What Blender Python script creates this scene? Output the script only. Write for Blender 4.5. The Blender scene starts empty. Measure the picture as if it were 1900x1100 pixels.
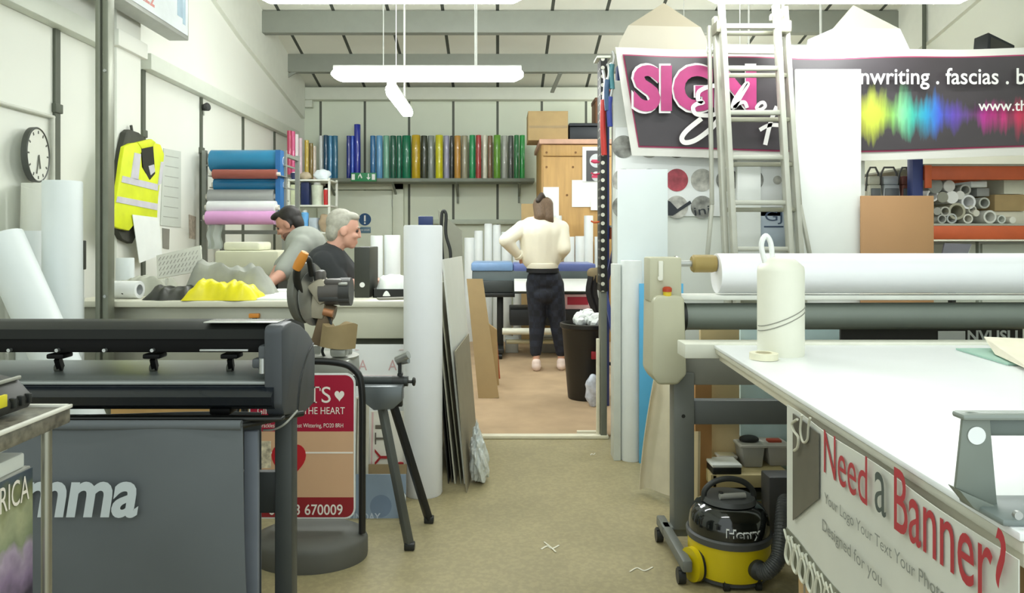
import bpy, bmesh, math, random
from mathutils import Vector, Matrix
random.seed(7)
R = math.radians
SC = bpy.context.scene
COL = SC.collection

# ---------------------------------------------------------------- camera, world, exposure
F, CX, CY, EYE = 1372.0, 925.0, 440.0, 1.3
cam_data = bpy.data.cameras.new('camera')
cam_data.sensor_width = 36.0
cam_data.lens = F / 1900.0 * 36.0
cam_data.shift_x = (950.0 - CX) / 1900.0
cam_data.shift_y = -(550.0 - CY) / 1900.0
cam_data.clip_start = 0.05
cam = bpy.data.objects.new('camera', cam_data)
COL.objects.link(cam)
cam.location = (0, 0, EYE)
cam.rotation_euler = (R(90), 0, 0)
SC.camera = cam

world = bpy.data.worlds.new('daylight')
SC.world = world
world.use_nodes = True
bg = world.node_tree.nodes['Background']
bg.inputs[0].default_value = (0.90, 1.0, 0.97, 1)     # even fill daylight added through the unbuilt front end behind the camera
bg.inputs[1].default_value = .6
SC.view_settings.view_transform = 'Standard'
SC.view_settings.look = 'None'
SC.view_settings.gamma = 1.0
SC.view_settings.use_curve_mapping = False
SC.view_settings.exposure = 1.15
LAMP = 15.0                                            # radiance of the fluorescent diffusers

# ---------------------------------------------------------------- helpers
def at(x, y, Y):
    return Vector(((x - CX) * Y / F, Y, EYE - (y - CY) * Y / F))
def px(x, Y): return (x - CX) * Y / F
def pz(y, Y): return EYE - (y - CY) * Y / F

def lin(h):
    h = h.lstrip('#')
    o = []
    for i in (0, 2, 4):
        c = int(h[i:i + 2], 16) / 255.0
        o.append(c / 12.92 if c <= 0.04045 else ((c + 0.055) / 1.055) ** 2.4)
    return o

MATS = {}
def mat(name, h=None, rough=.5, metal=0., var=.06, scale=9., bump=0., emit=0., alpha=1., coat=0., stretch=None, spec=.5):
    if name in MATS: return MATS[name]
    m = bpy.data.materials.new(name)
    m.use_nodes = True
    nt = m.node_tree
    b = nt.nodes['Principled BSDF']
    c = lin(h)
    tc = nt.nodes.new('ShaderNodeTexCoord')
    nz = nt.nodes.new('ShaderNodeTexNoise')
    nz.inputs['Scale'].default_value = scale
    nz.inputs['Detail'].default_value = 3
    if stretch:
        mp = nt.nodes.new('ShaderNodeMapping')
        mp.inputs['Scale'].default_value = stretch
        nt.links.new(tc.outputs['Object'], mp.inputs['Vector'])
        nt.links.new(mp.outputs['Vector'], nz.inputs['Vector'])
    else:
        nt.links.new(tc.outputs['Object'], nz.inputs['Vector'])
    rp = nt.nodes.new('ShaderNodeValToRGB')
    rp.color_ramp.elements[0].position = .3
    rp.color_ramp.elements[1].position = .7
    rp.color_ramp.elements[0].color = [max(0, x * (1 - var)) for x in c] + [1]
    rp.color_ramp.elements[1].color = [min(1, x * (1 + var)) for x in c] + [1]
    nt.links.new(nz.outputs['Fac'], rp.inputs['Fac'])
    nt.links.new(rp.outputs['Color'], b.inputs['Base Color'])
    b.inputs['Roughness'].default_value = rough
    b.inputs['Metallic'].default_value = metal
    b.inputs['Coat Weight'].default_value = coat
    b.inputs['Specular IOR Level'].default_value = spec
    b.inputs['Alpha'].default_value = alpha
    if emit:
        b.inputs['Emission Color'].default_value = c + [1]
        b.inputs['Emission Strength'].default_value = emit
    if bump:
        bp = nt.nodes.new('ShaderNodeBump')
        bp.inputs['Strength'].default_value = bump
        bp.inputs['Distance'].default_value = .01
        nt.links.new(nz.outputs['Fac'], bp.inputs['Height'])
        nt.links.new(bp.outputs['Normal'], b.inputs['Normal'])
    MATS[name] = m
    return m

ORG = {}
def tag(o, label=None, cat=None, group=None, kind=None):
    if label: o['label'] = label
    if cat: o['category'] = cat
    if group: o['group'] = group
    if kind: o['kind'] = kind
    return o
def thing(name, label, cat, loc=(0, 0, 0), group=None):
    o = bpy.data.objects.new(name, None)
    o.empty_display_size = .1
    COL.objects.link(o)
    o.location = loc
    ORG[o.name] = Vector(loc)
    return tag(o, label, cat, group)

class MB:
    """collects shapes in world coordinates; build() links them as one mesh object"""
    def __init__(s): s.bm = bmesh.new()
    def add(s, t, mi=0, M=None):
        if M is not None: bmesh.ops.transform(t, matrix=M, verts=t.verts)
        if mi:
            for f in t.faces: f.material_index = mi
        me = bpy.data.meshes.new('t')
        t.to_mesh(me); t.free()
        s.bm.from_mesh(me)
        bpy.data.meshes.remove(me)
        return s
    def box(s, a, b, bev=0., mi=0, M=None, seg=2):
        a, b = Vector(a), Vector(b)
        t = bmesh.new()
        bmesh.ops.create_cube(t, size=1)
        d = b - a
        bmesh.ops.transform(t, matrix=Matrix.Translation((a + b) / 2) @ Matrix.Diagonal((abs(d.x), abs(d.y), abs(d.z), 1)), verts=t.verts)
        if bev: bmesh.ops.bevel(t, geom=t.edges[:], offset=bev, segments=seg, affect='EDGES', profile=.5)
        return s.add(t, mi, M)
    def bar(s, p, q, w, d, bev=0., mi=0, up=(0, 0, 1)):
        """rectangular bar from p to q: w across, d along the up-ish direction"""
        p, q = Vector(p), Vector(q)
        z = (q - p); L = z.length; z.normalize()
        u = Vector(up)
        if abs(z.dot(u)) > .99: u = Vector((0, 1, 0))
        x = u.cross(z).normalized(); y = z.cross(x)
        M = Matrix((x, y, z)).transposed().to_4x4(); M.translation = p
        return s.box((-w / 2, -d / 2, 0), (w / 2, d / 2, L), bev, mi, M)
    def cyl(s, p, q, r, r2=None, n=20, mi=0, cap=True):
        p, q = Vector(p), Vector(q)
        z = q - p; L = z.length
        t = bmesh.new()
        bmesh.ops.create_cone(t, cap_ends=cap, segments=n, radius1=r, radius2=r if r2 is None else r2, depth=L)
        M = Matrix.Translation((p + q) / 2) @ z.to_track_quat('Z', 'Y').to_matrix().to_4x4()
        return s.add(t, mi, M)
    def ell(s, c, r, mi=0, rot=None, n=16):
        t = bmesh.new()
        bmesh.ops.create_uvsphere(t, u_segments=n, v_segments=max(6, n * 2 // 3), radius=1)
        if not hasattr(r, '__len__'): r = (r, r, r)
        M = Matrix.Translation(c) @ (rot.to_4x4() if rot else Matrix()) @ Matrix.Diagonal((r[0], r[1], r[2], 1))
        return s.add(t, mi, M)
    def lathe(s, prof, c=(0, 0, 0), axis=(0, 0, 1), n=24, mi=0, arc=None):
        """prof: list of (radius, height)"""
        t = bmesh.new()
        rings = []
        for r, h in prof:
            if r <= 1e-6: rings.append([t.verts.new((0, 0, h))])
            else: rings.append([t.verts.new((r * math.cos(2 * math.pi * k / n), r * math.sin(2 * math.pi * k / n), h)) for k in range(n)])
        for A, B in zip(rings, rings[1:]):
            for k in range(n):
                k2 = (k + 1) % n
                if len(A) == 1 and len(B) == 1: continue
                if len(A) == 1: t.faces.new((A[0], B[k2], B[k]))
                elif len(B) == 1: t.faces.new((A[k], A[k2], B[0]))
                else: t.faces.new((A[k], A[k2], B[k2], B[k]))
        bmesh.ops.recalc_face_normals(t, faces=t.faces)
        M = Matrix.Translation(c) @ Vector(axis).to_track_quat('Z', 'Y').to_matrix().to_4x4()
        return s.add(t, mi, M)
    def prism(s, pts, o, u, v, depth, mi=0, bev=0.):
        """polygon pts in the (u,v) plane at o, extruded by depth along u x v"""
        o, u, v = Vector(o), Vector(u), Vector(v)
        n = u.cross(v).normalized() * depth
        t = bmesh.new()
        A = [t.verts.new(o + u * a + v * b) for a, b in pts]
        f = t.faces.new(A)
        r = bmesh.ops.extrude_face_region(t, geom=[f])
        bmesh.ops.translate(t, vec=n, verts=[e for e in r['geom'] if isinstance(e, bmesh.types.BMVert)])
        bmesh.ops.recalc_face_normals(t, faces=t.faces)
        if bev: bmesh.ops.bevel(t, geom=t.edges[:], offset=bev, segments=2, affect='EDGES', profile=.5)
        bmesh.ops.triangulate(t, faces=[f for f in t.faces if len(f.verts) > 4])
        return s.add(t, mi)
    def tube(s, pts, r, n=10, mi=0, closed=False, smooth=True, rr=None):
        P = [Vector(p) for p in pts]
        if smooth and len(P) > 2: P = spline(P, 6, closed)
        m = len(P)
        t = bmesh.new()
        rings = []
        up = Vector((0.13, 0.21, 1)).normalized()
        prev = None
        for i, p in enumerate(P):
            if closed: d = P[(i + 1) % m] - P[i - 1]
            else: d = P[min(i + 1, m - 1)] - P[max(i - 1, 0)]
            d.normalize()
            if prev is None:
                x = up.cross(d)
                if x.length < .05: x = Vector((1, 0, 0)).cross(d)
            else: x = prev - d * prev.dot(d)
            x.normalize(); prev = x
            y = d.cross(x)
            q = r if rr is None else rr[0] + (rr[1] - rr[0]) * i / (m - 1)
            rings.append([t.verts.new(p + (x * math.cos(2 * math.pi * k / n) + y * math.sin(2 * math.pi * k / n)) * q) for k in range(n)])
        for i in range(m if closed else m - 1):
            A, B = rings[i], rings[(i + 1) % m]
            for k in range(n): t.faces.new((A[k], A[(k + 1) % n], B[(k + 1) % n], B[k]))
        if not closed:
            t.faces.new(rings[0][::-1]); t.faces.new(rings[-1])
        bmesh.ops.recalc_face_normals(t, faces=t.faces)
        return s.add(t, mi)
    def ribbon(s, pts, w, o, u, v, depth=.001, mi=0, smooth=True):
        """flat band of width w (or a list of widths) along a 2D path, lying in the (u,v) plane"""
        P = [Vector((a, b, 0)) for a, b in pts]
        m0 = len(P)
        if smooth: P = spline(P, 6, False)
        W = [w] * len(P) if not hasattr(w, '__len__') else [w[min(int(i * (m0 - 1) / (len(P) - 1)), m0 - 1)] for i in range(len(P))]
        o, u, v = Vector(o), Vector(u), Vector(v)
        nn = u.normalized().cross(v.normalized()) * depth
        t = bmesh.new()
        rows = []
        for i, p in enumerate(P):
            d = P[min(i + 1, len(P) - 1)] - P[max(i - 1, 0)]
            d.normalize()
            q = Vector((-d.y, d.x, 0)) * W[i] / 2
            a, b = p + q, p - q
            rows.append([t.verts.new(o + u * k.x + v * k.y + z) for k, z in ((a, Vector()), (b, Vector()), (b, nn), (a, nn))])
        for A, B in zip(rows, rows[1:]):
            for k in range(4): t.faces.new((A[k], A[(k + 1) % 4], B[(k + 1) % 4], B[k]))
        t.faces.new(rows[0]); t.faces.new(rows[-1][::-1])
        bmesh.ops.recalc_face_normals(t, faces=t.faces)
        return s.add(t, mi)
    def grid(s, fn, nu, nv, thick=0., mi=0):
        """surface fn(a,b), a,b in 0..1, optionally thickened"""
        t = bmesh.new()
        V = [[t.verts.new(fn(i / nu, j / nv)) for j in range(nv + 1)] for i in range(nu + 1)]
        for i in range(nu):
            for j in range(nv): t.faces.new((V[i][j], V[i + 1][j], V[i + 1][j + 1], V[i][j + 1]))
        bmesh.ops.recalc_face_normals(t, faces=t.faces)
        if thick:
            bmesh.ops.solidify(t, geom=t.faces[:], thickness=thick)
        return s.add(t, mi)
    def build(s, name, mats, parent=None, label=None, kind=None, smooth=40, sub=0):
        if not isinstance(mats, (list, tuple)): mats = [mats]
        bm = s.bm
        if parent is None:
            xs = [v.co for v in bm.verts]
            lo = Vector((min(c.x for c in xs), min(c.y for c in xs), min(c.z for c in xs)))
            hi = Vector((max(c.x for c in xs), max(c.y for c in xs), max(c.z for c in xs)))
            org = Vector(((lo.x + hi.x) / 2, (lo.y + hi.y) / 2, lo.z))
        else: org = ORG[parent.name]
        bmesh.ops.translate(bm, vec=-org, verts=bm.verts)
        me = bpy.data.meshes.new(name)
        bm.to_mesh(me); bm.free()
        for m in mats: me.materials.append(m)
        if smooth:
            me.polygons.foreach_set('use_smooth', [True] * len(me.polygons))
            me.set_sharp_from_angle(angle=R(smooth))
        o = bpy.data.objects.new(name, me)
        COL.objects.link(o)
        ORG[o.name] = org
        if parent is None: o.location = org
        else: o.parent = parent
        if label: o['label'] = label
        if kind: o['kind'] = kind
        if sub:
            md = o.modifiers.new('subsurf', 'SUBSURF'); md.levels = md.render_levels = sub
        return o

def spline(P, k, closed):
    m = len(P); out = []
    rng = range(m) if closed else range(m - 1)
    for i in rng:
        if closed: a, b, c, d = P[i - 1], P[i], P[(i + 1) % m], P[(i + 2) % m]
        else: a, b, c, d = P[max(i - 1, 0)], P[i], P[i + 1], P[min(i + 2, m - 1)]
        for j in range(k):
            t = j / k
            out.append(.5 * ((2 * b) + (c - a) * t + (2 * a - 5 * b + 4 * c - d) * t * t + (3 * b - a - 3 * c + d) * t ** 3))
    if not closed: out.append(P[-1].copy())
    return out

def solo(mb, name, mats, label, cat, group=None, **k):
    return tag(mb.build(name, mats, **k), label, cat, group)
def struct(mb, name, mats, **k):
    return mb.build(name, mats, kind='structure', **k)
def copy_tree(o, parent=None):
    c = o.copy(); COL.objects.link(c)
    if parent: c.parent = parent
    for ch in list(o.children): copy_tree(ch, c)
    return c

def text_verts(s, off=0., shear=0., space=1.):
    cu = bpy.data.curves.new('t', 'FONT')
    cu.body = s; cu.size = 1; cu.offset = off; cu.shear = shear; cu.space_character = space
    cu.extrude = 0; cu.resolution_u = 4
    o = bpy.data.objects.new('t', cu)
    COL.objects.link(o)
    bpy.context.view_layer.update()
    me = bpy.data.meshes.new_from_object(o.evaluated_get(bpy.context.evaluated_depsgraph_get()))
    V = [v.co.copy() for v in me.vertices]; Fc = [list(p.vertices) for p in me.polygons]
    bpy.data.objects.remove(o); bpy.data.curves.remove(cu); bpy.data.meshes.remove(me)
    return V, Fc
def text_width(s, **k):
    V, _ = text_verts(s, **k); xs = [v.x for v in V]
    return max(xs) - min(xs)
def lettering(parent, s, o, u, v, width, m, height=None, off=0., shear=0., space=1., lift=.0012, name='lettering', label=None, mb=None, serif=0):
    """writing s, lower left corner at o, along u and up v, fitted to width (and height) in metres"""
    V, Fc = text_verts(s, off, shear, space)
    x0 = min(q.x for q in V); x1 = max(q.x for q in V); y0 = min(q.y for q in V); y1 = max(q.y for q in V)
    o, u, v = Vector(o), Vector(u).normalized(), Vector(v).normalized()
    n = u.cross(v)
    kx = width / (x1 - x0); ky = kx if height is None else height / (y1 - y0)
    t = bmesh.new()
    W = [t.verts.new(o + u * ((q.x - x0) * kx) + v * ((q.y - y0) * ky) + n * lift) for q in V]
    for f in Fc:
        try: t.faces.new([W[i] for i in f])
        except ValueError: pass
    own = mb is None
    if own: mb = MB()
    mb.add(t)
    if own: return mb.build(name, m, parent, label=label, smooth=0)
    return mb

def fuse(caps, ells, voxel=.01, iters=4):
    """one continuous skin grown over tapered limbs (p,q,r0,r1) and ellipsoids (c,r[,rot])"""
    m = MB()
    for p, q, a, b in caps:
        m.ell(p, a, n=14); m.ell(q, b, n=14)
        if (Vector(q) - Vector(p)).length > 1e-4: m.cyl(p, q, a, b, n=14)
    for e in ells: m.ell(e[0], e[1], rot=e[2] if len(e) > 2 else None, n=20)
    me = bpy.data.meshes.new('t'); m.bm.to_mesh(me); m.bm.free()
    o = bpy.data.objects.new('t', me); COL.objects.link(o)
    r = o.modifiers.new('r', 'REMESH'); r.mode = 'VOXEL'; r.voxel_size = voxel
    sm = o.modifiers.new('s', 'SMOOTH'); sm.factor = .5; sm.iterations = iters
    bpy.context.view_layer.update()
    me2 = bpy.data.meshes.new_from_object(o.evaluated_get(bpy.context.evaluated_depsgraph_get()))
    out = MB(); out.bm.from_mesh(me2)
    bpy.data.objects.remove(o); bpy.data.meshes.remove(me); bpy.data.meshes.remove(me2)
    return out

WHITE = lambda: mat('white_vinyl', 'F1F3F2', .45, var=.015)
# ================================================================ THE SETTING
def world_mat(name, base, line, axis, period, offset, width, rough=.6, var=.03, zmax=None, cross=None, bump=.15):
    """painted sheet with dark joints every `period` metres, in world coordinates"""
    m = mat(name, base, rough, var=var, scale=1.7)
    nt = m.node_tree; b = nt.nodes['Principled BSDF']
    src = b.inputs['Base Color'].links[0].from_socket
    geo = nt.nodes.new('ShaderNodeNewGeometry')
    sep = nt.nodes.new('ShaderNodeSeparateXYZ')
    nt.links.new(geo.outputs['Position'], sep.inputs[0])
    def math_(op, a, bb=None, c=None):
        n = nt.nodes.new('ShaderNodeMath'); n.operation = op
        for i, v in enumerate((a, bb, c)):
            if v is None: continue
            if isinstance(v, (int, float)): n.inputs[i].default_value = v
            else: nt.links.new(v, n.inputs[i])
        return n.outputs[0]
    def joint(ax, per, off, w):
        t = math_('ADD', sep.outputs[ax], off + 50 * per)
        t = math_('MODULO', t, per)
        return math_('LESS_THAN', t, w)
    k = joint(axis, period, offset, width)
    if zmax is not None: k = math_('MULTIPLY', k, math_('LESS_THAN', sep.outputs['Z'], zmax))
    if cross: k = math_('MAXIMUM', k, joint(*cross))
    mx = nt.nodes.new('ShaderNodeMix'); mx.data_type = 'RGBA'
    nt.links.new(k, mx.inputs['Factor'])
    nt.links.new(src, mx.inputs['A'])
    mx.inputs['B'].default_value = lin(line) + [1]
    nt.links.new(mx.outputs['Result'], b.inputs['Base Color'])
    return m

def roof(Y): return 3.52 + .24 * (10.81 - Y)
XL, XR, YB, YF = -2.86, 4.8, 10.9, -0.6

def floor_mat():
    m = mat('sealed_concrete', 'A39874', .5, var=.10, scale=2.2, bump=.05)
    nt = m.node_tree; b = nt.nodes['Principled BSDF']
    src = b.inputs['Base Color'].links[0].from_socket
    tc = nt.nodes.new('ShaderNodeTexCoord')
    n2 = nt.nodes.new('ShaderNodeTexNoise'); n2.inputs['Scale'].default_value = 55; n2.inputs['Detail'].default_value = 4
    nt.links.new(tc.outputs['Object'], n2.inputs['Vector'])
    r = nt.nodes.new('ShaderNodeValToRGB'); r.color_ramp.elements[0].position = .42; r.color_ramp.elements[1].position = .62
    r.color_ramp.elements[0].color = (.9, .9, .9, 1); r.color_ramp.elements[1].color = (1.05, 1.04, 1.02, 1)
    nt.links.new(n2.outputs['Fac'], r.inputs['Fac'])
    mx = nt.nodes.new('ShaderNodeMix'); mx.data_type = 'RGBA'; mx.blend_type = 'MULTIPLY'; mx.inputs['Factor'].default_value = 1
    nt.links.new(src, mx.inputs['A']); nt.links.new(r.outputs['Color'], mx.inputs['B'])
    nt.links.new(mx.outputs['Result'], b.inputs['Base Color'])
    return m

struct(MB().box((XL - .1, YF, -.1), (XR + .1, YB + .1, 0)), 'floor', floor_mat())
carpet = mat('tan_carpet', 'B49A7A', .95, var=.10, scale=4, bump=.3)
struct(MB().box((-1.9, 4.83, 0), (2.6, YB, .008)), 'floor_carpet', carpet)
struct(MB().box((-.12, 4.76, 0), (.71, 4.82, .022), .006), 'trim_1', mat('cream_trim', 'E6E0C8', .5))

wl = mat('painted_block', 'E9EBE2', .65, var=.015, scale=1.5, bump=.08)
def gable(x0, x1):
    return MB().prism([(YF, 0), (YB, 0), (YB, roof(YB)), (YF, roof(YF))], (x0, 0, 0), (0, 1, 0), (0, 0, 1), x1 - x0)
struct(gable(XL - .12, XL), 'wall_left', wl)
struct(gable(XR, XR + .12), 'wall_right', mat('painted_sheet', 'DCDFD2', .65, var=.02, scale=1.5))
bw = world_mat('back_cladding', 'DAE1CE', '565B50', 'X', .652, .052 + .652 * 3 - .02, .035)
struct(MB().box((XL - .1, YB, 0), (XR + .1, YB + .1, 3.6)), 'wall_back', bw)
rf = world_mat('roof_panels', 'E2E3D6', '4C5048', 'X', .652, .032 + .652 * 3, .04)
struct(MB().prism([(YF, roof(YF)), (YB + .1, roof(YB + .1)), (YB + .1, roof(YB + .1) + .1), (YF, roof(YF) + .1)], (XL - .12, 0, 0), (0, 1, 0), (0, 0, 1), XR - XL + .24), 'ceiling', rf)

grey_steel = mat('grey_purlin', '8E9288', .55, var=.03)
cream_steel = mat('cream_steel', 'D5D9CB', .55, var=.02)
for i, (Y, zt, zb) in enumerate(((4.5, 5.02, 4.76), (5.6, 4.75, 4.49), (6.7, 4.49, 4.23), (7.75, 4.23, 3.97), (8.78, 3.99, 3.73), (9.86, 3.745, 3.505))):
    m = MB().box((XL, Y, zb), (XR, Y + .07, zt), .006)
    m.box((XL, Y + .07, zb), (XR, Y + .12, zb + .02))
    if i == 5:
        m.bar((XL + .02, Y + .03, 3.44), (XL + .22, Y + .03, 3.56), .03, .04)
        m.bar((.83, Y + .06, 3.5), (.75, Y + .5, 3.33), .05, .02)
    struct(m, 'beam', grey_steel)
struct(MB().box((XL, 10.74, 3.3), (XR, YB, 3.48), .01).box((XL + .02, 10.78, 3.2), (XL + .14, 10.88, 3.3)), 'trim_2', cream_steel)
# rafters lying along the two side walls
for k, (x0, x1) in enumerate(((XL, XL + .05), (XR - .05, XR))):
    struct(MB().prism([(YF, roof(YF)), (10.73, roof(10.73)), (10.73, 3.02), (8.1, 3.48), (5, 4.2), (YF, 5.5)], (x0, 0, 0), (0, 1, 0), (0, 0, 1), x1 - x0), 'trim_%d' % (3 + k), mat('rafter_paint', 'DEE1D6', .6, var=.02))
# rail, pillar and dark joints of the left wall
rail = mat('rail_paint', 'D4D9CD', .5, var=.02)
struct(MB().box((XL, 2.2, 2.64), (XL + .09, 5.28, 2.77), .008), 'trim_5', rail)
struct(MB().box((XL, 5.9, 2.64), (XL + .09, 10.3, 2.77), .008), 'trim_6', rail)
struct(MB().box((XL, 5.28, 0), (-2.725, 5.64, 4.3), .01).box((XL, 5.24, 2.66), (-2.69, 5.68, 2.78), .01), 'wall_pillar', wl)
seam = mat('dark_joint', '5B6054', .7)
for k, Y in enumerate((4.77, 5.93, 7.09, 8.25, 9.41)):
    w = .028 if k < 2 else .02
    m = MB().box((XL, Y - w, 0 if k else 1.2), (XL + .018, Y + w, 2.64))
    m.box((XL, Y - .04, 2.1), (XL + .03, Y + .04, 2.16), .005)
    struct(m, 'trim_%d' % (7 + k), seam)
struct(MB().cyl((XL + .02, 3.6, 2.065), (XL + .02, 4.72, 2.065), .012).cyl((XL + .02, 4.71, 1.0), (XL + .02, 4.71, 2.07), .014), 'trim_12', mat('conduit_white', 'C9CBBF', .4))
struct(MB().cyl((XR - .08, 8.2, 2.2), (XR - .08, 8.2, 4.14), .02), 'trim_13', seam)
struct(MB().box((-1.1, 10.8, 1.49), (.9, YB, 1.56), .006), 'trim_14', mat('trunking', 'B9C2B2', .5))

# back door
dm = mat('door_paint', 'D8DECB', .45, var=.015)
dx0, dx1 = px(612, 10.85), px(728, 10.85)
d = MB().box((dx0, 10.84, 0), (dx1, 10.9, 1.985), .004).build('door_1', dm, kind='structure')
MB().box((dx1 - .1, 10.79, .98), (dx1 - .02, 10.84, 1.02), .01).build('door_handle', mat('satin_steel', 'B8BAB8', .35, .8), d)
m = MB()
for a in (.3, 1.0, 1.75): m.cyl((dx1 + .005, 10.835, a), (dx1 + .005, 10.835, a + .1), .012)
m.build('hinge', mat('satin_steel'), d)
m = MB().box((dx0 - .17, 10.8, 0), (dx0 - .01, 10.9, 2.12), .005).box((dx1 + .01, 10.8, 0), (dx1 + .17, 10.9, 2.12), .005).box((dx0 - .17, 10.8, 1.995), (dx1 + .17, 10.9, 2.13), .005)
struct(m, 'door_frame', dm)
ps = at(677, 407, 10.83)
s = thing('door_sign', 'round blue mandatory sign over a blue strip on the back door', 'sign', (ps.x, ps.y, ps.z - .15))
MB().cyl((ps.x, 10.84, ps.z), (ps.x, 10.83, ps.z), .09, n=32).build('disc', mat('sign_blue', '1F4F7C', .4), s)
MB().box((ps.x - .012, 10.826, ps.z - .03), (ps.x + .012, 10.83, ps.z + .06), .003).cyl((ps.x, 10.83, ps.z - .055), (ps.x, 10.826, ps.z - .055), .013).build('symbol', mat('sign_white', 'F2F4F2', .4, var=.01), s)
MB().box((ps.x - .085, 10.83, ps.z - .2), (ps.x + .085, 10.84, ps.z - .11), .003).build('strip', mat('sign_bluegrey', '5D7C90', .4), s)
lettering(s, 'FIRE DOOR', (ps.x - .07, 10.83, ps.z - .165), (1, 0, 0), (0, 0, 1), .14, mat('sign_white'))

# ================================================================ BACK OF THE SHOP
def shelf(name, label, x0, x1, y0, y1, z, t, m, nb, group=None):
    s = thing(name, label, 'shelf', ((x0 + x1) / 2, (y0 + y1) / 2, z), group)
    MB().box((x0, y0, z - t), (x1, y1, z), .004).build('board', m, s)
    return s
sh_m = mat('shelf_grey', '7F867A', .6)
sh = shelf('wall_shelf', 'long grey shelf of upright film rolls on the back wall', px(590, 10.4), px(992, 10.4), 10.4, 10.89, 2.13, .05, sh_m, 5)
for x in (-2.4, -1.5, -.6, .3):
    MB().bar((x, 10.88, 1.9), (x, 10.45, 2.075), .03, .02).bar((x, 10.87, 1.8), (x, 10.87, 2.08), .03, .02).build('bracket', sh_m, sh)

# upright rolls on the back shelf: left px, right px, colour, words, top px
rolls = [(592, 600, 'E8ECEA', 'narrow white roll leaning at the left end of the back shelf', 252),
 (600, 609, '124A6B', 'dark teal film roll near the left end of the back shelf', 251),
 (609, 617, '5A9CC6', 'light blue film roll between dark teal and steel blue rolls on the back shelf', 252),
 (617, 627, '3A7898', 'steel blue film roll with empty shelf on its right', 252),
 (643, 651, '1D2F8C', 'navy film roll left of the tallest roll on the back shelf', 252),
 (651, 657, '3A66D8', 'bright blue film roll tucked against the tallest roll on the back shelf', 252),
 (657, 669, '2635A8', 'royal blue film roll standing tallest of all on the back shelf', 231),
 (687, 697, '2E74AA', 'mid blue film roll just right of the gap on the back shelf', 252),
 (698, 710, '6BA8D6', 'sky blue film roll beside the mid blue roll on the back shelf', 252),
 (711, 723, '7DB89E', 'pale mint film roll between sky blue and bottle green on the back shelf', 252),
 (724, 735, '1B5E48', 'bottle green film roll right of the pale mint roll', 252),
 (736, 745, '2C7A60', 'sea green film roll between bottle green and emerald rolls', 252),
 (746, 763, '107A58', 'wide emerald film roll left of the gold roll on the back shelf', 252),
 (764, 780, 'C8A81C', 'wide gold film roll beside the emerald roll on the back shelf', 251),
 (781, 793, '3F4538', 'dark olive film roll right of the wide gold roll', 252),
 (794, 806, '8C9490', 'grey film roll left of the lemon yellow roll', 252),
 (808, 822, 'D8D420', 'lemon yellow film roll near the middle of the back shelf', 251),
 (823, 834, 'A8A8C4', 'lavender grey film roll right of the lemon yellow roll', 252),
 (835, 842, '2C3030', 'thin charcoal film roll left of the orange tan roll', 252),
 (843, 855, 'C89440', 'orange tan film roll on the back shelf', 252),
 (856, 868, 'A8A48C', 'putty coloured film roll right of the orange tan roll', 252),
 (871, 882, '20A060', 'bright green film roll left of the red roll on the back shelf', 251),
 (883, 893, 'B83838', 'red film roll on the back shelf', 251),
 (895, 904, 'ECECD8', 'cream white film roll right of the red roll', 251),
 (905, 914, '8A6C54', 'brown film roll between cream white and lime rolls', 252),
 (916, 929, '6CA838', 'lime green film roll near the right end of the back shelf', 251),
 (930, 942, 'B4B8B0', 'pale grey film roll between lime and slate rolls', 252),
 (943, 953, '585C58', 'slate grey film roll left of the last green rolls', 252),
 (954, 963, '1E7A40', 'forest green film roll second from the right end of the back shelf', 251),
 (964, 974, '28A048', 'grass green film roll at the right end of the back shelf', 251)]
core_m = mat('card_core', '9A7B54', .8)
film_w = mat('roll_end_paper', 'C8C4B4', .7)
def upright_roll(name, x, y, z0, h, r, m, label, cat='roll', group=None, lean=None, n=20, parts=False):
    a = [(r * .38, h - .006), (r * .42, h), (r * .96, h), (r, h - .008), (r, .008), (r * .96, 0), (r * .38, 0)]
    b = [(r * .38, h - .006), (r * .30, h - .004), (r * .30, .004), (r * .38, .002)]
    if parts:
        t = thing(name, label, cat, (x, y, z0), group)
        MB().lathe(a, (x, y, z0), n=n).build('film', m, t)
        MB().lathe(b, (x, y, z0), n=n).build('core', core_m, t)
    else:
        mb = MB().lathe(a, (x, y, z0), n=n); mb.lathe(b, (x, y, z0), n=n, mi=1)
        t = solo(mb, name, [m, core_m], label, cat, group)
    if lean: t.rotation_euler = lean
    return t
for i, (a, b, h, lab, ty) in enumerate(rolls):
    Y = 10.6 - (.04 if i % 3 == 1 else 0)
    r = (b - a) / 2 * Y / F
    upright_roll('film_roll', px((a + b) / 2, Y), Y, 2.13, pz(ty, Y) - 2.13, r, mat('film_' + h, h, .22, var=.03, coat=.6), lab, group='film rolls on the back shelf', parts=(b - a) > 9)

# shelf on the left wall with shorter rolls, deep in the corner
sl = shelf('wall_shelf', 'small shelf of pink and gold rolls in the far left corner', -2.85, -2.42, 8.95, 10.35, 2.06, .05, mat('shelf_brown', '6B6254', .6), 3)
MB().bar((-2.84, 9.2, 1.82), (-2.5, 9.2, 2.0), .03, .02).build('bracket', sh_m, sl)
for (x, Y, h, lab, zt) in ((537, 9.1, 'B83A5C', 'crimson roll nearest on the corner shelf', 2.61), (543.5, 9.3, 'E0568C', 'hot pink roll second on the corner shelf', 2.63), (550, 9.5, 'F2E8EC', 'white roll behind the hot pink roll', 2.62), (557, 9.7, 'E6C8D4', 'pale pink roll in the middle of the corner shelf', 2.60),
                           (569, 9.92, 'D4B848', 'gold roll behind the pale pink roll', 2.60), (577, 10.08, '8C7430', 'bronze roll behind the gold roll', 2.58), (583, 10.24, 'E8D8C8', 'cream roll farthest into the left corner', 2.56)):
    upright_roll('film_roll', px(x, Y), Y, 2.06, zt - 2.06, .028, mat('film_' + h, h, .3, var=.03, coat=.5), lab, group='rolls on the corner shelf')
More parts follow.
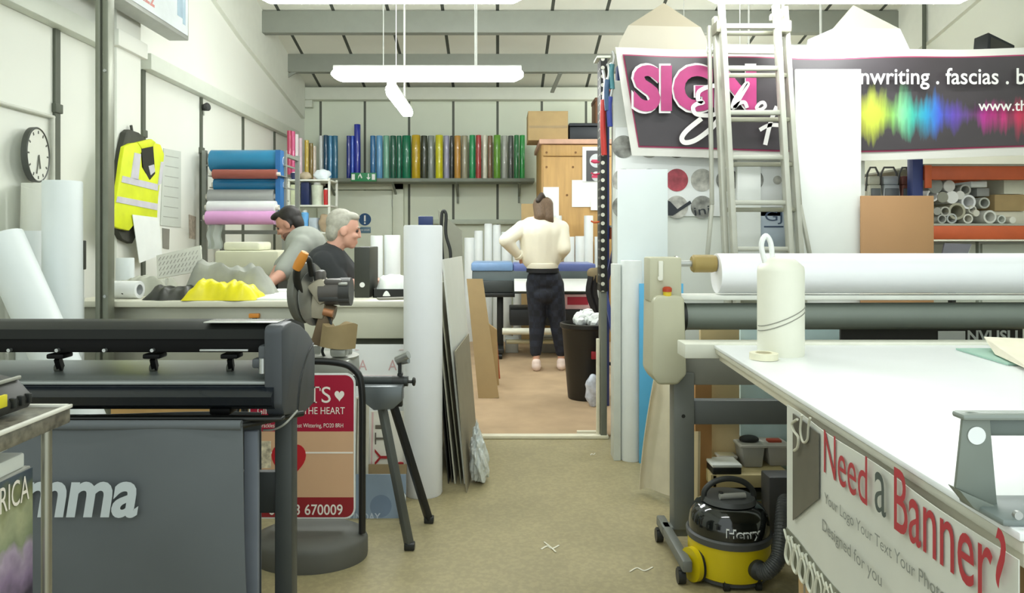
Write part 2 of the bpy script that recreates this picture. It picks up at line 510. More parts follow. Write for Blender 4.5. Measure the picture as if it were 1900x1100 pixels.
# odds and ends on the corner shelf's front edge and below it
def bx(name, x0, y0, x1, y1, Y, d, m, label, cat, bev=.006, group=None, **k):
    return solo(MB().box((px(x0, Y), Y, pz(y1, Y)), (px(x1, Y), Y + d, pz(y0, Y)), bev), name, m, label, cat, group, **k)

# tall shelving unit full of supplies, between the roll rack and the door
X0, X1 = px(536, 8.7), px(611, 8.7)
un = thing('shelving_unit', 'narrow white shelving unit of supplies between roll rack and back door', 'shelving', ((X0 + X1) / 2, 8.9, 0))
um = mat('unit_white', 'D9DCD2', .5)
for x in (X0, X1):
    for y in (8.7, 9.1): MB().box((x - .012, y - .012, 0), (x + .012, y + .012, 2.0)).build('post', um, un)
for z in (.5, .95, 1.36, 1.68, 1.98): MB().box((X0 - .012, 8.68, z - .02), (X1 + .012, 9.12, z), .003).build('shelf_board', um, un)
def sup(name, x0, x1, z0, h, c, label, cat, kind='box', dy=0):
    a, b = px(x0, 8.72), px(x1, 8.72)
    m = mat('sup_' + c, c, .45, var=.12, scale=14)
    if kind == 'box':
        solo(MB().box((a, 8.72 + dy, z0), (b, 8.92 + dy, z0 + h), .006), name, m, label, cat)
    elif kind == 'tub':
        r = (b - a) / 2; t = thing(name, label, cat, ((a + b) / 2, 8.72 + r + dy, z0))
        MB().lathe([(0, 0), (r * .88, 0), (r, h * .86), (r * .8, h * .9), (0, h * .9)], ((a + b) / 2, 8.72 + r + dy, z0)).build('body', m, t)
        MB().lathe([(0, h * .86), (r * .6, h * .86), (r * .6, h), (0, h)], ((a + b) / 2, 8.72 + r + dy, z0)).build('lid', mat('cap_white', 'E6E8E4', .4), t)
    else:
        r = (b - a) / 2
        mb = MB().ell(((a + b) / 2, 8.76 + dy + r * .6, z0 + h * .5), (r, r * .6, h * .5), n=18)
        for v in mb.bm.verts:
            v.co += Vector((math.sin(v.co.z * 61 + v.co.x * 40), 0, math.sin(v.co.x * 83) * .6)) * r * .09
            v.co.z = max(v.co.z, z0)
        solo(mb, name, m, label, cat)
sup('plastic_bag', 578, 610, 1.98, .13, 'E4EDF2', 'translucent white bag on top of the supply shelving', 'bag', 'bag')
sup('tape_reel', 537, 551, 1.98, .09, '232B55', 'navy reel on top of the supply shelving at its left end', 'reel', 'tub')
sup('paper_sack', 552, 575, 1.98, .1, 'B4A58C', 'beige sack on top of the supply shelving beside the navy reel', 'sack', 'bag')
sup('carton', 539, 556, 1.68, .24, 'C9D0AE', 'pale green carton on the upper supply shelf at the left', 'carton')
sup('carton', 558, 573, 1.68, .27, '10204E', 'navy carton on the upper supply shelf', 'carton')
sup('jug', 575, 597, 1.68, .27, 'C4CCB8', 'pale grey jug on the upper supply shelf', 'jug', 'tub')
sup('tin', 599, 609, 1.68, .2, 'C02020', 'small red tin on the upper supply shelf at the right', 'tin', 'tub')
sup('carton', 538, 555, 1.36, .2, '6E9A50', 'leaf green carton on the middle supply shelf at the left', 'carton')
sup('bottle', 557, 571, 1.36, .26, '6FB4EC', 'sky blue bottle on the middle supply shelf', 'bottle', 'tub')
sup('carton', 573, 587, 1.36, .17, 'AEBBC4', 'grey blue carton on the middle supply shelf', 'carton')
sup('sack', 588, 609, 1.36, .22, 'B8A284', 'crumpled beige sack on the middle supply shelf at the right', 'sack', 'bag')
sup('carton', 556, 570, .95, .34, 'DDE6E0', 'tall white carton on the supply shelf beside the dark haired man', 'carton')
sup('carton', 572, 586, .95, .3, '88B0B8', 'teal grey carton on the lower supply shelf', 'carton')
sup('bottle', 588, 599, .95, .26, 'D8907C', 'salmon coloured bottle on the lower supply shelf', 'bottle', 'tub')
sup('carton', 600, 610, .95, .2, '40403C', 'small black carton on the lower supply shelf at the right', 'carton')

# exit sign in front of the shelf
ep = at(650, 336, 10.3)
es = thing('exit_sign', 'small green exit sign with white pictograms on the back shelf edge', 'sign', (px(673, 10.3), 10.33, ep.z))
xa, xb, za, zb = px(650, 10.3), px(697, 10.3), pz(336, 10.3), pz(320, 10.3)
MB().box((xa, 10.33, za), (xb, 10.398, zb), .005).build('panel', mat('exit_green', '2E8A58', .4), es)
m = MB()
w = xb - xa
for f in (.10, .9): m.box((xa + w * f - .022, 10.326, za + .02), (xa + w * f + .022, 10.33, zb - .02))
m.prism([(.28, .04), (.36, .1), (.42, .05), (.46, .06), (.38, .13), (.31, .09)], (xa, 10.33, za - .005), (w, 0, 0), (0, 0, .9), .003)
m.prism([(.62, .06), (.70, .02), (.78, .06), (.72, .06), (.72, .12), (.68, .12), (.68, .06)], (xa, 10.33, za), (w, 0, 0), (0, 0, .9), .003)
m.build('pictogram', mat('sign_white'), es)

# horizontal roll rack against the left wall
rk = thing('roll_rack', 'steel rack of horizontal blue, pink and grey rolls against the left wall', 'rack', (-2.4, 7.2, 0))
rm = mat('rack_grey', '8C8F88', .5, .3)
for x in (px(380, 7), px(528, 7)):
    for y in (7.0, 7.45):
        MB().box((x - .02, y - .02, 0), (x + .02, y + .02, 2.12)).build('post', rm, rk)
    for z in (.3, .95, 2.08): MB().box((x - .015, 7.0, z - .015), (x + .015, 7.45, z + .015)).build('side_rail', rm, rk)
MB().box((px(380, 7), 7.42, 1.33), (px(528, 7), 7.45, 1.37)).build('cross_rail', rm, rk)
def hroll(x0, x1, yc, r, Y, c, label, rot=0, cap='D8D4C8'):
    a = at(x0, yc, Y); b = at(x1, yc, Y)
    t = thing('media_roll', label, 'roll', (a + b) / 2 - Vector((0, 0, r)), 'horizontal rolls on the left rack')
    L = (b - a).length
    MB().lathe([(r * .4, 0), (r, 0), (r, L), (r * .4, L)], a, (1, 0, 0), n=28).build('film', mat('hroll_' + c, c, .35, var=.04, coat=.3), t)
    MB().lathe([(r * .3, -.03), (r * .4, -.03), (r * .4, L + .03), (r * .3, L + .03), (r * .3, -.03)], a, (1, 0, 0), n=20).build('core', mat('core_' + cap, cap, .6), t)
    MB().box((a.x - .05, Y - .02, a.z - r * .45), (a.x - .03, Y + .3, a.z - r * .3)).box((b.x + .03, Y - .02, b.z - r * .45), (b.x + .05, Y + .3, b.z - r * .3)).build('support_arm', rm, rk)
    return t
hroll(394, 521, 299, .105, 6.98, '1E79A2', 'fat petrol blue roll at the top of the left rack')
hroll(396, 514, 323, .045, 6.84, '8E4A3E', 'brick red roll below the fat petrol blue roll')
hroll(400, 521, 343, .068, 6.98, '1C6C96', 'petrol blue roll under the brick red roll')
hroll(389, 510, 365, .07, 6.9, '9A9C9A', 'grey roll between petrol blue and white rolls on the left rack')
hroll(387, 512, 385, .062, 6.8, 'DADCDC', 'white roll above the pink roll on the left rack')
hroll(384, 510, 404, .062, 6.7, 'D49ACB', 'lilac pink roll lowest on the left rack')
MB().box((px(520, 7) - .004, 6.86, 1.5), (px(528, 7), 6.98, 2.11)).build('side_panel', mat('rack_panel_blue', '2464A0', .5), rk)
# beige plotter under the rack
pl = thing('plotter', 'beige desktop plotter behind the counter below the pink roll', 'plotter', (px(455, 6.1), 6.3, 0))
bm_ = mat('office_beige', 'D2D2B8', .5, var=.03)
MB().box((px(402, 6.1), 6.05, .98), (px(520, 6.1), 6.5, pz(465, 6.1)), .02).build('body', bm_, pl)
MB().box((px(412, 6.1), 6.12, pz(465, 6.1)), (px(480, 6.1), 6.45, pz(449, 6.1)), .02).build('top_cover', mat('office_cream', 'DEDEC8', .5), pl)
MB().box((px(404, 6.1), 6.0, .93), (px(520, 6.1), 6.5, .98), .01).build('tray', mat('plastic_black', '202220', .45), pl)
MB().box((px(408, 6.1), 6.1, 0), (px(414, 6.1), 6.4, .93)).box((px(510, 6.1), 6.1, 0), (px(516, 6.1), 6.4, .93)).build('stand', mat('plastic_black'), pl)
hanging = MB().grid(lambda a, b: Vector((px(383 + 27 * a, 6.7) + .01 * math.sin(9 * b), 6.72 + .015 * math.sin(a * 9), pz(462, 6.7) + (pz(414, 6.7) - pz(462, 6.7)) * b)), 10, 8, .004)
solo(hanging, 'plastic_sheet', mat('clear_film', 'BEC6BE', .3, alpha=.75), 'hanging clear film sheet below the pink roll', 'sheet')

# wooden cabinet in the back with boxes on it
cx0, cx1, cY = .53, 1.40, 9.1
ct = 2.505
wood = mat('pine', 'C19A5E', .55, var=.12, scale=3, stretch=(6, 6, .7))
cb = thing('cabinet', 'tall pine cabinet with papers pinned to it behind the standing woman', 'cabinet', ((cx0 + cx1) / 2, 9.9, 0))
MB().box((cx0, cY + .03, 0), (cx1, 10.35, ct - .06), .004).build('body', wood, cb)
MB().box((cx0 - .03, cY - .03, ct - .06), (cx1 + .03, 10.37, ct), .008).build('top_board', mat('pine_pale', 'D0A890', .55, var=.1), cb)
zs = pz(290, cY)
MB().box((cx0 + .02, cY, .3), (cx1 - .01, cY + .03, zs - .008), .006).build('door', wood, cb)
MB().box((cx0 + .02, cY, zs + .004), (cx1 - .01, cY + .03, ct - .07), .006).build('drawer', wood, cb)
m = MB()
for x, y in ((1014, 310), (1063, 310), (1052, 362), (1014, 283), (1068, 283)): m.cyl((px(x, cY), cY + .002, pz(y, cY)), (px(x, cY), cY - .006, pz(y, cY)), .014)
m.build('wood_knot', mat('knot', '7A5428', .6), cb)
card = mat('cardboard', 'B49A6C', .8, var=.05)
def carton(x0, y0, x1, zb, Y, d, m, label, group=None, name='cardboard_box'):
    a, b, z1 = px(x0, Y), px(x1, Y), pz(y0, Y)
    t = thing(name, label, 'box', ((a + b) / 2, Y + d / 2, zb), group)
    h = z1 - zb
    MB().box((a, Y, zb), (b, Y + d, zb + h * .96), .004).build('body', m, t)
    MB().box((a, Y - .002, zb + h * .95), (b, Y + d / 2 - .004, zb + h), .002).build('flap', m, t)
    MB().box((a, Y + d / 2 + .004, zb + h * .95), (b, Y + d + .002, zb + h), .002).build('flap', m, t)
    MB().box((a + (b - a) * .02, Y - .004, zb + h * .42), (b - (b - a) * .02, Y - .0005, zb + h * .5)).build('tape', mat('tape_brown', '9C8458', .4), t)
    return t
carton(980, 206, 1054, ct, 9.2, .5, card, 'big tan cardboard box on top of the pine cabinet')
t = thing('storage_case', 'black plastic case beside the cardboard box on the pine cabinet', 'case', (px(1086, 9.2), 9.4, ct))
MB().box((px(1057, 9.2), 9.2, ct), (px(1114, 9.2), 9.55, ct + .17), .012).build('body', mat('case_black', '1E242A', .5), t)
MB().box((px(1056, 9.2), 9.19, ct + .175), (px(1115, 9.2), 9.56, ct + .215), .01).build('lid', mat('case_black'), t)
t = thing('wine_crate', 'brown wooden crate at the far right behind the black case', 'crate', (px(1118, 9.8), 9.9, ct))
MB().box((px(1105, 9.7), 9.7, ct), (px(1130, 9.7), 10.1, pz(183, 9.7)), .005).build('body', mat('crate_brown', '7A5030', .6, var=.12), t)
MB().box((px(1104, 9.7), 9.69, pz(188, 9.7)), (px(1131, 9.7), 10.11, pz(181, 9.7)), .004).build('rim', mat('crate_rim', '5E3A20', .6), t)
paper = mat('paper', 'EEF2EE', .7, var=.02)
def sheet(x0, y0, x1, y1, Y, label, m=None, curl=.01, name='paper_sheet', cat='paper'):
    a, b, z0, z1 = px(x0, Y), px(x1, Y), pz(y1, Y), pz(y0, Y)
    return solo(MB().grid(lambda u, v: Vector((a + (b - a) * u, Y - .004 - curl * (1 - v) ** 3 * (.4 + .6 * u), z0 + (z1 - z0) * v)), 6, 8, .0015), name, m or paper, label, cat)
sheet(1008, 347, 1037, 401, 9.1, 'white sheet pinned to the pine cabinet beside the woman\'s head')
sheet(1061, 334, 1117, 384, 9.1, 'wide white sheet pinned right of centre on the pine cabinet')
sheet(1096, 368, 1120, 390, 9.085, 'small white sheet overlapping the lower corner of the wide sheet')
pt = thing('poster', 'poster of grey discs with red bands on the pine cabinet', 'poster', (px(1101, 9.1), 9.08, pz(336, 9.1)))
MB().box((px(1081, 9.07), 9.085, pz(337, 9.07)), (px(1122, 9.07), 9.095, pz(272, 9.07))).build('backing', paper, pt)
MB().box((px(1088, 9.07), 9.08, pz(336, 9.07)), (px(1121, 9.07), 9.085, pz(279, 9.07))).build('print', mat('poster_grey', '4E4E50', .5), pt)
for yy in (298, 327):
    MB().cyl((px(1107, 9.07), 9.08, pz(yy, 9.07)), (px(1107, 9.07), 9.076, pz(yy, 9.07)), .085 if yy < 310 else .06, n=28).build('disc', mat('disc_silver', 'C8CCCE', .4), pt)
    MB().box((px(1098, 9.07), 9.072, pz(yy + 3, 9.07)), (px(1120, 9.07), 9.076, pz(yy - 2, 9.07))).build('band', mat('band_red', 'C8385C', .4), pt)

# upright white rolls standing on the floor behind the blue printer
vin = mat('media_white', 'E6EBEA', .4, var=.02)
wr = [(848, 20, 440, 'leftmost white roll of the row behind the blue printer'), (871, 19, 441, 'white roll second from the left behind the blue printer'),
      (888, 16, 428, 'slim white roll left of the tall pair behind the blue printer'), (906, 15, 415, 'tall slim white roll in the row behind the blue printer'), (922, 15, 417, 'right hand roll of the tall pair behind the blue printer'),
      (940, 19, 430, 'white roll left of the woman\'s elbow'), (962, 21, 437, 'white roll behind the woman\'s elbow'), (984, 21, 438, 'white roll directly behind the woman')]
for x, w, y, lab in wr:
    upright_roll('media_roll', px(x, 9.2), 9.2, .008, pz(y, 9.2) - .008, w / 2 * 9.2 / F, vin, lab, group='white rolls behind the blue printer', parts=True)
for x, w, y, lab in ((1034, 17, 400, 'pinkish tall white roll right of the woman\'s hair'), (1056, 20, 439, 'white roll standing right of the woman\'s sleeve'), (1076, 18, 438, 'white roll left of the tallest roll before the pine cabinet'), (1092, 17, 400, 'tallest white roll right of the woman before the pine cabinet'), (1112, 18, 439, 'white roll nearest the tool strip before the pine cabinet')):
    upright_roll('media_roll', px(x, 8.9), 8.9, .008, pz(y, 8.9) - .008, w / 2 * 8.9 / F, vin, lab, group='white rolls before the pine cabinet', parts=True)
for x, w, y, Y, lab in ((699, 23, 437, 6.85, 'white roll standing just right of the black box file'), (728, 30, 436, 6.9, 'bluish white roll left of the tall foreground roll')):
    upright_roll('media_roll', px(x, Y), Y, .008, pz(y, Y) - .008, w / 2 * Y / F, vin, lab, parts=True)
solo(MB().bar((px(984, 9.0), 9.04, .008), (px(984, 9.0), 9.05, 1.71), 33 * 9 / F, .006, up=(0, 1, 0)), 'card_sheet', card, 'tall brown card sheet standing behind the woman', 'card')

# blue-topped wide printer
wp = thing('wide_printer', 'wide format printer with blue lid in front of the standing woman', 'printer', (px(988, 7.9), 8.2, .008))
ink = mat('printer_slate', '5E6A6C', .45); blk = mat('plastic_black')
a, b = px(876, 7.9), px(1104, 7.9)
MB().box((a, 7.9, pz(545, 7.9)), (b, 8.5, pz(501, 7.9)), .02).build('body', ink, wp)
MB().box((a - .01, 7.88, pz(503, 7.9)), (px(952, 7.9), 8.52, pz(487, 7.9)), .02).build('lid', mat('lid_blue', '7FA2CE', .35), wp)
MB().box((px(952, 7.9), 7.9, pz(505, 7.9)), (b + .01, 8.52, pz(489, 7.9)), .02).build('lid', mat('lid_violet', '6878B4', .35), wp)
MB().box((a, 7.86, pz(543, 7.86)), (px(952, 7.9), 7.9, pz(520, 7.9)), .01).build('front_panel', mat('printer_dark', '3A4040', .45), wp)
MB().box((a + .05, 7.84, pz(551, 7.86)), (px(955, 7.9), 7.95, pz(543, 7.9)), .004).build('slot', blk, wp)
MB().grid(lambda u, v: Vector((px(954, 7.88) + (px(1096, 7.88) - px(954, 7.88)) * u, 7.88 - .12 * (1 - v) ** 2, pz(539, 7.88) + (pz(517, 7.88) - pz(539, 7.88)) * v)), 4, 6, .003).build('media', paper, wp)
MB().box((px(946, 7.9), 7.86, .36), (px(1100, 7.9), 8.45, .53), .01).build('catch_tray', mat('tray_black', '16191A', .6), wp)
for x in (px(928, 7.95), px(1096, 7.95)):
    MB().box((x - .035, 8.08, .1), (x + .035, 8.16, pz(545, 7.9)), .008).build('leg', blk, wp)
    MB().box((x - .04, 7.8, .07), (x + .04, 8.5, .12), .01).build('foot', blk, wp)
    for y in (7.84, 8.44): MB().cyl((x - .02, y, .04), (x + .02, y, .04), .033).build('caster', blk, wp)
MB().cyl((px(932, 7.8), 7.86, .30), (px(1090, 7.8), 7.86, .30), .035).build('take_up_bar', mat('tube_cream', 'E4E4D2', .4), wp)
MB().cyl((px(940, 7.8), 8.0, .17), (px(1090, 7.8), 8.0, .17), .025).build('take_up_bar', mat('tube_straw', 'BDB694', .5), wp)
t = thing('storage_box', 'pale box on the floor under the blue printer', 'box', (px(950, 8.3), 8.35, .008))
MB().box((px(938, 8.2), 8.25, .008), (px(962, 8.2), 8.45, .15), .01).build('body', mat('box_pale', 'B8B8B0', .5), t)
MB().box((px(937, 8.2), 8.24, .15), (px(963, 8.2), 8.46, .17), .006).build('lid', paper, t)
t = thing('storage_box', 'grey box on the floor seen between the woman\'s legs', 'box', (px(1016, 8.3), 8.35, .008))
MB().box((px(1006, 8.2), 8.25, .008), (px(1036, 8.2), 8.5, .16), .01).build('body', mat('box_grey', '9C9C98', .5), t)
MB().box((px(1005, 8.2), 8.24, .16), (px(1037, 8.2), 8.51, .18), .006).build('lid', mat('box_pale'), t)
t = thing('parcel', 'pink and red parcel on the tray right of the woman', 'parcel', (px(1070, 7.7), 7.98, .53))
MB().box((px(1046, 7.85), 7.88, .53), (px(1097, 7.85), 8.1, .69), .008).build('body', mat('parcel_pink', 'ECC8D0', .5), t)
MB().box((px(1053, 7.85), 7.876, .58), (px(1092, 7.85), 7.88, .665)).build('label_panel', mat('parcel_red', 'B83048', .5), t)
# ================================================================ PEOPLE
skin_f = mat('skin', 'D9A78E', .5, var=.05)
def frame(fwd, up):
    f = Vector(fwd).normalized(); u = Vector(up); u = (u - f * u.dot(f)).normalized(); s = u.cross(f)
    return f, s, u, Matrix((f, s, u)).transposed()
def head_ells(c, fwd, up, k=1.):
    f, s, u, M = frame(fwd, up); c = Vector(c)
    E = []
    def e(a, b, d, r): E.append((c + (f * a + s * b + u * d) * k, tuple(q * k for q in r), M))
    e(-.005, 0, .01, (.098, .077, .103)); e(.02, 0, -.05, (.076, .062, .083)); e(.062, 0, -.112, (.028, .03, .022))
    e(.03, 0, -.085, (.062, .05, .04)); e(.097, 0, -.028, (.016, .011, .032)); e(.107, 0, -.046, (.014, .014, .011))
    e(.083, 0, .008, (.018, .05, .012)); e(.09, 0, -.082, (.012, .024, .007)); e(.088, 0, -.094, (.012, .021, .007))
    for q in (-1, 1):
        e(-.008, q * .077, -.022, (.024, .011, .036)); e(.07, q * .04, -.045, (.025, .022, .02))
    return E
def hand_caps(w, d, n, side, curl=.5, k=1.):
    """palm, four unequal fingers and a thumb: wrist w, pointing d, palm facing n"""
    d = Vector(d).normalized(); n = Vector(n); n = (n - d * n.dot(d)).normalized(); s = d.cross(n) * side; w = Vector(w)
    C = [(w - d * .01, w + d * .03 * k, .024, .022)]
    for i, L in enumerate((.066, .076, .07, .054)):
        o = (i - 1.4) * .019
        kn = w + d * (.088 - abs(i - 1) * .004) * k + s * o * k
        C.append((w + d * .02 + s * o * .6, kn, .013, .0105))
        a = curl * .5
        p1 = kn + (d * math.cos(a) + n * math.sin(a)) * L * .5 * k
        p2 = p1 + (d * math.cos(a * 2.2) + n * math.sin(a * 2.2)) * L * .32 * k
        p3 = p2 + (d * math.cos(a * 3) + n * math.sin(a * 3)) * L * .22 * k
        C += [(kn, p1, .0098, .009), (p1, p2, .009, .0083), (p2, p3, .0083, .0072)]
    t0 = w + d * .02 * k - s * .024 * k
    t1 = t0 + (d * .7 - s * .6 + n * .35).normalized() * .04 * k
    t2 = t1 + (d * .9 - s * .15 + n * .5).normalized() * .032 * k
    C += [(t0, t1, .013, .0105), (t1, t2, .0105, .0085)]
    return C
def eyes(root, c, fwd, up, hair_mat, k=1.):
    f, s, u, M = frame(fwd, up); c = Vector(c)
    for q in (-1, 1):
        MB().ell(c + (f * .081 + s * q * .033 - u * .012) * k, .0105 * k).build('eye', mat('eye_dark', '3A302A', .2), root)
        MB().tube([c + (f * .099 + s * q * .015 + u * .012) * k, c + (f * .097 + s * q * .033 + u * .017) * k, c + (f * .084 + s * q * .052 + u * .01) * k], .0042, n=6).build('eyebrow', hair_mat, root)

# ---- woman at the wide printer, seen from behind
def W(x, y, d=0): return at(x, y, 7.2 + d)
wm = thing('person', 'woman in cream sweatshirt and dark checked trousers, seen from behind', 'person', (W(1012, 690).x, 7.2, .008))
hc = W(1008, 391, .05)
f_, u_ = (.08, 1, -.25), (0, .25, 1)
sL, eL, wL = W(969, 424), W(938, 446, -.16), W(966, 479, -.02)
sR, eR, wR = W(1041, 424), W(1047, 461, -.08), W(1037, 480, .16)
hipL, hipR = W(995, 528), W(1027, 528)
caps = [(hc - Vector((0, .02, .07)), W(1006, 412, -.01), .052, .058), (W(1006, 415), W(1006, 470), .115, .115), (W(988, 425), W(1026, 425), .085, .085), (W(1008, 480), W(1010, 520), .12, .125)]
for s_, e_, w_ in ((sL, eL, wL), (sR, eR, wR)):
    caps += [(s_, e_, .052, .042), (e_, w_, .041, .027)]
caps += hand_caps(wL, W(985, 492, .06) - wL, (.3, .8, .1), 1, .5)
caps += hand_caps(wR, W(1020, 484, .3) - wR, (-.4, .3, -.8), -1, .6)
foot = []
for h, kn, an in ((hipL, W(998, 592, .02), W(995, 662, -.02)), (hipR, W(1033, 592, .02), W(1041, 660, .02))):
    caps += [(h, kn, .082, .055), (kn, an, .055, .034)]
    heel = Vector((an.x, an.y - .02, .055)); toe = Vector((an.x + .01, an.y + .16, .045))
    caps += [(an, heel, .034, .035), (heel, toe, .035, .03)]
    foot.append((heel, toe))
fuse(caps, head_ells(hc, f_, u_, .98), .0065, 3).build('body', skin_f, wm, smooth=80)
swm = mat('cream_fleece', 'EFEAD6', .85, var=.03, scale=5, bump=.1)
e = []
c = [(W(1004, 432), W(1005, 480), .17, .15), (W(988, 432), W(990, 478), .135, .12), (W(1021, 432), W(1019, 478), .135, .12), (W(985, 420), W(1025, 420), .095, .095)]
for s_, e_, w_ in ((sL, eL, wL), (sR, eR, wR)):
    wr_ = w_ + (e_ - w_).normalized() * .035
    c += [(s_, e_, .078, .066), (e_, wr_, .066, .042), (s_, W(1005, 422), .082, .1), (W(993, 414), W(1022, 414), .07, .07), (s_, W(1004, 455), .075, .13)]
fuse(c, e, .01, 6).build('sweatshirt', swm, wm, smooth=80)
MB().lathe([(.1, 0), (.152, .003), (.157, .02), (.155, .05), (.12, .06)], W(1006, 498), n=32).build('waist_rib', swm, wm)
mb = MB().lathe([(.045, 0), (.05, .01), (.048, .03), (.04, .035)], wL + (eL - wL).normalized() * .02, eL - wL, n=18)
mb.lathe([(.045, 0), (.05, .01), (.048, .03), (.04, .035)], wR + (eR - wR).normalized() * .02, eR - wR, n=18)
mb.build('cuff', swm, wm)
def plaid():
    m = mat('dark_plaid', '20242E', .8, var=.4, scale=14)
    nt = m.node_tree; b = nt.nodes['Principled BSDF']; src = b.inputs['Base Color'].links[0].from_socket
    w = nt.nodes.new('ShaderNodeTexChecker'); w.inputs['Scale'].default_value = 17
    tc = nt.nodes.new('ShaderNodeTexCoord'); nt.links.new(tc.outputs['Object'], w.inputs['Vector'])
    w.inputs['Color1'].default_value = (.75, .75, .78, 1); w.inputs['Color2'].default_value = (1.12, 1.15, 1.25, 1)
    mx = nt.nodes.new('ShaderNodeMix'); mx.data_type = 'RGBA'; mx.blend_type = 'MULTIPLY'; mx.inputs['Factor'].default_value = 1
    nt.links.new(src, mx.inputs['A']); nt.links.new(w.outputs['Color'], mx.inputs['B']); nt.links.new(mx.outputs['Result'], b.inputs['Base Color'])
    return m
c = [(hipL, W(997, 592, .02), .104, .086), (W(997, 592, .02), W(994, 652, -.01), .086, .058), (hipR, W(1034, 592, .02), .104, .086), (W(1034, 592, .02), W(1041, 652, .02), .086, .056)]
fuse(c, [(W(1010, 518), (.172, .138, .13)), (W(1010, 545), (.16, .13, .1)), (W(1007, 500), (.15, .135, .06))], .01, 5).build('trousers', plaid(), wm, smooth=80)
MB().lathe([(.1, 0), (.16, 0), (.158, .035), (.1, .035)], W(1007, 505), n=32).build('waistband', mat('black_band', '15161A', .7), wm)
for h, t in foot:
    fuse([(h + Vector((0, -.01, -.005)), t, .046, .04), (h + Vector((0, 0, .03)), h, .045, .046)], [], .008, 3).build('shoe', mat('shoe_blush', 'F0DCD2', .6), wm, smooth=80)
hairb = mat('brown_hair', '6B5642', .6, var=.25, scale=30, stretch=(6, 6, 1))
fuse([(W(1004, 380, -.02), W(1004, 400, -.06), .083, .07), (W(1012, 380, -.02), W(1017, 404, -.07), .078, .055), (W(1018, 402, -.07), W(1027, 418, -.07), .045, .012)], [(hc + Vector((0, -.03, .03)), (.088, .1, .1))], .008, 3).build('hair', hairb, wm, smooth=80)
fuse([(W(999, 372, -.08), W(1005, 362, -.06), .03, .028), (W(1005, 362, -.06), W(1009, 366, -.05), .026, .02)], [], .006, 2).build('hair_clip', mat('clip_dark', '3A3028', .4), wm, smooth=80)

# ---- dark haired man bent over the counter
def A(x, y, d=0): return at(x, y, 5.45 + d)
m1 = thing('person', 'dark haired man in grey T-shirt bent over the counter, facing left', 'person', (px(575, 5.75), 5.75, 0))
hairk = mat('black_hair', '1F1A17', .55, var=.3, scale=40)
skin2 = mat('skin_warm', 'C08E78', .5, var=.06)
hc = A(535, 413, 0)
f_, u_ = (-1, .06, -.46), (-.44, 0, 1)
sN, eN, hN = A(561, 457, -.17), A(521, 510, -.34), A(494, 531, -.64)
sF, eF, hF = A(566, 452, .17), A(518, 500, -.04), A(500, 526, -.36)
hip = Vector((px(575, 5.78), 5.78, .92))
caps = [(hc + Vector((.04, .01, -.07)), A(563, 440, 0), .056, .062), (A(566, 462, 0), hip, .14, .14), (sN, sF, .07, .07)]
for s_, e_, h_ in ((sN, eN, hN), (sF, eF, hF)): caps += [(s_, e_, .056, .045), (e_, h_, .044, .028)]
caps += hand_caps(hN, A(480, 536, -.72) - hN, (0, 0, -1), -1, .5)
caps += hand_caps(hF, A(488, 534, -.46) - hF, (0, 0, -1), 1, .5)
def legs(hip, dx, caps, tr):
    for q in (-1, 1):
        h = hip + Vector((0, .09 * q, -.04)); k_ = Vector((hip.x - dx, hip.y + .1 * q, .48)); a_ = Vector((hip.x, hip.y + .1 * q, .09))
        caps += [(h, k_, .085, .06), (k_, a_, .058, .038), (a_, Vector((a_.x - dx * 3, a_.y, .05)), .04, .03)]
        tr += [(h, k_, .105, .08), (k_, a_ + Vector((0, 0, .02)), .08, .062)]
tr = []
legs(hip, .06, caps, tr)
fuse(caps, head_ells(hc, f_, u_, .93), .0065, 3).build('body', skin2, m1, smooth=80)
tee = mat('grey_tee', '9B9F96', .85, var=.05, scale=6, bump=.1)
c = [(A(567, 458, -.06), hip + Vector((0, -.03, .05)), .155, .16), (A(567, 458, .06), hip + Vector((0, .03, .05)), .155, .16), (sN, sF, .083, .083)]
for s_, e_ in ((sN, eN), (sF, eF)): c.append((s_, s_ + (e_ - s_) * .86, .08, .066))
fuse(c, [], .009, 6).build('t_shirt', tee, m1, smooth=80)
fuse(tr, [(hip, (.15, .19, .13))], .012, 4).build('trousers', mat('navy_denim', '2A3242', .8), m1, smooth=80)
for q in (-1, 1):
    fuse([(Vector((hip.x + .03, hip.y + .1 * q, .055)), Vector((hip.x - .19, hip.y + .1 * q, .045)), .05, .042)], [], .01, 3).build('shoe', mat('shoe_black', '202020', .5), m1, smooth=80)
f, s, u, M = frame(f_, u_)
fuse([], [(hc - f * .028 + u * .036, (.088, .077, .084), M), (hc - f * .065 - u * .015, (.044, .068, .076), M), (hc + f * .045 + u * .078, (.062, .062, .03), M)] + [(hc - f * .02 + s * q * .064 - u * .008, (.02, .014, .045), M) for q in (-1, 1)], .007, 3).build('hair', hairk, m1, smooth=80)
fuse([], [(hc + f * .054 - u * .1, (.032, .034, .024), M)] + [(hc + f * .028 + s * q * .047 - u * .084, (.042, .011, .022), M) for q in (-1, 1)], .006, 2).build('stubble', mat('stubble', '6A4A3C', .8), m1, smooth=80)
eyes(m1, hc, f_, u_, hairk, .93)

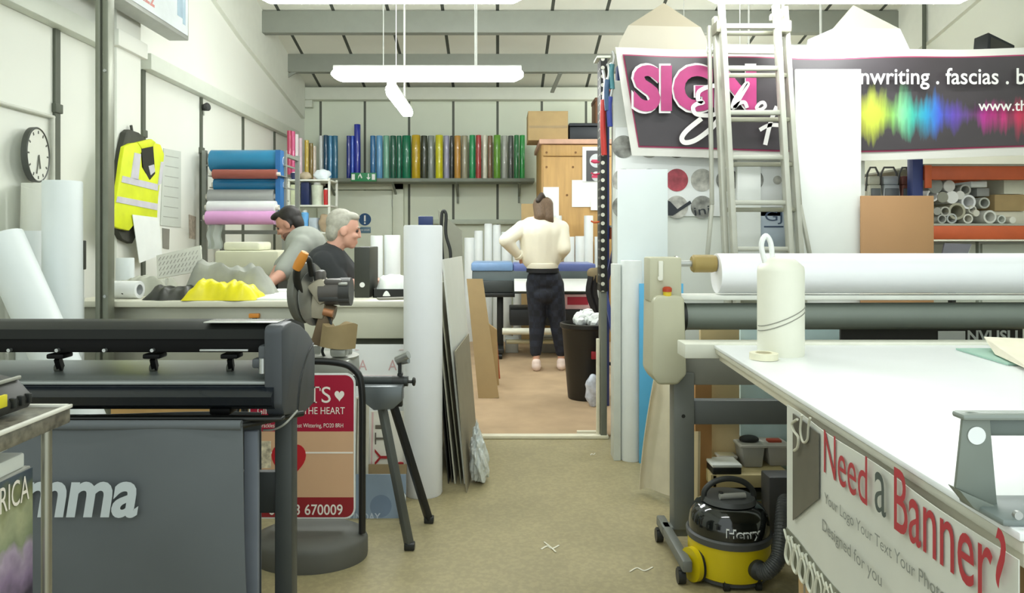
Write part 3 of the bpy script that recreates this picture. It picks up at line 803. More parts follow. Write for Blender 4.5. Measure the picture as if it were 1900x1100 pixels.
# ---- grey haired man at the counter
def B(x, y, d=0): return at(x, y, 5.06 + d)
m2 = thing('person', 'grey haired man in black T-shirt at the counter, facing right', 'person', (px(640, 5.3), 5.3, 0))
hairg = mat('grey_hair', 'A6A497', .6, var=.16, scale=40)
skin3 = mat('skin_pink', 'D2A08C', .5, var=.05)
hc = B(639, 422, 0)
f_, u_ = (1, .3, -.14), (.14, 0, 1)
sN, eN, hN = B(601, 488, -.15), B(632, 528, -.12), B(679, 526, .02)
sF, eF, hF = B(619, 486, .18), B(655, 526, .2), B(694, 520, .16)
hip = Vector((px(640, 5.32), 5.32, .88))
caps = [(hc + Vector((-.02, 0, -.06)), B(621, 458, 0), .06, .064), (B(609, 496, 0), hip, .135, .14), (sN, sF, .065, .065)]
for s_, e_, h_ in ((sN, eN, hN), (sF, eF, hF)): caps += [(s_, e_, .058, .046), (e_, h_, .045, .029)]
caps += hand_caps(hN, Vector((1, .1, -.06)), (0, 0, -1), 1, .5)
caps += hand_caps(hF, Vector((1, -.1, -.08)), (0, 0, -1), -1, .5)
tr = []
legs(hip, -.06, caps, tr)
fuse(caps, head_ells(hc, f_, u_, 1.03), .0065, 3).build('body', skin3, m2, smooth=80)
teeb = mat('black_tee', '2B2E30', .85, var=.08, scale=6, bump=.1)
c = [(B(607, 494, -.06), hip + Vector((0, -.03, .05)), .15, .165), (B(610, 492, .08), hip + Vector((0, .03, .05)), .15, .165), (sN, sF, .08, .08), (B(617, 464, 0), B(609, 482, 0), .07, .11)]
for s_, e_ in ((sN, eN), (sF, eF)): c.append((s_, s_ + (e_ - s_) * .95, .085, .07))
fuse(c, [], .009, 6).build('t_shirt', teeb, m2, smooth=80)
fuse(tr, [(hip, (.16, .2, .13))], .012, 4).build('trousers', mat('charcoal_cloth', '33343A', .8), m2, smooth=80)
for q in (-1, 1):
    fuse([(Vector((hip.x - .03, hip.y + .1 * q, .055)), Vector((hip.x + .19, hip.y + .1 * q, .045)), .05, .042)], [], .01, 3).build('shoe', mat('shoe_black'), m2, smooth=80)
f, s, u, M = frame(f_, u_)
fuse([], [(hc - f * .03 + u * .032, (.1, .086, .096), M), (hc - f * .072 - u * .03, (.05, .074, .085), M), (hc + f * .03 + u * .08, (.065, .07, .034), M)] + [(hc - f * .015 + s * q * .07 - u * .01, (.02, .015, .05), M) for q in (-1, 1)], .007, 3).build('hair', hairg, m2, smooth=80)
eyes(m2, hc, f_, u_, hairg, 1.03)

# ================================================================ COUNTER
WT = .948
co = thing('counter', 'long service counter with cream top and steel front before the two men', 'counter', (-1.3, 4.45, 0))
MB().box((-2.40, 4.08, WT - .035), (-.335, 4.82, WT), .006).build('worktop', mat('worktop_cream', 'E2E0CE', .4, var=.02), co)
MB().box((-2.37, 4.12, .06), (px(546, 4.12), 4.16, WT - .037), .004).build('front_panel', mat('steel_panel', 'A2A294', .35, .35, var=.18, scale=1.2, stretch=(1.6, 1, .05)), co, label='brushed steel front panel')
MB().box((px(547, 4.12), 4.12, pz(628, 4.12)), (-.36, 4.16, WT - .037), .004).build('front_panel', mat('panel_cream', 'D9D8C4', .45, var=.02), co, label='cream upper front panel')
MB().box((px(547, 4.12), 4.14, .06), (-.36, 4.18, pz(640, 4.12)), .004).build('front_panel', mat('panel_white', 'DDDED8', .45), co)
MB().box((px(547, 4.12), 4.15, pz(641, 4.12)), (-.36, 4.17, pz(627, 4.12))).build('recess', mat('recess_dark', '45473A', .7), co)
MB().box((-.39, 4.12, 0), (-.345, 4.8, WT - .037), .004).build('end_panel', mat('panel_cream'), co)
MB().box((-2.37, 4.2, 0), (-.4, 4.78, .06)).build('plinth', mat('recess_dark'), co)

# things on the counter
def heap(name, x0, x1, ytop, Y0, Y1, m, label, cat, seed, z0=WT, nu=32, nv=14, rough=.35, peaks=4, skew=0):
    rnd = random.Random(seed)
    a, b = px(x0, Y0), px(x1, Y0); h = pz(ytop, (Y0 + Y1) / 2) - z0
    ph = [rnd.uniform(0, 6) for _ in range(8)]
    def f(u, v):
        env = min(1, math.sin(math.pi * min(1, max(0, u))) * 2.2) ** .6 * min(1, math.sin(math.pi * min(1, max(0, v))) * 1.7) ** .6
        w = .45 + .35 * (1 - abs(math.sin(peaks * 1.1 * u + ph[0] + v * 2.2))) + .28 * (1 - abs(math.sin(peaks * 2.3 * u - v * 4 + ph[1]))) + .12 * math.sin(peaks * 7 * u + 6 * v + ph[2]) + skew * (u - .5)
        z = h * env * (1 - rough + rough * w * 1.3)
        return Vector((a + (b - a) * u + .012 * math.sin(11 * v + ph[3]) * (b - a), Y0 + (Y1 - Y0) * v + .02 * math.sin(9 * u + ph[4]), z0 + max(0, z) + .002))
    mb = MB().grid(f, nu, nv)
    lo = [Vector((a + (b - a) * .02, Y0 + .01, z0 + .001)), Vector((b - (b - a) * .02, Y1 - .01, z0 + .0015))]
    mb.box(lo[0], lo[1])
    return solo(mb, name, m, label, cat, smooth=70)
heap('overall', 340, 500, 494, 4.32, 4.52, mat('cloth_grey', '9A9C92', .85, var=.18, scale=7), 'crumpled grey overalls heaped on the counter behind the yellow bag', 'clothing', 3, skew=-.7, nu=44, nv=20)
heap('bag', 338, 472, 524, 4.09, 4.3, mat('yellow_plastic', 'E8DC10', .35, var=.1, scale=10), 'crumpled bright yellow bag on the counter edge', 'bag', 5, rough=.45, nu=44, nv=16, skew=-.5, peaks=6)
heap('black_bag', 262, 345, 532, 4.11, 4.4, mat('black_poly', '33342E', .4, var=.5, scale=9), 'black and grey folded bag left of the yellow bag', 'bag', 8, rough=.5)
heap('dust_sheet', 200, 300, 515, 4.42, 4.72, mat('cloth_pale', 'B4B6A8', .85, var=.12, scale=6), 'pale grey dust sheet on the counter behind the white tube', 'cloth', 12)
t = thing('print_roll', 'short white print roll with black end lying on the counter', 'roll', (px(236, 4.25), 4.25, WT))
o_ = Vector((px(208, 4.25), 4.25, WT + .052))
MB().lathe([(.03, 0), (.047, .004), (.05, .02), (.05, .17), (.03, .17)], o_, (1, -.12, 0), n=24).build('paper', WHITE(), t)
MB().lathe([(0, -.012), (.034, -.012), (.04, 0), (.034, .012), (0, .012)], o_, (1, -.12, 0), n=20).build('end_cap', mat('plastic_black'), t)
MB().ell(o_ + Vector((.09, -.052, -.012)), (.016, .006, .014)).build('sticker', mat('plastic_black'), t)
t = thing('sign_board', 'tilted white board with diagonal ruling on the cluttered counter', 'board', (px(330, 4.45), 4.45, WT))
bb = [at(290, 474, 4.45), at(372, 455, 4.45), at(375, 502, 4.42), at(292, 517, 4.42)]
def quad_slab(P, th, mb=None):
    P = [Vector(p) for p in P]
    n = (P[1] - P[0]).cross(P[3] - P[0]).normalized() * th
    mb = mb or MB(); tb = bmesh.new()
    A_ = [tb.verts.new(p) for p in P]; B_ = [tb.verts.new(p + n) for p in P]
    tb.faces.new(A_); tb.faces.new(B_[::-1])
    for i in range(4): tb.faces.new((A_[i], A_[(i + 1) % 4], B_[(i + 1) % 4], B_[i]))
    bmesh.ops.recalc_face_normals(tb, faces=tb.faces)
    return mb.add(tb)
quad_slab(bb, .012).build('board', mat('board_pale', 'D2D2C6', .6), t)
m = MB()
P0, U, V = bb[3], bb[2] - bb[3], bb[0] - bb[3]
nrm = U.cross(V).normalized()
for i in range(11):
    for j in range(4):
        u0, v0 = .05 + i * .083, .1 + j * .22
        m.bar(P0 + U * u0 + V * v0 + nrm * .002, P0 + U * (u0 + .05) + V * (v0 + .14) + nrm * .002, .004, .002)
m.build('ruling', mat('ruling', '8E8A80', .6), t)
m = MB().bar(at(310, 516, 4.43), Vector((px(308, 4.43), 4.43, WT)), .012, .012).bar(at(360, 506, 4.43), Vector((px(362, 4.43), 4.43, WT)), .012, .012)
m.build('foot', mat('board_pale'), t)
t = thing('display_stand', 'small white plastic stand beside the tilted board on the counter', 'stand', (px(362, 4.5), 4.5, WT))
MB().box((px(356, 4.5), 4.48, WT), (px(374, 4.5), 4.53, WT + .012), .004).build('base', WHITE(), t)
MB().lathe([(.02, .01), (.014, .06), (.02, .14), (.028, .22), (.03, .29), (0, .295)], (px(364, 4.5), 4.505, WT)).build('stem', WHITE(), t)
solo(MB().lathe([(0, .2), (.012, .195), (.09, .002), (0, .0)], (px(392, 4.62), 4.62, WT), n=24), 'machine_cover', mat('cone_grey', '6E6E66', .7), 'dark grey cone shaped cover behind the grey overalls', 'cover')
for k, (a, b, Y0, Y1, dz) in enumerate(((476, 548, 4.12, 4.34, .004), (470, 540, 4.3, 4.55, .004), (500, 545, 4.6, 4.78, .004))):
    solo(MB().box((px(a, Y0), Y0, WT), (px(b, Y0), Y1, WT + .012 + k * .004), .002), 'paper_stack', paper, ('white papers at the counter edge beside the mitre saw', 'white papers under the dark haired man\'s forearm', 'white papers behind the dark haired man\'s elbow')[k], 'paper')
t = thing('box_file', 'black lever arch file standing on the counter before the grey haired man', 'file', (px(672, 4.35), 4.4, WT))
a, b = px(657, 4.3), px(686, 4.3)
MB().box((a, 4.3, WT), (b, 4.6, WT + .295), .006).build('cover', mat('file_black', '34362E', .5), t)
MB().cyl(((a + b) / 2 + .002, 4.3, WT + .075), ((a + b) / 2 + .002, 4.297, WT + .075), .015, n=20).build('finger_hole', mat('ring_white', 'F0F0EE', .3), t)
t = thing('letter_tray', 'black letter tray on the counter left of the tall white roll', 'tray', (px(722, 4.45), 4.45, WT))
m = MB().box((px(692, 4.3), 4.3, WT), (px(758, 4.3), 4.6, WT + .006)).box((px(692, 4.3), 4.3, WT), (px(758, 4.3), 4.306, WT + .05)).box((px(692, 4.3), 4.3, WT), (px(692, 4.3) + .006, 4.6, WT + .05)).box((px(757, 4.3), 4.3, WT), (px(758, 4.3), 4.6, WT + .05))
m.build('tray', mat('plastic_black'), t)
heap('paper_heap', 694, 756, 512, 4.31, 4.58, paper, 'loose white papers heaped in the black letter tray', 'paper', 21, z0=WT + .008, peaks=2, rough=.2)
solo(MB().bar((px(700, 4.15), 4.16, WT + .006), (px(760, 4.15), 4.22, WT + .006), .07, .01, .003), 'folded_card', mat('card_grey', '8C8A80', .7), 'grey folded card at the counter edge in front of the letter tray', 'card')
t = thing('desk_screen', 'dark blue back of a small desk screen above the tall white roll', 'screen', (px(788, 4.7), 4.72, WT))
MB().box((px(776, 4.7), 4.7, pz(424, 4.7)), (px(803, 4.7), 4.73, pz(401, 4.7)), .005).build('panel', mat('screen_navy', '20305E', .4), t)
MB().box((px(786, 4.7), 4.71, WT), (px(792, 4.7), 4.73, pz(424, 4.7))).box((px(779, 4.7), 4.66, WT), (px(800, 4.7), 4.78, WT + .01)).build('stand', mat('plastic_black'), t)
# ================================================================ LEFT WALL
ck = thing('wall_clock', 'round white wall clock with dark rim on the left wall', 'clock', (XL, 4.47, pz(338, 4.47)))
cc = Vector((XL, 4.47, pz(287, 4.47)))
cc = Vector((XL + .036, 4.47, pz(287, 4.47)))
MB().lathe([(.15, 0), (.166, .004), (.168, .034), (.162, .04), (.156, .036)], cc, (1, 0, 0), n=48).build('rim', mat('clock_rim', '4A4D48', .4), ck)
MB().lathe([(0, .02), (.158, .02), (.158, .034), (0, .034)], cc, (1, 0, 0), n=48).build('face', mat('clock_face', 'E2E4DA', .5, var=.01), ck)
m = MB()
for k in range(12):
    a = k * math.pi / 6; q = cc + Vector((.0355, math.sin(a) * .128, math.cos(a) * .128))
    m.bar(q, q + Vector((0, math.sin(a) * .018, math.cos(a) * .018)), .009, .003, up=(1, 0, 0))
m.build('hour_mark', mat('clock_ink', '55574F', .5), ck)
for a, L, w in ((R(165), .085, .010), (R(195), .12, .007)):
    MB().bar(cc + Vector((.039, 0, 0)), cc + Vector((.039, math.sin(a) * L, math.cos(a) * L)), w, .003, up=(1, 0, 0)).build('hand', mat('clock_ink'), ck)

ck.rotation_euler = (0, 0, R(11))
# light box on brackets high on the left wall
lb = thing('light_box', 'illuminated style sign box with red lettering high on the left wall', 'sign box', (-2.65, 5.4, pz(75, 5.97)))
z0 = pz(76, 5.97); xf = -2.5
MB().box((-2.66, 4.3, z0), (xf, 5.97, z0 + .75), .008).build('case', mat('box_alu', 'A9ACA6', .4, .4), lb)
MB().box((xf, 4.33, z0 + .03), (xf + .006, 5.94, z0 + .72), .002).build('face', mat('face_pale', 'DDE4E6', .35), lb)
mb = MB()
for (y0, y1, za, zb) in ((5.74, 5.84, .14, .62), (5.66, 5.74, .3, .7), (5.84, 5.89, .1, .35)):
    mb.box((xf + .006, y0, z0 + za), (xf + .008, y1, z0 + zb), .001)
mb.build('graphic', mat('graphic_blue', '9FB6C4', .4), lb)
lettering(lb, '01243 671222', (xf + .006, 4.5, z0 + .075), (0, 1, 0), (0, 0, 1), .86, mat('letter_red', 'B8675C', .5), height=.11, off=.02)
for y_ in (4.6, 5.8): MB().box((XL, y_, z0 + .2), (-2.655, y_ + .04, z0 + .5)).build('bracket', mat('box_alu'), lb)
# black spot lamp clamped to a joint
t = thing('spot_lamp', 'small black spot lamp clipped to the left wall above the roll rack', 'lamp', (XL, 7.15, pz(212, 7.15)))
c = at(381, 199, 7.1)
MB().cyl((XL + .02, 7.13, pz(214, 7.13)), (c.x - .02, 7.1, c.z - .02), .008).build('arm', mat('conduit_white'), t)
MB().lathe([(0, -.03), (.03, -.03), (.04, .03), (.034, .034), (0, .02)], c, (1, -.5, .1), n=20).build('head', mat('plastic_black'), t)

# high visibility vest over a dark coat
vx = -2.70
vw = lambda x, y, dx=0: Vector((vx + dx, vx / (x - CX) * F, EYE - (y - CY) * vx / (x - CX))) + Vector((0, 0, 0))
coat = thing('coat', 'dark grey coat hanging on the left wall behind the yellow vest', 'coat', (vx - .02, 5.55, 1.25))
def wallpoly(pts, dx, th, bulge=0):
    X_ = vx + dx + th
    P = [Vector((X_, X_ / (x - CX) * F, EYE - (y - CY) * X_ / (x - CX))) for x, y in pts]
    return MB().prism([(p.y, p.z) for p in P], (vx + dx, 0, 0), (0, 1, 0), (0, 0, 1), th, bev=.006 if th > .01 else 0)
wallpoly([(234, 246), (241, 240), (258, 246), (276, 262), (272, 300), (272, 400), (246, 452), (228, 444), (215, 420), (219, 330), (226, 278)], -.022, .045).build('body', mat('coat_dark', '45463F', .85, var=.2), coat)
MB().bar(vw(246, 250, -.0), vw(243, 240) + Vector((-.0, 0, .03)), .012, .02).build('loop', mat('coat_dark'), coat)
ve = thing('safety_vest', 'fluorescent yellow safety vest with silver bands hanging on the left wall', 'vest', (vx + .05, 5.6, 1.3))
hv = mat('hi_vis', 'DDE81E', .6, var=.08, scale=7, bump=.15)
wallpoly([(231, 272), (243, 266), (258, 264), (268, 276), (262, 284), (264, 310), (276, 330), (286, 322), (287, 300), (280, 284), (284, 264), (298, 268), (305, 286), (303, 316), (297, 340), (294, 368), (292, 408), (262, 402), (240, 428), (222, 424), (206, 418), (214, 380), (222, 330), (226, 300)], .026, .03).build('body', hv, ve)
wallpoly([(262, 272), (284, 268), (288, 322), (278, 334), (266, 312)], .0555, .002).build('lining', mat('lining_black', '25261C', .8), ve)
wallpoly([(256, 264), (282, 258), (290, 264), (284, 272), (264, 276)], .03, .032).build('collar', hv, ve)
sv = mat('retro_silver', 'D6D4DC', .35, .1, var=.08)
for pts in ([(250, 283), (262, 286), (257, 334), (243, 330)], [(276, 308), (286, 305), (288, 318), (280, 325)], [(299, 300), (304, 300), (300, 340), (293, 345)], [(228, 326), (294, 342), (293, 354), (226, 338)], [(219, 364), (293, 378), (292, 390), (216, 375)]):
    wallpoly(pts, .0562, .004).build('reflective_band', sv, ve)
def wall_sheet(pts, dx, m, name, label, cat, writing=0):
    px_ = vx + dx
    P = [Vector((px_, px_ / (x - CX) * F, EYE - (y - CY) * px_ / (x - CX))) for x, y in pts]
    t = thing(name, label, cat, (vx + dx, P[0].y, min(p.z for p in P)))
    MB().prism([(p.y, p.z) for p in P], (vx + dx, 0, 0), (0, 1, 0), (0, 0, 1), .004).build('sheet', m, t)
    if writing:
        mb = MB()
        for k in range(writing):
            f = (k + .7) / (writing + .6)
            a = P[0].lerp(P[-1], f).lerp(P[1].lerp(P[2], f), .12); b = P[0].lerp(P[-1], f).lerp(P[1].lerp(P[2], f), .85)
            for q in (a, b): q.x = vx + dx + .0045
            mb.bar(a, b, .006, .002, up=(1, 0, 0))
        mb.build('ruled_line', mat('chart_line', 'A4A89E', .6), t)
    return t
chart = mat('chart_paper', 'CCD2C8', .6, var=.02)
wall_sheet([(303, 275), (335, 281), (335, 422), (297, 418)], -.158, chart, 'wall_chart', 'pale ruled year chart on the left wall right of the safety vest', 'chart', 7)
wall_sheet([(245, 398), (294, 404), (300, 472), (258, 488)], .062, paper, 'notice', 'white notice hanging over the lower hem of the safety vest', 'notice', 0)
wall_sheet([(350, 398), (363, 402), (362, 444), (351, 442)], -.158, mat('leaflet_tan', 'B8AC9C', .6, var=.25, scale=30), 'leaflet', 'small brown printed leaflet on the left wall left of the roll rack', 'leaflet')
wall_sheet([(301, 423), (314, 425), (313, 462), (302, 460)], -.158, mat('card_grey'), 'card', 'narrow grey card on the left wall below the year chart', 'card')
lg = MATS['paper']
# white rolled sheets standing left of the column
def roll_between(p, q, r0, r1, m, name, label, cat='roll', r2=None):
    p, q = Vector(p), Vector(q); L = (q - p).length
    return solo(MB().lathe([(r0 * .85, 0), (r0, 0), (r1, L), (r1 * .85, L), (r1 * .8, L - .05), (r0 * .8, .05), (r0 * .85, 0)], p, q - p, n=36), name, m, label, cat)
cool = mat('media_cool', 'E4EBEC', .45, var=.01)
upright_roll('media_roll', px(116, 3.9), 3.9, 0, pz(336, 3.9), 33.5 * 3.9 / F, cool, 'tall bluish white roll standing left of the grey column', n=36, parts=True)
roll_between((-1.85, 3.58, .05), (-2.45, 3.64, 1.30), .102, .1, cool, 'media_roll', 'white roll leaning to the left in front of the tall bluish roll')
roll_between((px(52, 4.15), 4.15, 0), (px(56, 4.15), 4.15, pz(428, 4.15)), .064, .064, cool, 'media_roll', 'shorter white roll between the leaning roll and the tall bluish roll')
roll_between((-2.78, 4.42, .0), (-2.70, 4.42, pz(342, 4.4)), .10, .13, mat('sheet_warm', 'E6E7DE', .5, var=.01), 'rolled_sheet', 'wide loosely rolled off white sheet below the wall clock', 'sheet')
solo(MB().grid(lambda u, v: Vector((px(38, 4.3) + .15 * u + .02 * v, 4.28 - .06 * math.sin(u * 2.4), .02 + (pz(352 + 10 * u, 4.3)) * v)), 8, 4, .003), 'curled_sheet', mat('sheet_warm'), 'curled off white sheet corner standing right of the loose roll', 'sheet')
t = thing('extension_pole', 'thin dark pole standing behind the tall bluish white roll', 'pole', (px(153, 4.0), 4.0, 0))
MB().cyl((px(153, 4), 4.0, 0), (px(153, 4), 4.0, pz(500, 4)), .009).build('shaft', paper, t)
MB().box((px(149, 4), 3.985, pz(500, 4)), (px(158, 4), 4.015, pz(446, 4)), .005).build('grip', mat('grip_dark', '4E5148', .6), t)
upright_roll('media_roll', px(232, 4.72), 4.72, WT, .22, .055, cool, 'short white roll standing on the counter below the notice')

# steel column
cm = mat('column_steel', '85887A', .4, .45, var=.06)
col = thing('steel_column', 'grey olive steel column rising to the roof left of the safety vest', 'column', (px(192, 4.02), 4.02, 0))
x = px(192, 4.02)
MB().box((x - .036, 4.0, 0), (x - .008, 4.07, roof(4.03)), .006).box((x + .004, 4.0, 0), (x + .036, 4.07, roof(4.03)), .006).box((x - .01, 4.02, 0), (x + .008, 4.06, roof(4.03))).build('channel', cm, col)
MB().box((x - .075, 3.95, 0), (x + .075, 4.08, .012), .003).build('base_plate', cm, col)
m = MB()
for z in (.4, .98, 2.2): m.cyl((x + .02, 3.998, z), (x + .02, 3.992, z), .009, n=6)
m.build('bolt', mat('satin_steel'), col)

# ================================================================ BOARDS AND ROLLS BESIDE THE AISLE
upright_roll('media_roll', px(785, 3.76), 3.76, 0, pz(418, 3.76), 36 * 3.76 / F, mat('media_bright', 'EEF0F4', .42, var=.01), 'tall white roll standing alone in front of the leaning boards', n=40, parts=True)
def lean(name, bx0, tx0, bx1, tx1, Y0, Y1, h, th, m, label, cat='board', h1=None):
    """sheet standing on its edge along the aisle: bottom/top X at the near and far end"""
    return solo(quad_slab([(bx0, Y0, 0), (bx1, Y1, 0), (tx1, Y1, h if h1 is None else h1), (tx0, Y0, h)], th), name, m, label, cat, smooth=0)
lean('leaning_board', -.172, -.29, -.135, -.225, 3.9, 4.57, 1.183, -.01, mat('foam_white', 'DADBD3', .5, var=.02), 'tall white foam board leaning behind the low grey brown board')
lean('leaning_board', -.160, -.218, -.122, -.178, 3.76, 4.45, .72, -.006, mat('board_greybrown', '8C8470', .6, var=.06), 'low grey brown board leaning nearest the aisle')
lean('leaning_board', -.195, -.312, -.17, -.30, 3.9, 4.9, 1.05, -.006, mat('board_olive', 'A3A18C', .6, var=.05), 'olive grey board third from the aisle in the leaning boards')
lean('leaning_board', -.225, -.317, -.20, -.31, 3.9, 4.6, .9, -.008, mat('board_pale2', 'C9C7B4', .55, var=.04), 'pale putty board in the middle of the leaning boards')
lean('leaning_board', -.244, -.328, -.23, -.328, 3.92, 4.8, .9, -.004, mat('board_dark', '4A4A40', .5, var=.1), 'dark grey thin board behind the pale putty board')
lean('leaning_board', -.262, -.334, -.258, -.334, 3.9, 4.6, .895, -.005, mat('board_black', '2E2D28', .5, var=.1), 'black board leaning against the counter end behind the tall white roll')
t = thing('hanging_sheet', 'tall grey sheet with a pointed corner standing behind the leaning boards', 'sheet', (px(830, 5), 5.0, 0))
quad_slab([(-.30, 5.0, 0), (-.2, 5.02, 0), (px(857, 5.02), 5.02, pz(428, 5.02)), (px(813, 5.0), 5.0, pz(390, 5.0))], -.004).build('sheet', mat('sheet_grey', '8F8F80', .5), t)
solo(MB().tube([(-.345, 4.84, 1.0), (-.32, 4.84, 1.05), (-.315, 4.845, 1.2), (-.345, 4.85, 1.32), (-.345, 4.86, 1.45), (-.37, 4.86, 1.46), (-.375, 4.85, 1.3), (-.36, 4.84, 1.1), (-.345, 4.84, 1.0)], .011, n=8), 'cable_loop', mat('plastic_black'), 'black cable loop hanging at the counter end above the boards', 'cable')
solo(quad_slab([at(888, 741, 5.95), at(926, 738, 5.95), (px(896, 6.2), 6.2, pz(518, 6.2)), (px(866, 6.2), 6.2, pz(518, 6.2))], .02), 'wood_board', mat('mdf_tan', 'A98F62', .65, var=.04), 'tan wood panel leaning beyond the white foam board', 'panel', smooth=0)
t = thing('cardboard_box', 'brown cardboard pack with orange edge standing right of the tan panel', 'box', (px(915, 6.5), 6.5, 0))
quad_slab([(px(905, 6.5), 6.5, .008), (px(926, 6.5), 6.5, .008), (px(922, 6.5), 6.5, .49), (px(900, 6.5), 6.5, .57)], .05).build('body', card, t)
MB().bar((px(926, 6.48), 6.48, .06), (px(921, 6.48), 6.48, .38), .02, .01).build('edge_strip', mat('orange_strip', 'B8542C', .5), t)
heap_b = MB(); t_ = bmesh.new(); bmesh.ops.create_icosphere(t_, subdivisions=4, radius=1)
rq = random.Random(9)
for v in t_.verts:
    n_ = 1 + .16 * math.sin(v.co.z * 7 + v.co.y * 9) * math.sin(v.co.y * 6 - v.co.x * 8 + 1) + rq.uniform(-.06, .06)
    v.co = Vector((-.105 + v.co.x * .04 * n_ * (1.15 - .45 * v.co.z) - .012 * v.co.z, 3.93 + v.co.y * .1 * n_, .15 + v.co.z * .155 * n_)); v.co.z = max(.002, v.co.z)
heap_b.add(t_)
solo(heap_b, 'bubble_wrap', mat('bubble_wrap', 'D9DEDC', .25, var=.12, scale=40, bump=.5), 'crumpled bubble wrap at the foot of the leaning boards', 'wrapping', smooth=20)

# ================================================================ MITRE SAW ON ITS STAND
SY = 3.2
def S(x, y, d=0): return at(x, y, SY + d)
st = thing('saw_stand', 'dark folding saw stand with splayed legs beside the tall white roll', 'stand', (px(720, SY), SY, 0))
sg = mat('stand_grey', '3B3F3E', .45, .3)
MB().cyl(S(385, 705), S(757, 707), .022, n=24).build('beam', sg, st)
MB().prism([(0, 0), (.17, 0), (.17, .06), (.13, .095), (.05, .10), (0, .06)], S(676, 712, -.03) , (1, 0, 0), (0, 0, -1), -.06, bev=.004).build('bracket', mat('bracket_steel', '6C7274', .35, .5), st)
m = MB()
for x, y in ((702, 727), (724, 744), (690, 744)): m.cyl(S(x, y, -.03), S(x, y, -.045), .012, n=12)
m.build('bolt', mat('satin_steel'), st)
for (a, b, d0, d1) in (((706, 740), (760, 1020), -.02, -.12), ((727, 742), (796, 968), .03, .17), ((440, 720), (385, 1010), -.02, -.1), ((444, 720), (390, 965), .03, .17)):
    p = S(*a, d0); q = at(b[0], b[1], SY + d1); q.z = .012
    leg = MB().bar(p, q, .038, .03, .008).build('leg', mat('leg_black', '26282A', .4, .3) if d1 > 0 else mat('leg_grey', '5A5D5A', .4, .4), st)
    MB().box((q.x - .022, q.y - .02, 0), (q.x + .022, q.y + .02, .03), .006).build('foot', mat('plastic_black'), leg)
w = MB().box(S(737, 755), S(748, 690, .03), .004).cyl(S(728, 708), S(750, 708), .026, n=20)
wt = w.build('work_stop', mat('plastic_black'), st)
MB().cyl(S(752, 708), S(768, 708), .007).lathe([(0, 0), (.016, .003), (.02, .009), (.016, .015), (0, .018)], S(764, 708), (1, 0, 0), n=8).build('clamp_knob', mat('plastic_black'), wt)
MB().cyl(S(736, 668, -.01), S(758, 658, -.03), .017, n=20).cyl(S(738, 672, .02), S(758, 668, -.0), .014, n=20).build('roller', mat('satin_steel'), wt)
MB().bar(S(742, 692), S(742, 664), .014, .02).build('roller_post', mat('plastic_black'), wt)

ms = thing('mitre_saw', 'mitre saw with orange handle standing on the dark folding stand', 'saw', (px(610, SY), SY, .7))
grey_c = mat('saw_grey', '6C6C64', .45, .25); dk = mat('saw_dark', '3C3C3A', .45)
MB().prism([(0, 0), (.23, 0), (.225, .075), (.02, .085), (-.02, .04)], (px(560, SY), SY + .12, pz(695, SY) + .003), (1, 0, 0), (0, 0, 1), .24, bev=.008).build('base', mat('saw_base', 'A9AAA2', .4, .4), ms)
MB().lathe([(0, 0), (.12, 0), (.125, .012), (0, .016)], (px(612, SY), SY + .0, pz(664, SY)), n=32).build('turntable', mat('saw_base'), ms)
for x0, x1 in ((563, 596), (612, 654)):
    MB().box(S(x0, 664, .03), S(x1, 640, .05), .004).build('fence', mat('saw_base'), ms)
c = S(572, 545)
M45 = Vector((.95, -.3, .06)).normalized()
bl = MB().lathe([(0, -.026), (.1, -.026), (.136, -.018), (.14, 0), (.136, .014), (.1, .02), (0, .02)], c, M45, n=40)
for v in bl.bm.verts:
    if v.co.z < c.z - .12: v.co.z = c.z - .12
bl.build('blade_guard', grey_c, ms)
MB().lathe([(0, 0), (.118, 0), (.118, .003), (0, .003)], c + M45 * .025 + Vector((0, 0, -.02)), M45, n=48).build('blade', mat('blade_steel', 'B9BBB8', .3, .8), ms)
MB().bar(c + M45 * .034 + Vector((-.01, 0, .13)), c + M45 * .034 + Vector((.045, 0, -.15)), .028, .012, .003).build('guard_arm', mat('plastic_black'), ms)
MB().bar(S(585, 548, 0), S(612, 530, 0), .1, .1, .012).bar(S(590, 590), S(596, 540), .06, .07, .01).build('arm', mat('arm_tan', 'B0A893', .45, .2), ms)
mo = MB().cyl(S(595, 542), S(650, 540), .058, n=28).build('motor', mat('motor_grey', '5A5652', .45, .1), ms)
MB().cyl(S(632, 541), S(652, 541), .061, n=28).build('motor_cap', dk, mo)
MB().box(S(583, 522, -.05), S(607, 500, .02), .015).box(S(600, 530, -.05), S(640, 516, .03), .01).build('gear_case', mat('motor_grey'), ms)
MB().box(S(627, 530, -.06), S(652, 522, .03), .005).build('bright_trim', mat('saw_base'), ms)
MB().box(S(590, 560, -.055), S(650, 548, -.03), .006).build('vent_plate', dk, ms)
h = MB().tube([S(556, 545, -.08), S(550, 510, -.14), S(556, 488, -.16)], .016, n=12)
h.build('handle_arm', mat('plastic_black'), ms)
MB().lathe([(0, -.01), (.018, -.006), (.021, .02), (.019, .06), (.016, .075), (0, .08)], S(551, 497, -.155), (S(563, 474, -.165) - S(551, 497, -.155)), n=18).build('grip', mat('grip_orange', 'E0923A', .45), ms)
MB().tube([S(556, 488, -.16), S(572, 480, -.12), S(578, 510, -.05)], .012, n=10).build('trigger_loop', mat('plastic_black'), ms)
MB().bar(S(590, 640), S(606, 585), .05, .06, .008).cyl(S(600, 575), S(622, 580), .03).build('pivot', mat('pivot_bronze', '7D6A52', .45, .4), ms)
MB().tube([S(606, 582, -.03), S(614, 600, -.05), S(610, 625, -.06), S(598, 650, -.05), S(606, 668, -.03)], .006, n=8).build('power_cord', mat('plastic_black'), ms)
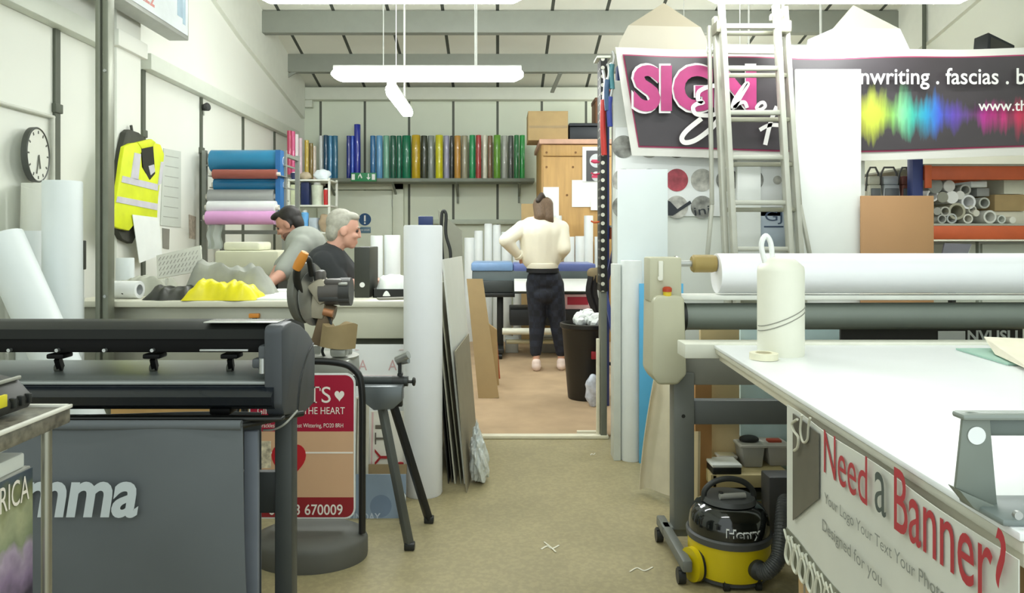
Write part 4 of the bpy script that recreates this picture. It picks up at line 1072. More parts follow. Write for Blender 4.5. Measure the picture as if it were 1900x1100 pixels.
MB().cyl(S(600, 578, -.06), S(618, 582, -.06), .016).build('lock_knob', mat('knob_copper', 'B07A54', .45, .3), ms)
bagm = MB().grid(lambda u, v: S(0, 0) * 0 + Vector((px(622 + 32 * u - 5 * (1 - v), SY), SY - .04 + .03 * math.sin(3.1 * u) * -1, pz(640 - 42 * v + 5 * math.sin(u * 6) * v, SY))), 10, 8, .05)
bagm.build('dust_bag', mat('bag_brown', '9C8862', .8, var=.1), ms)
MB().box(S(612, 663, -.1), S(648, 642, -.02), .01).build('side_support', mat('saw_base'), ms)
MB().box(S(614, 690, -.1), S(640, 664, -.04), .008).build('lock_lever', mat('plastic_black'), ms)
oc = thing('clamp', 'small orange clamp on the counter front above the cutter', 'clamp', (px(470, 4.1), 4.1, pz(602, 4.1)))
MB().box((px(461, 4.09), 4.09, pz(590, 4.09)), (px(480, 4.09), 4.12, pz(582, 4.09)), .004).build('bar', mat('grip_orange'), oc)
MB().box((px(467, 4.09), 4.095, pz(597, 4.09)), (px(474, 4.09), 4.12, pz(590, 4.09)), .003).build('screw_shaft', mat('saw_dark'), oc)

# ================================================================ FORECOURT SIGN (A board in a wind stand)
GY = 3.0
def G(x, y, d=0): return at(x, y, GY + d)
fs = thing('forecourt_sign', 'red and peach shop sign in a black tube frame on a grey base', 'sign', (px(570, GY), GY, 0))
MB().tube([G(672, 988), G(672, 850), G(671, 720), G(655, 684), G(620, 672), G(560, 670), G(500, 672), G(468, 684), G(455, 720), G(454, 850), G(454, 990)], .0145, n=12).build('frame', mat('frame_black', '1C1D1D', .35), fs)
base = MB().lathe([(0, 0), (.228, 0), (.23, .012), (.23, .07), (.22, .09), (.16, .118), (.14, .12), (0, .12)], (px(575, GY), GY + .02, 0), n=56)
for v in base.bm.verts: v.co.y = GY + .02 + (v.co.y - GY - .02) * .78
base.build('base', mat('base_grey', '5C5C56', .55), fs)
xa, xb, zt, zb = px(462, GY), px(659, GY), pz(693, GY), pz(962, GY)
def rrect(w, h, r, n=6):
    P = []
    for cx_, cz_, a0 in ((w - r, r, -90), (w - r, h - r, 0), (r, h - r, 90), (r, r, 180)):
        for k in range(n + 1):
            a = R(a0 + 90 * k / n); P.append((cx_ + r * math.cos(a), cz_ + r * math.sin(a)))
    return P
w_, h_ = xb - xa, zt - zb
pr = mat('sign_red', 'A81F3A', .35, var=.02); pc = mat('sign_peach', 'D9B08C', .45, var=.02); pd = mat('sign_dark_red', '96262E', .35, var=.02)
MB().prism(rrect(w_, h_, .04), (xa, GY + .012, zb), (1, 0, 0), (0, 0, 1), .012).build('panel', paper, fs)
k_ = .006
rr = rrect(w_ - 2 * k_, h_ - 2 * k_, .036)
hi_cut, lo_cut = h_ * (1 - (803 - 693) / 269.), h_ * (962 - 925) / 269.
def clip(P, lo, hi): return [(a, min(max(b, lo), hi)) for a, b in P]
def dedupe(P):
    o = []
    for p in P:
        if not o or (abs(p[0] - o[-1][0]) + abs(p[1] - o[-1][1])) > 1e-6: o.append(p)
    if abs(o[0][0] - o[-1][0]) + abs(o[0][1] - o[-1][1]) < 1e-6: o.pop()
    return o
def band(lo, hi, m, name, label=None):
    W_ = w_ - 2 * k_
    P = [p for p in rr if lo - 1e-9 <= p[1] <= hi + 1e-9]
    if lo > 0 and lo > rr[0][1] + .03: P = [(0, lo), (W_, lo)] + P
    if hi < h_ - .05: P = P + [(W_, hi), (0, hi)] if lo < .02 else [(0, lo), (W_, lo), (W_, hi), (0, hi)]
    c0 = Vector((W_ / 2, (lo + hi) / 2))
    P = sorted(set((round(a, 6), round(b, 6)) for a, b in P), key=lambda p: math.atan2((p[1] - c0.y) / (hi - lo), (p[0] - c0.x) / W_))
    MB().prism(P, (xa + k_, GY - .0, zb + k_), (1, 0, 0), (0, 0, 1), .0015).build(name, m, fs, label=label)
band(0, lo_cut, pd, 'colour_band', 'dark red lower band')
band(lo_cut, hi_cut, pc, 'colour_band', 'peach middle band')
band(hi_cut, h_ - 2 * k_, pr, 'colour_band', 'crimson upper band')
sw = mat('sign_cream', 'F4EDE4', .4, var=.01)
yl = GY - .0016
def st_text(s, x0, x1, y0, y1, m=None, **k): return lettering(fs, s, (px(x0, GY), yl, pz(y1, GY)), (1, 0, 0), (0, 0, 1), px(x1, GY) - px(x0, GY), m or sw, height=pz(y0, GY) - pz(y1, GY), **k)
def serif_T(mb, x0, x1, y0, y1):
    a, b, c_, d_ = px(x0, GY), px(x1, GY), pz(y1, GY), pz(y0, GY); w = b - a; h = d_ - c_; y = yl
    for p in ((.42, .58, 0, 1), (.3, .7, 0, .06), (0, 1, .92, 1), (0, .08, .74, 1), (.92, 1, .74, 1)):
        mb.box((a + w * p[0], y - .001, c_ + h * p[2]), (a + w * p[1], y, c_ + h * p[3]))
    return mb
serif_T(MB(), 572, 595, 717, 747).build('lettering', sw, fs)
st_text('GIF', 490, 566, 717, 747); st_text('S', 597, 614, 717, 747)
def heart(mb, cx_, cy_, w, h, y, dep):
    P = []
    for k in range(40):
        t_ = 2 * math.pi * k / 40
        P.append((16 * math.sin(t_) ** 3 / 32 * w, (13 * math.cos(t_) - 5 * math.cos(2 * t_) - 2 * math.cos(3 * t_) - math.cos(4 * t_) + 2.5) / 29 * h))
    return mb.prism(P, (px(cx_, GY), y, pz(cy_, GY)), (1, 0, 0), (0, 0, 1), dep)
kk = GY / F
heart(MB(), 630, 735, 18 * kk, 20 * kk, yl, .001).build('heart', sw, fs)
heart(MB(), 536, 861, 64 * kk, 74 * kk, yl, .001).build('heart', mat('heart_red', 'C0272F', .4), fs)
st_text('GIFTS FROM THE HEART', 478, 640, 755, 768)
st_text('Bracklesham Lane, East Wittering, PO20 8RH', 482, 637, 785, 795)
st_text('01243 670009', 499, 636, 935, 955, off=.012)
MB().box((xa + .01, GY - .0025, pz(841, GY)), (xb - .008, GY - .0015, pz(838, GY))).build('fold_line', sw, fs)
ph = MB().box((px(478, GY), yl - .001, pz(868, GY)), (px(503, GY), yl, pz(818, GY))).build('photo', mat('photo_print', 'D8CBB0', .4, var=.5, scale=40), fs)

# signs standing against the counter behind the saw
def panel(x0, y0, x1, y1, Y, m, name, label, cat, th=.012, tilt=.06):
    a, b = px(x0, Y), px(x1, Y); z0_, z1_ = max(0, pz(y1, Y)), pz(y0, Y)
    t = thing(name, label, cat, ((a + b) / 2, Y, z0_))
    quad_slab([(a, Y, z0_), (b, Y, z0_), (b, Y + tilt, z1_), (a, Y + tilt, z1_)], -th).build('panel', m, t)
    n_ = Vector((0, -(z1_ - z0_), tilt)).normalized()
    return t, (lambda x, y, q=.0015: Vector((px(x, Y), Y + tilt * (pz(y, Y) - z0_) / (z1_ - z0_), pz(y, Y))) + n_ * q), Vector((0, tilt, z1_ - z0_)).normalized()
pinkish = mat('letter_pink', 'D9B4B4', .5)
t, f, up = panel(645, 642, 752, 897.4, 3.9, WHITE(), 'sign', 'white sign with faint pink capitals leaning on the counter behind the saw', 'sign')
for x_ in (662, 718): lettering(t, 'A', f(x_, 690), (1, 0, 0), up, px(x_ + 16, 3.9) - px(x_, 3.9), pinkish, height=.055)
MB().bar(f(655, 700), f(752, 700), .005, .002).bar(f(655, 652), f(662, 652), .004, .002).bar(f(738, 652), f(752, 652), .004, .002).build('rule', pinkish, t)
t, f, up = panel(684, 768, 749, 919.5, 3.72, mat('sign_ivory', 'E4E0D4', .5), 'sign', 'ivory sign with red and grey sideways letters behind the saw stand', 'sign')
lettering(t, 'T', f(712, 828), (0, 0, 1), (-1, 0, 0), .06, mat('letter_grey', '6A6458', .5), height=.05)
lettering(t, 'I', f(712, 800), (0, 0, 1), (-1, 0, 0), .02, mat('letter_grey'), height=.05)
lettering(t, 'Y', f(718, 866), (0, 0, 1), (-1, 0, 0), .085, mat('letter_red2', 'B02A30', .5), height=.065)
MB().bar(f(688, 770), f(688, 870), .008, .002).build('border', pinkish, t)
MB().ell(f(742, 864), (.022, .003, .014)).build('motif', mat('letter_red2'), t)
t, f, up = panel(656, 742, 681, 949.6, 3.5, mat('sign_pale', 'D9D4C4', .5), 'sign', 'narrow pale sign with sideways dark lettering behind the sign frame', 'sign')
lettering(t, 'PULBOROUGH', f(677, 850), (0, 0, 1), (-1, 0, 0), .25, mat('letter_dark', '4A443A', .5), height=.032, off=.02)
MB().bar(f(659, 745), f(659, 903), .004, .002).build('border', mat('letter_grey'), t)
t, f, up = panel(560, 868, 752, 932.7, 3.62, mat('board_brown', '8E7A58', .7, var=.1), 'board', 'brown board edge lying behind the blue grey sign', 'board')
t, f, up = panel(545, 884, 752, 972, 3.42, mat('sign_bluegrey2', '8FA0B4', .45, var=.05), 'sign', 'blue grey sign with pale lettering at floor level behind the stand', 'sign', tilt=.03)
lettering(t, 'SUNDAY', f(640, 966), (1, 0, 0), up, px(706, 3.42) - px(640, 3.42), mat('letter_pale', 'C4CEDA', .5), height=.035, off=.02)
MB().lathe([(0, 0), (.05, 0), (.05, .002), (0, .002)], f(706, 940), up.cross(Vector((1, 0, 0))), n=24).build('motif', mat('motif_blue', '7688A0', .5), t)
t = thing('glue_bottle', 'small black and white bottle on the floor behind the saw stand', 'bottle', (px(750, 3.5), 3.5, 0))
xx = px(747, 3.36)
MB().lathe([(0, 0), (.014, 0), (.014, .1), (0, .1)], (xx, 3.36, 0), n=16).build('body', mat('plastic_black'), t)
MB().lathe([(.014, .1), (.014, .125), (.006, .14), (0, .14)], (xx, 3.36, 0), n=16).build('cap', paper, t)
t = thing('plywood_sheet', 'tan plywood sheet leaning under the cutter behind the grey basket', 'board', (-1.5, 3.4, 0))
quad_slab([(px(208, 3.4), 3.4, 0), (px(478, 3.4), 3.4, 0), (px(478, 3.5), 3.5, pz(735, 3.5)), (px(208, 3.5), 3.5, pz(735, 3.5))], .012).build('panel', mat('ply_tan', 'B8935A', .6, var=.06), t)

# ================================================================ VINYL CUTTER
VL, VR = -2.0, -.6
cu = thing('vinyl_cutter', 'wide black vinyl cutter on a stand with grey fabric basket', 'cutter', (-1.3, 2.2, 0))
gl = mat('cutter_gloss', '08090A', .35, spec=.25, var=.05); mt = mat('cutter_matt', '060607', .5, spec=.2, var=.05)
slate = mat('cutter_slate', '41454A', .45, var=.03)
MB().prism([(2.02, 1.022), (2.02, 1.048), (2.06, 1.064), (2.14, 1.064), (2.28, 1.035), (2.3, 1.0), (2.26, .995), (2.2, 1.02), (2.1, 1.03)], (VL, 0, 0), (0, 1, 0), (0, 0, 1), VR - VL).build('top_cover', mat('cover_grey', '1E201E', .45, spec=.25), cu)
MB().box((VL, 2.04, .982), (VR, 2.11, 1.03), .004).build('guide_rail', mt, cu)
MB().box((px(105, 2.03), 2.03, pz(627, 2.03)), (px(470, 2.03), 2.04, pz(623, 2.03)), .001).box((px(370, 2.03), 2.03, pz(652, 2.03)), (px(460, 2.03), 2.04, pz(648, 2.03)), .001).build('rail_strip', mat('satin_steel'), cu)
for x in (16, 105, 193, 282): MB().cyl((px(x, 2.03), 2.04, pz(650, 2.03)), (px(x, 2.03), 2.028, pz(650, 2.03)), .005, n=10).build('screw', mat('satin_steel'), cu)
MB().prism([(2.0, .914), (2.06, .922), (2.3, .918), (2.36, .86), (2.34, .82), (2.02, .84)], (VL, 0, 0), (0, 1, 0), (0, 0, 1), VR - VL).build('platen', mat('platen_grey', '7C827E', .3, .3), cu)
MB().box((VL, 1.985, .903), (VR, 2.02, .913), .003).build('cutting_strip', mat('strip_pale', '9A9E9C', .35, .4), cu)
MB().prism([(2.03, .906), (1.975, .9), (1.95, .878), (1.955, .855), (1.98, .84), (2.06, .835)], (VL, 0, 0), (0, 1, 0), (0, 0, 1), VR - VL, ).build('front_tray', mat('tray_navy', '10161E', .25, coat=.2), cu)
for x in (105, 282, 425):
    p = MB().box((px(x - 12, 2.07), 2.05, pz(664, 2.07)), (px(x + 20, 2.07), 2.1, pz(655, 2.07)), .004).bar((px(x + 2, 2.07), 2.07, pz(664, 2.07)), (px(x, 2.07), 2.09, .93), .014, .02)
    p = p.build('pinch_roller', mt, cu)
    MB().cyl((px(x - 5, 2.08), 2.09, .931), (px(x + 5, 2.08), 2.09, .931), .012).build('roller_wheel', mat('roller_rubber', '45473F', .6), p)
hd = MB().box((px(480, 2.0), 1.99, pz(690, 2)), (px(516, 2.0), 2.08, pz(640, 2)), .008).box((px(470, 2.0), 1.985, pz(682, 2)), (px(498, 2.0), 2.02, pz(664, 2)), .006).build('cutting_head', mat('head_grey', '4C5054', .4), cu)
MB().cyl((px(487, 1.985), 1.985, .935), (px(487, 1.985), 1.985, .975), .009).build('knife_holder', mat('satin_steel'), hd)
prof = [(1.985, 1.064), (2.07, 1.066), (2.16, 1.045), (2.25, 1.01), (2.31, .975), (2.33, .93), (2.32, .78), (2.2, .775), (2.0, .818), (1.975, .85), (1.972, 1.05)]
ec = MB().prism(prof, (-.627, 0, 0), (0, 1, 0), (0, 0, 1), .05, bev=.008).build('end_cap', slate, cu)
MB().tube([(-.576, 2.30, .97), (-.576, 2.22, .94), (-.576, 2.15, .88), (-.576, 2.12, .80)], .003, n=6).build('seam', mat('plastic_black'), ec)
MB().prism(prof, (VL - .05, 0, 0), (0, 1, 0), (0, 0, 1), .05, bev=.008).build('end_cap', slate, cu)
MB().box((px(385, 2.05), 2.02, 1.0655), (px(520, 2.05), 2.10, 1.068), .001).build('cover_reflection', mat('reflection_pale', 'C6C8C2', .2, .3), cu)  # pale strip paints a reflection onto the top cover
lgm = mat('cutter_leg', '424645', .45, .2)
for x in (px(531, 2.12), -1.96):
    l_ = MB().box((x - .025, 2.09, .05), (x + .025, 2.15, .83), .006).build('leg', lgm, cu)
    MB().box((x - .03, 1.85, .03), (x + .03, 2.5, .075), .01).build('foot_bar', lgm, l_)
    for y in (1.9, 2.45): MB().cyl((x - .012, y, .028), (x + .012, y, .028), .027).build('caster', mat('plastic_black'), l_)
MB().box((-1.96, 2.14, .5), (px(531, 2.12), 2.17, .62), .006).build('cross_bar', lgm, cu)
MB().box((VL, 1.97, pz(777, 2)), (px(530, 2), 2.0, pz(769, 2)), .004).build('basket_rod', mat('rod_black', '1B1C1A', .35), cu)
MB().cyl((px(448, 1.98), 1.95, pz(783, 2)), (px(540, 1.98), 2.1, pz(783, 2)), .008).build('basket_rod', mat('rod_black'), cu)
MB().box((px(392, 2.02), 2.0, pz(768, 2.02)), (px(432, 2.02), 2.06, pz(748, 2.02)), .008).build('sensor_bracket', mt, cu)
MB().tube([(px(548, 2.03), 2.05, pz(765, 2.03)), (px(530, 2.0), 2.0, pz(785, 2)), (px(505, 2), 2.02, pz(800, 2)), (px(480, 2), 2.04, pz(805, 2))], .003, n=8).build('cable', mat('cable_grey', '9A9A92', .5), cu)
fb = mat('basket_cloth', '62676A', .9, var=.04, scale=5, bump=.12)
def basket(u, v):
    x = -1.98 + (px(449 + 24 * (1 - v) ** .8 * .9, 1.95) + 1.98) * u
    return Vector((x, 1.955 - .03 * math.sin(v * 3) + .012 * math.sin(u * 17 + v * 3) * (1 - v * .6), pz(786, 1.95) + (.13 - pz(786, 1.95)) * (1 - v)))
bk = MB().grid(basket, 40, 20, .003).grid(lambda u, v: Vector((-1.98 + (px(463, 1.95) + 1.98) * u, 1.955 + .45 * v, .13 - .04 * math.sin(3.14 * v))), 20, 8, .003).grid(lambda u, v: Vector((-1.98 + (px(480, 2.38) + 1.98) * u, 2.4 + .02 * math.sin(9 * u), .13 + .6 * v)), 20, 8, .003)
bk = bk.build('basket', fb, cu)
MB().cyl((-1.98, 1.952, pz(789, 1.95)), (px(448, 1.95), 1.952, pz(789, 1.95)), .013, n=14).build('hem', fb, bk)
MB().box((px(452, 2.0), 2.0, .14), (px(478, 2.0), 2.02, pz(800, 2.0)), .004).build('side_strap', mat('basket_cloth2', '747A84', .9), bk)
# the word follows the front of the cloth: placed on a shallow backing line just before it
k1 = 1.895 / F
lettering(cu, 'summa', ((-70 - CX) * k1, 1.915, EYE - (966 - CY) * k1), (1, 0, 0), (0, 0, 1), 320 * k1, mat('logo_silver', 'C8D0D4', .5, var=.02), height=68 * k1, off=.027, shear=.18, space=.97)

# ================================================================ FOREGROUND TABLE, BOTTOM LEFT
ft = thing('side_table', 'stone topped side table with thin steel legs in the near left corner', 'table', (-1.1, 1.0, 0))
ZT = pz(750, 1.3)
gm = mat('granite', '6E6A5E', .3, var=.5, scale=70)
MB().box((-1.5, .62, ZT - .032), (-.752, 1.3, ZT - .004), .003).build('tabletop', gm, ft)
MB().box((-.757, .62, ZT - .006), (-.749, 1.302, ZT + .001), .002).box((-1.5, 1.294, ZT - .006), (-.749, 1.302, ZT + .001), .002).build('edge_highlight', mat('highlight_white', 'E8E6DC', .3), ft)  # white strips paint a highlight along the slab edges
for x, y in ((-.775, 1.268), (-.775, .65), (-1.47, 1.268), (-1.47, .65)):
    MB().cyl((x, y, 0), (x, y, ZT - .032), .0085, n=16).build('leg', mat('leg_steel', 'A3A193', .3, .7), ft)
MB().box((-1.48, .64, .3), (-.77, 1.28, .315), .003).build('lower_shelf', gm, ft)
t = thing('multi_tool', 'black and yellow cordless tool lying on the stone topped side table', 'tool', (-.87, 1.18, ZT))
bt = MB()
bt.prism([(0, 0), (.15, 0), (.156, .02), (.13, .05), (.07, .066), (.0, .06)], (-.955, 1.275, ZT + .001), (1, 0, 0), (0, 0, 1), .1, bev=.008)
bt.build('body', mat('tool_grey', '34342F', .55), t)
MB().prism([(1.18, ZT + .018), (1.205, ZT + .018), (1.205, ZT + .038), (1.18, ZT + .038)], (-.806, 0, 0), (0, 1, 0), (0, 0, 1), .006, bev=.001).build('badge', mat('tool_yellow', 'E4D62A', .4), t)
for xx, zz2 in ((-.888, .0655), (-.86, .0605), (-.823, .0535)):
    MB().bar((xx, 1.18, ZT + zz2), (xx, 1.272, ZT + zz2), .006, .006, .002).build('rib', mat('rib_grey', 'A2A298', .4), t)
for y_ in (1.215, 1.235, 1.255):
    MB().box((-.806, y_, ZT + .012), (-.796, y_ + .008, ZT + .028), .001).build('vent', mat('plastic_black'), t)
bxp = thing('print_box', 'open box of colour prints on the lower shelf of the side table', 'prints', (-.95, 1.0, .315))
def print_mat():
    m = mat('landscape_print', '989890', .45, var=.5, scale=45)
    nt = m.node_tree; b = nt.nodes['Principled BSDF']; src = b.inputs['Base Color'].links[0].from_socket
    g = nt.nodes.new('ShaderNodeNewGeometry'); sp = nt.nodes.new('ShaderNodeSeparateXYZ'); nt.links.new(g.outputs['Position'], sp.inputs[0])
    mr = nt.nodes.new('ShaderNodeMapRange'); mr.inputs['From Min'].default_value = .755; mr.inputs['From Max'].default_value = 1.0
    n_ = nt.nodes.new('ShaderNodeTexNoise'); n_.inputs['Scale'].default_value = 11
    ad = nt.nodes.new('ShaderNodeMath'); ad.operation = 'MULTIPLY_ADD'; ad.inputs[1].default_value = .12; nt.links.new(n_.outputs['Fac'], ad.inputs[0]); nt.links.new(sp.outputs['Z'], ad.inputs[2])
    nt.links.new(ad.outputs[0], mr.inputs['Value'])
    r = nt.nodes.new('ShaderNodeValToRGB'); cr = r.color_ramp
    stops = ((0, '403848'), (.18, '8E7A9C'), (.34, 'B0A0B8'), (.42, '8C9678'), (.62, 'AEB28E'), (.74, '7E8258'), (.84, '4C5A64'), (1, '3E4A66'))
    while len(cr.elements) < len(stops): cr.elements.new(.5)
    for e_, (p_, h_) in zip(cr.elements, stops): e_.position = p_; e_.color = lin(h_) + [1]
    nt.links.new(mr.outputs['Result'], r.inputs['Fac'])
    mx = nt.nodes.new('ShaderNodeMix'); mx.data_type = 'RGBA'; mx.blend_type = 'OVERLAY'; mx.inputs['Factor'].default_value = .35
    nt.links.new(r.outputs['Color'], mx.inputs['A']); nt.links.new(src, mx.inputs['B']); nt.links.new(mx.outputs['Result'], b.inputs['Base Color'])
    return m
XF = -.79
MB().box((-1.1, .78, .316), (XF, 1.25, .915), .003).build('body', mat('box_pale'), bxp)
MB().box((XF, .78, .318), (XF + .003, 1.25, .912), .001).build('printed_cover', print_mat(), bxp)
MB().box((-1.09, .79, .915), (XF - .004, 1.24, .94), .004).build('paper_block', paper, bxp)
quad_slab([(-1.05, .82, .955), (XF - .01, .82, .943), (XF - .02, 1.22, .950), (-1.05, 1.22, .962)], .006).build('loose_sheet', paper, bxp)
lettering(bxp, 'AFRICA', (XF + .003, 1.125, .862), (0, 1, 0), (0, 0, 1), .113, mat('sign_cream'), height=.042)
# ================================================================ RIGHT SIDE: RACK, PARTITION, BANNER, LADDER
rack = thing('pallet_rack', 'pallet rack with blue posts and orange beams behind the long banner', 'rack', (2.5, 5.2, 0))
blue = mat('rack_blue', '2E3C78', .45, var=.05); orange = mat('rack_orange', 'C4592C', .45, var=.08)
for x in (.815, 2.76, 4.62):
    for y in (4.9, 5.7):
        MB().box((x - .035, y - .035, 0), (x + .035, y + .035, 2.43), .006).build('post', blue, rack)
    MB().bar((x, 4.93, .4), (x, 5.67, .9), .03, .02).bar((x, 4.93, 1.4), (x, 5.67, .9), .03, .02).build('brace', blue, rack)
for z in (2.40, 1.722, 1.33):
    for xa_, xb_ in (((.855, 2.72), (2.8, 4.58)) if z != 1.722 else ((2.8, 4.58),)):
        for y in (4.88, 5.72):
            MB().box((xa_, y - .025, z - .045), (xb_, y + .025, z + .045), .006).build('beam', orange, rack)
        MB().box((xa_, 4.86, z + .045), (xb_, 5.74, z + .06), .002).build('deck', mat('deck_grey', 'A8A89A', .7), rack)
for z in (1.722, 1.33):
    MB().box((2.795, 4.845, z - .1), (2.84, 4.86, z + .05), .003).build('beam_bracket', orange, rack)
# perforated tool strip with hanging hand tools at the aisle end
pf = mat('perforated_black', '1C1C1A', .5)
nt = pf.node_tree; b = nt.nodes['Principled BSDF']; src = b.inputs['Base Color'].links[0].from_socket
tc = nt.nodes.new('ShaderNodeTexCoord'); mp = nt.nodes.new('ShaderNodeMapping'); mp.inputs['Scale'].default_value = (18, 18, 18)
vo = nt.nodes.new('ShaderNodeTexVoronoi'); vo.inputs['Randomness'].default_value = 0; vo.inputs['Scale'].default_value = 1
nt.links.new(tc.outputs['Object'], mp.inputs['Vector']); nt.links.new(mp.outputs['Vector'], vo.inputs['Vector'])
lt = nt.nodes.new('ShaderNodeMath'); lt.operation = 'LESS_THAN'; lt.inputs[1].default_value = .3; nt.links.new(vo.outputs['Distance'], lt.inputs[0])
mx = nt.nodes.new('ShaderNodeMix'); mx.data_type = 'RGBA'; mx.inputs['B'].default_value = lin('D8D6C8') + [1]
nt.links.new(lt.outputs[0], mx.inputs['Factor']); nt.links.new(src, mx.inputs['A']); nt.links.new(mx.outputs['Result'], b.inputs['Base Color'])
ts = thing('tool_strip', 'black perforated tool strip at the aisle end of the white partition', 'tool rack', (.67, 4.85, 0))
MB().box((.655, 4.75, .95), (.70, 4.9, 2.46), .003).build('perforated_panel', pf, ts)
MB().box((.66, 4.77, 0), (.70, 4.88, .95), .004).build('post', mat('post_grey', '6F7268', .5), ts)
MB().box((.63, 4.74, 2.45), (.72, 4.9, 2.465), .003).build('top_bar', mat('cream_steel'), ts)
struct(MB().box((px(1107, 4.8), 4.80, .02), (px(1113, 4.8), 4.83, .64), .003).box((px(1072, 4.8), 4.84, .008), (px(1112, 4.8), 4.87, .03), .003), 'trim_15', mat('cream_trim'))
def handtool(x, y0, y1, Y, c, label, bend=0, r=.017):
    t = thing('bar_clamp', label, 'clamp', (px(x, Y), Y, pz(y1, Y)), 'tools on the black perforated strip')
    a, b = at(x, y0, Y), at(x + bend, y1, Y)
    MB().tube([a.lerp(b, .35), a.lerp(b, .6) + Vector((-.006, 0, 0)), b], r, n=10).build('handle', mat('tool_' + c, c, .4), t)
    MB().tube([a, a.lerp(b, .15) + Vector((.012, 0, 0)), a.lerp(b, .36)], r * .5, n=8).build('shank', mat('satin_steel'), t)
    MB().bar(a.lerp(b, .3), (.665, 4.84, a.lerp(b, .3).z), .006, .006).build('hook', mat('satin_steel'), t)
handtool(1119, 130, 288, 4.7, 'B83028', 'red handled clamp lowest on the black perforated strip', 2, .019)
handtool(1127, 118, 205, 4.66, '2A4C6E', 'dark blue handled tool above the red clamp on the strip')
handtool(1132, 150, 235, 4.66, '2C3C8C', 'royal blue handled tool right of the red clamp on the strip')
handtool(1136, 95, 165, 4.66, '3E7C84', 'teal handled tool at the top of the perforated strip')
for k, (y, col_, lab) in enumerate(((300, 'C83A5A', 'upper pink peg hook'), (322, 'C83A5A', 'lower pink peg hook'), (411, 'D8602C', 'orange peg hook'))):
    solo(MB().tube([(.658, 4.8, pz(y, 4.8)), (.625, 4.8, pz(y, 4.8) - .006), (.60, 4.8, pz(y, 4.8) + .004)], .006, n=8), 'peg_hook', mat('peg_' + col_, col_, .4), lab + ' sticking out of the perforated strip', 'hook')

# white partition in front of the rack's first bay
struct(MB().box((.73, 4.72, 0), (2.34, 4.78, 2.30), .004), 'partition', mat('partition_white', 'DFE2DA', .55, var=.015))
# sheet of round stickers
sk = thing('sticker_sheet', 'white sheet of round grey stickers on the partition below the banner', 'stickers', (1.3, 4.7, pz(402, 4.7)))
MB().box((px(1142, 4.7), 4.705, pz(401, 4.7)), (px(1452, 4.7), 4.715, pz(236, 4.7)), .002).build('sheet', WHITE(), sk)
dsk = mat('sticker_grey', '8C8C86', .45, var=.6, scale=16); rsk = mat('sticker_red', 'A84450', .45, var=.5, scale=14); dsk2 = mat('sticker_pale', 'B4B2AA', .45, var=.4, scale=18)
kx = 0
for j, y in enumerate((272, 334, 382)):
    for i, x in enumerate((1157, 1205, 1256, 1303, 1350, 1396, 1443)):
        if j == 2 and x > 1320: continue
        if x > 1446: continue
        r = (21 if x < 1440 else 8) * 4.7 / F
        yc = y
        if j == 2 and x > 1150: yc = 384
        MB().cyl((px(x, 4.7), 4.705, pz(yc, 4.7)), (px(x, 4.7), 4.702, pz(yc, 4.7)), r, n=32).build('sticker', rsk if (i, j) in ((2, 1),) else (dsk2 if (i + j) % 3 == 1 else dsk), sk)
MB().prism([(0, 0), (.06, .0), (.30, .13), (.28, .16), (.12, .07), (.03, .15), (0, .16)], (px(1240, 4.69), 4.7005, pz(400, 4.69)), (.5, 0, 0), (0, 0, .6), .002).build('arrow_print', mat('print_black', '2A2E34', .5), sk)
lettering(sk, 'ini', (px(1290, 4.69), 4.7, pz(400, 4.69)), (.99, 0, .15), (-.15, 0, .99), .10, mat('print_black'), height=.05)
pp = thing('poster', 'small pale blue poster with navy emblem seen between the ladder rails', 'poster', (px(1433, 4.7), 4.7, pz(456, 4.7)))
MB().box((px(1408, 4.7), 4.705, pz(458, 4.7)), (px(1460, 4.7), 4.715, pz(384, 4.7)), .001).build('sheet', mat('poster_blue', 'BCC8D4', .5), pp)
lettering(pp, 'GJ', (px(1420, 4.7), 4.705, pz(416, 4.7)), (1, 0, 0), (0, 0, 1), px(1452, 4.7) - px(1420, 4.7), mat('ink_navy', '46566E', .5), height=.085)
MB().box((px(1418, 4.7), 4.703, pz(422, 4.7)), (px(1454, 4.7), 4.705, pz(419, 4.7))).build('underline', mat('ink_navy'), pp)
solo(MB().box((px(1366, 4.68), 4.66, .9), (px(1410, 4.68), 4.70, pz(240, 4.68)), .004), 'foam_strip', mat('foam_bright', 'EFF2EE', .5, var=.01), 'white foam strip standing behind the ladder rungs', 'strip')

# the banner
bn = thing('banner', 'long dark banner with pink and rainbow print hung along the rack', 'banner', (2.6, 4.62, pz(292, 4.62)))
BY = 4.62
bz0, bz1, bx0, bx1 = pz(293, BY), pz(92, BY), px(1140, BY), 4.5
def sag(x): return .018 * math.sin(x * 2.1 + .4)
def cloth(zlo, zhi, y, xl, xr, th=.004, skew=0):
    def f(u, v):
        x = xl + (xr - xl) * u + skew * (1 - v) * max(0, 1 - (u * (xr - xl)) / .6)
        fold = .022 * math.sin(x * 7) * (v ** 3) + .012 * math.sin(x * 3.1 + v * 2)
        z = zlo + (zhi - zlo) * v + sag(x) * (1 - .6 * v)
        return Vector((x, y + fold, z))
    return MB().grid(f, 90, 14, th)
cloth(bz0, bz1, BY, bx0, bx1, skew=.11).build('hem_cloth', mat('banner_white', 'DFDDD6', .45, var=.015), bn)
cloth(bz0 + .052, bz1 - .045, BY - .006, bx0 + .045, bx1 - .05, skew=.105).build('pink_border', mat('banner_pink', 'A83A62', .45, var=.08), bn)
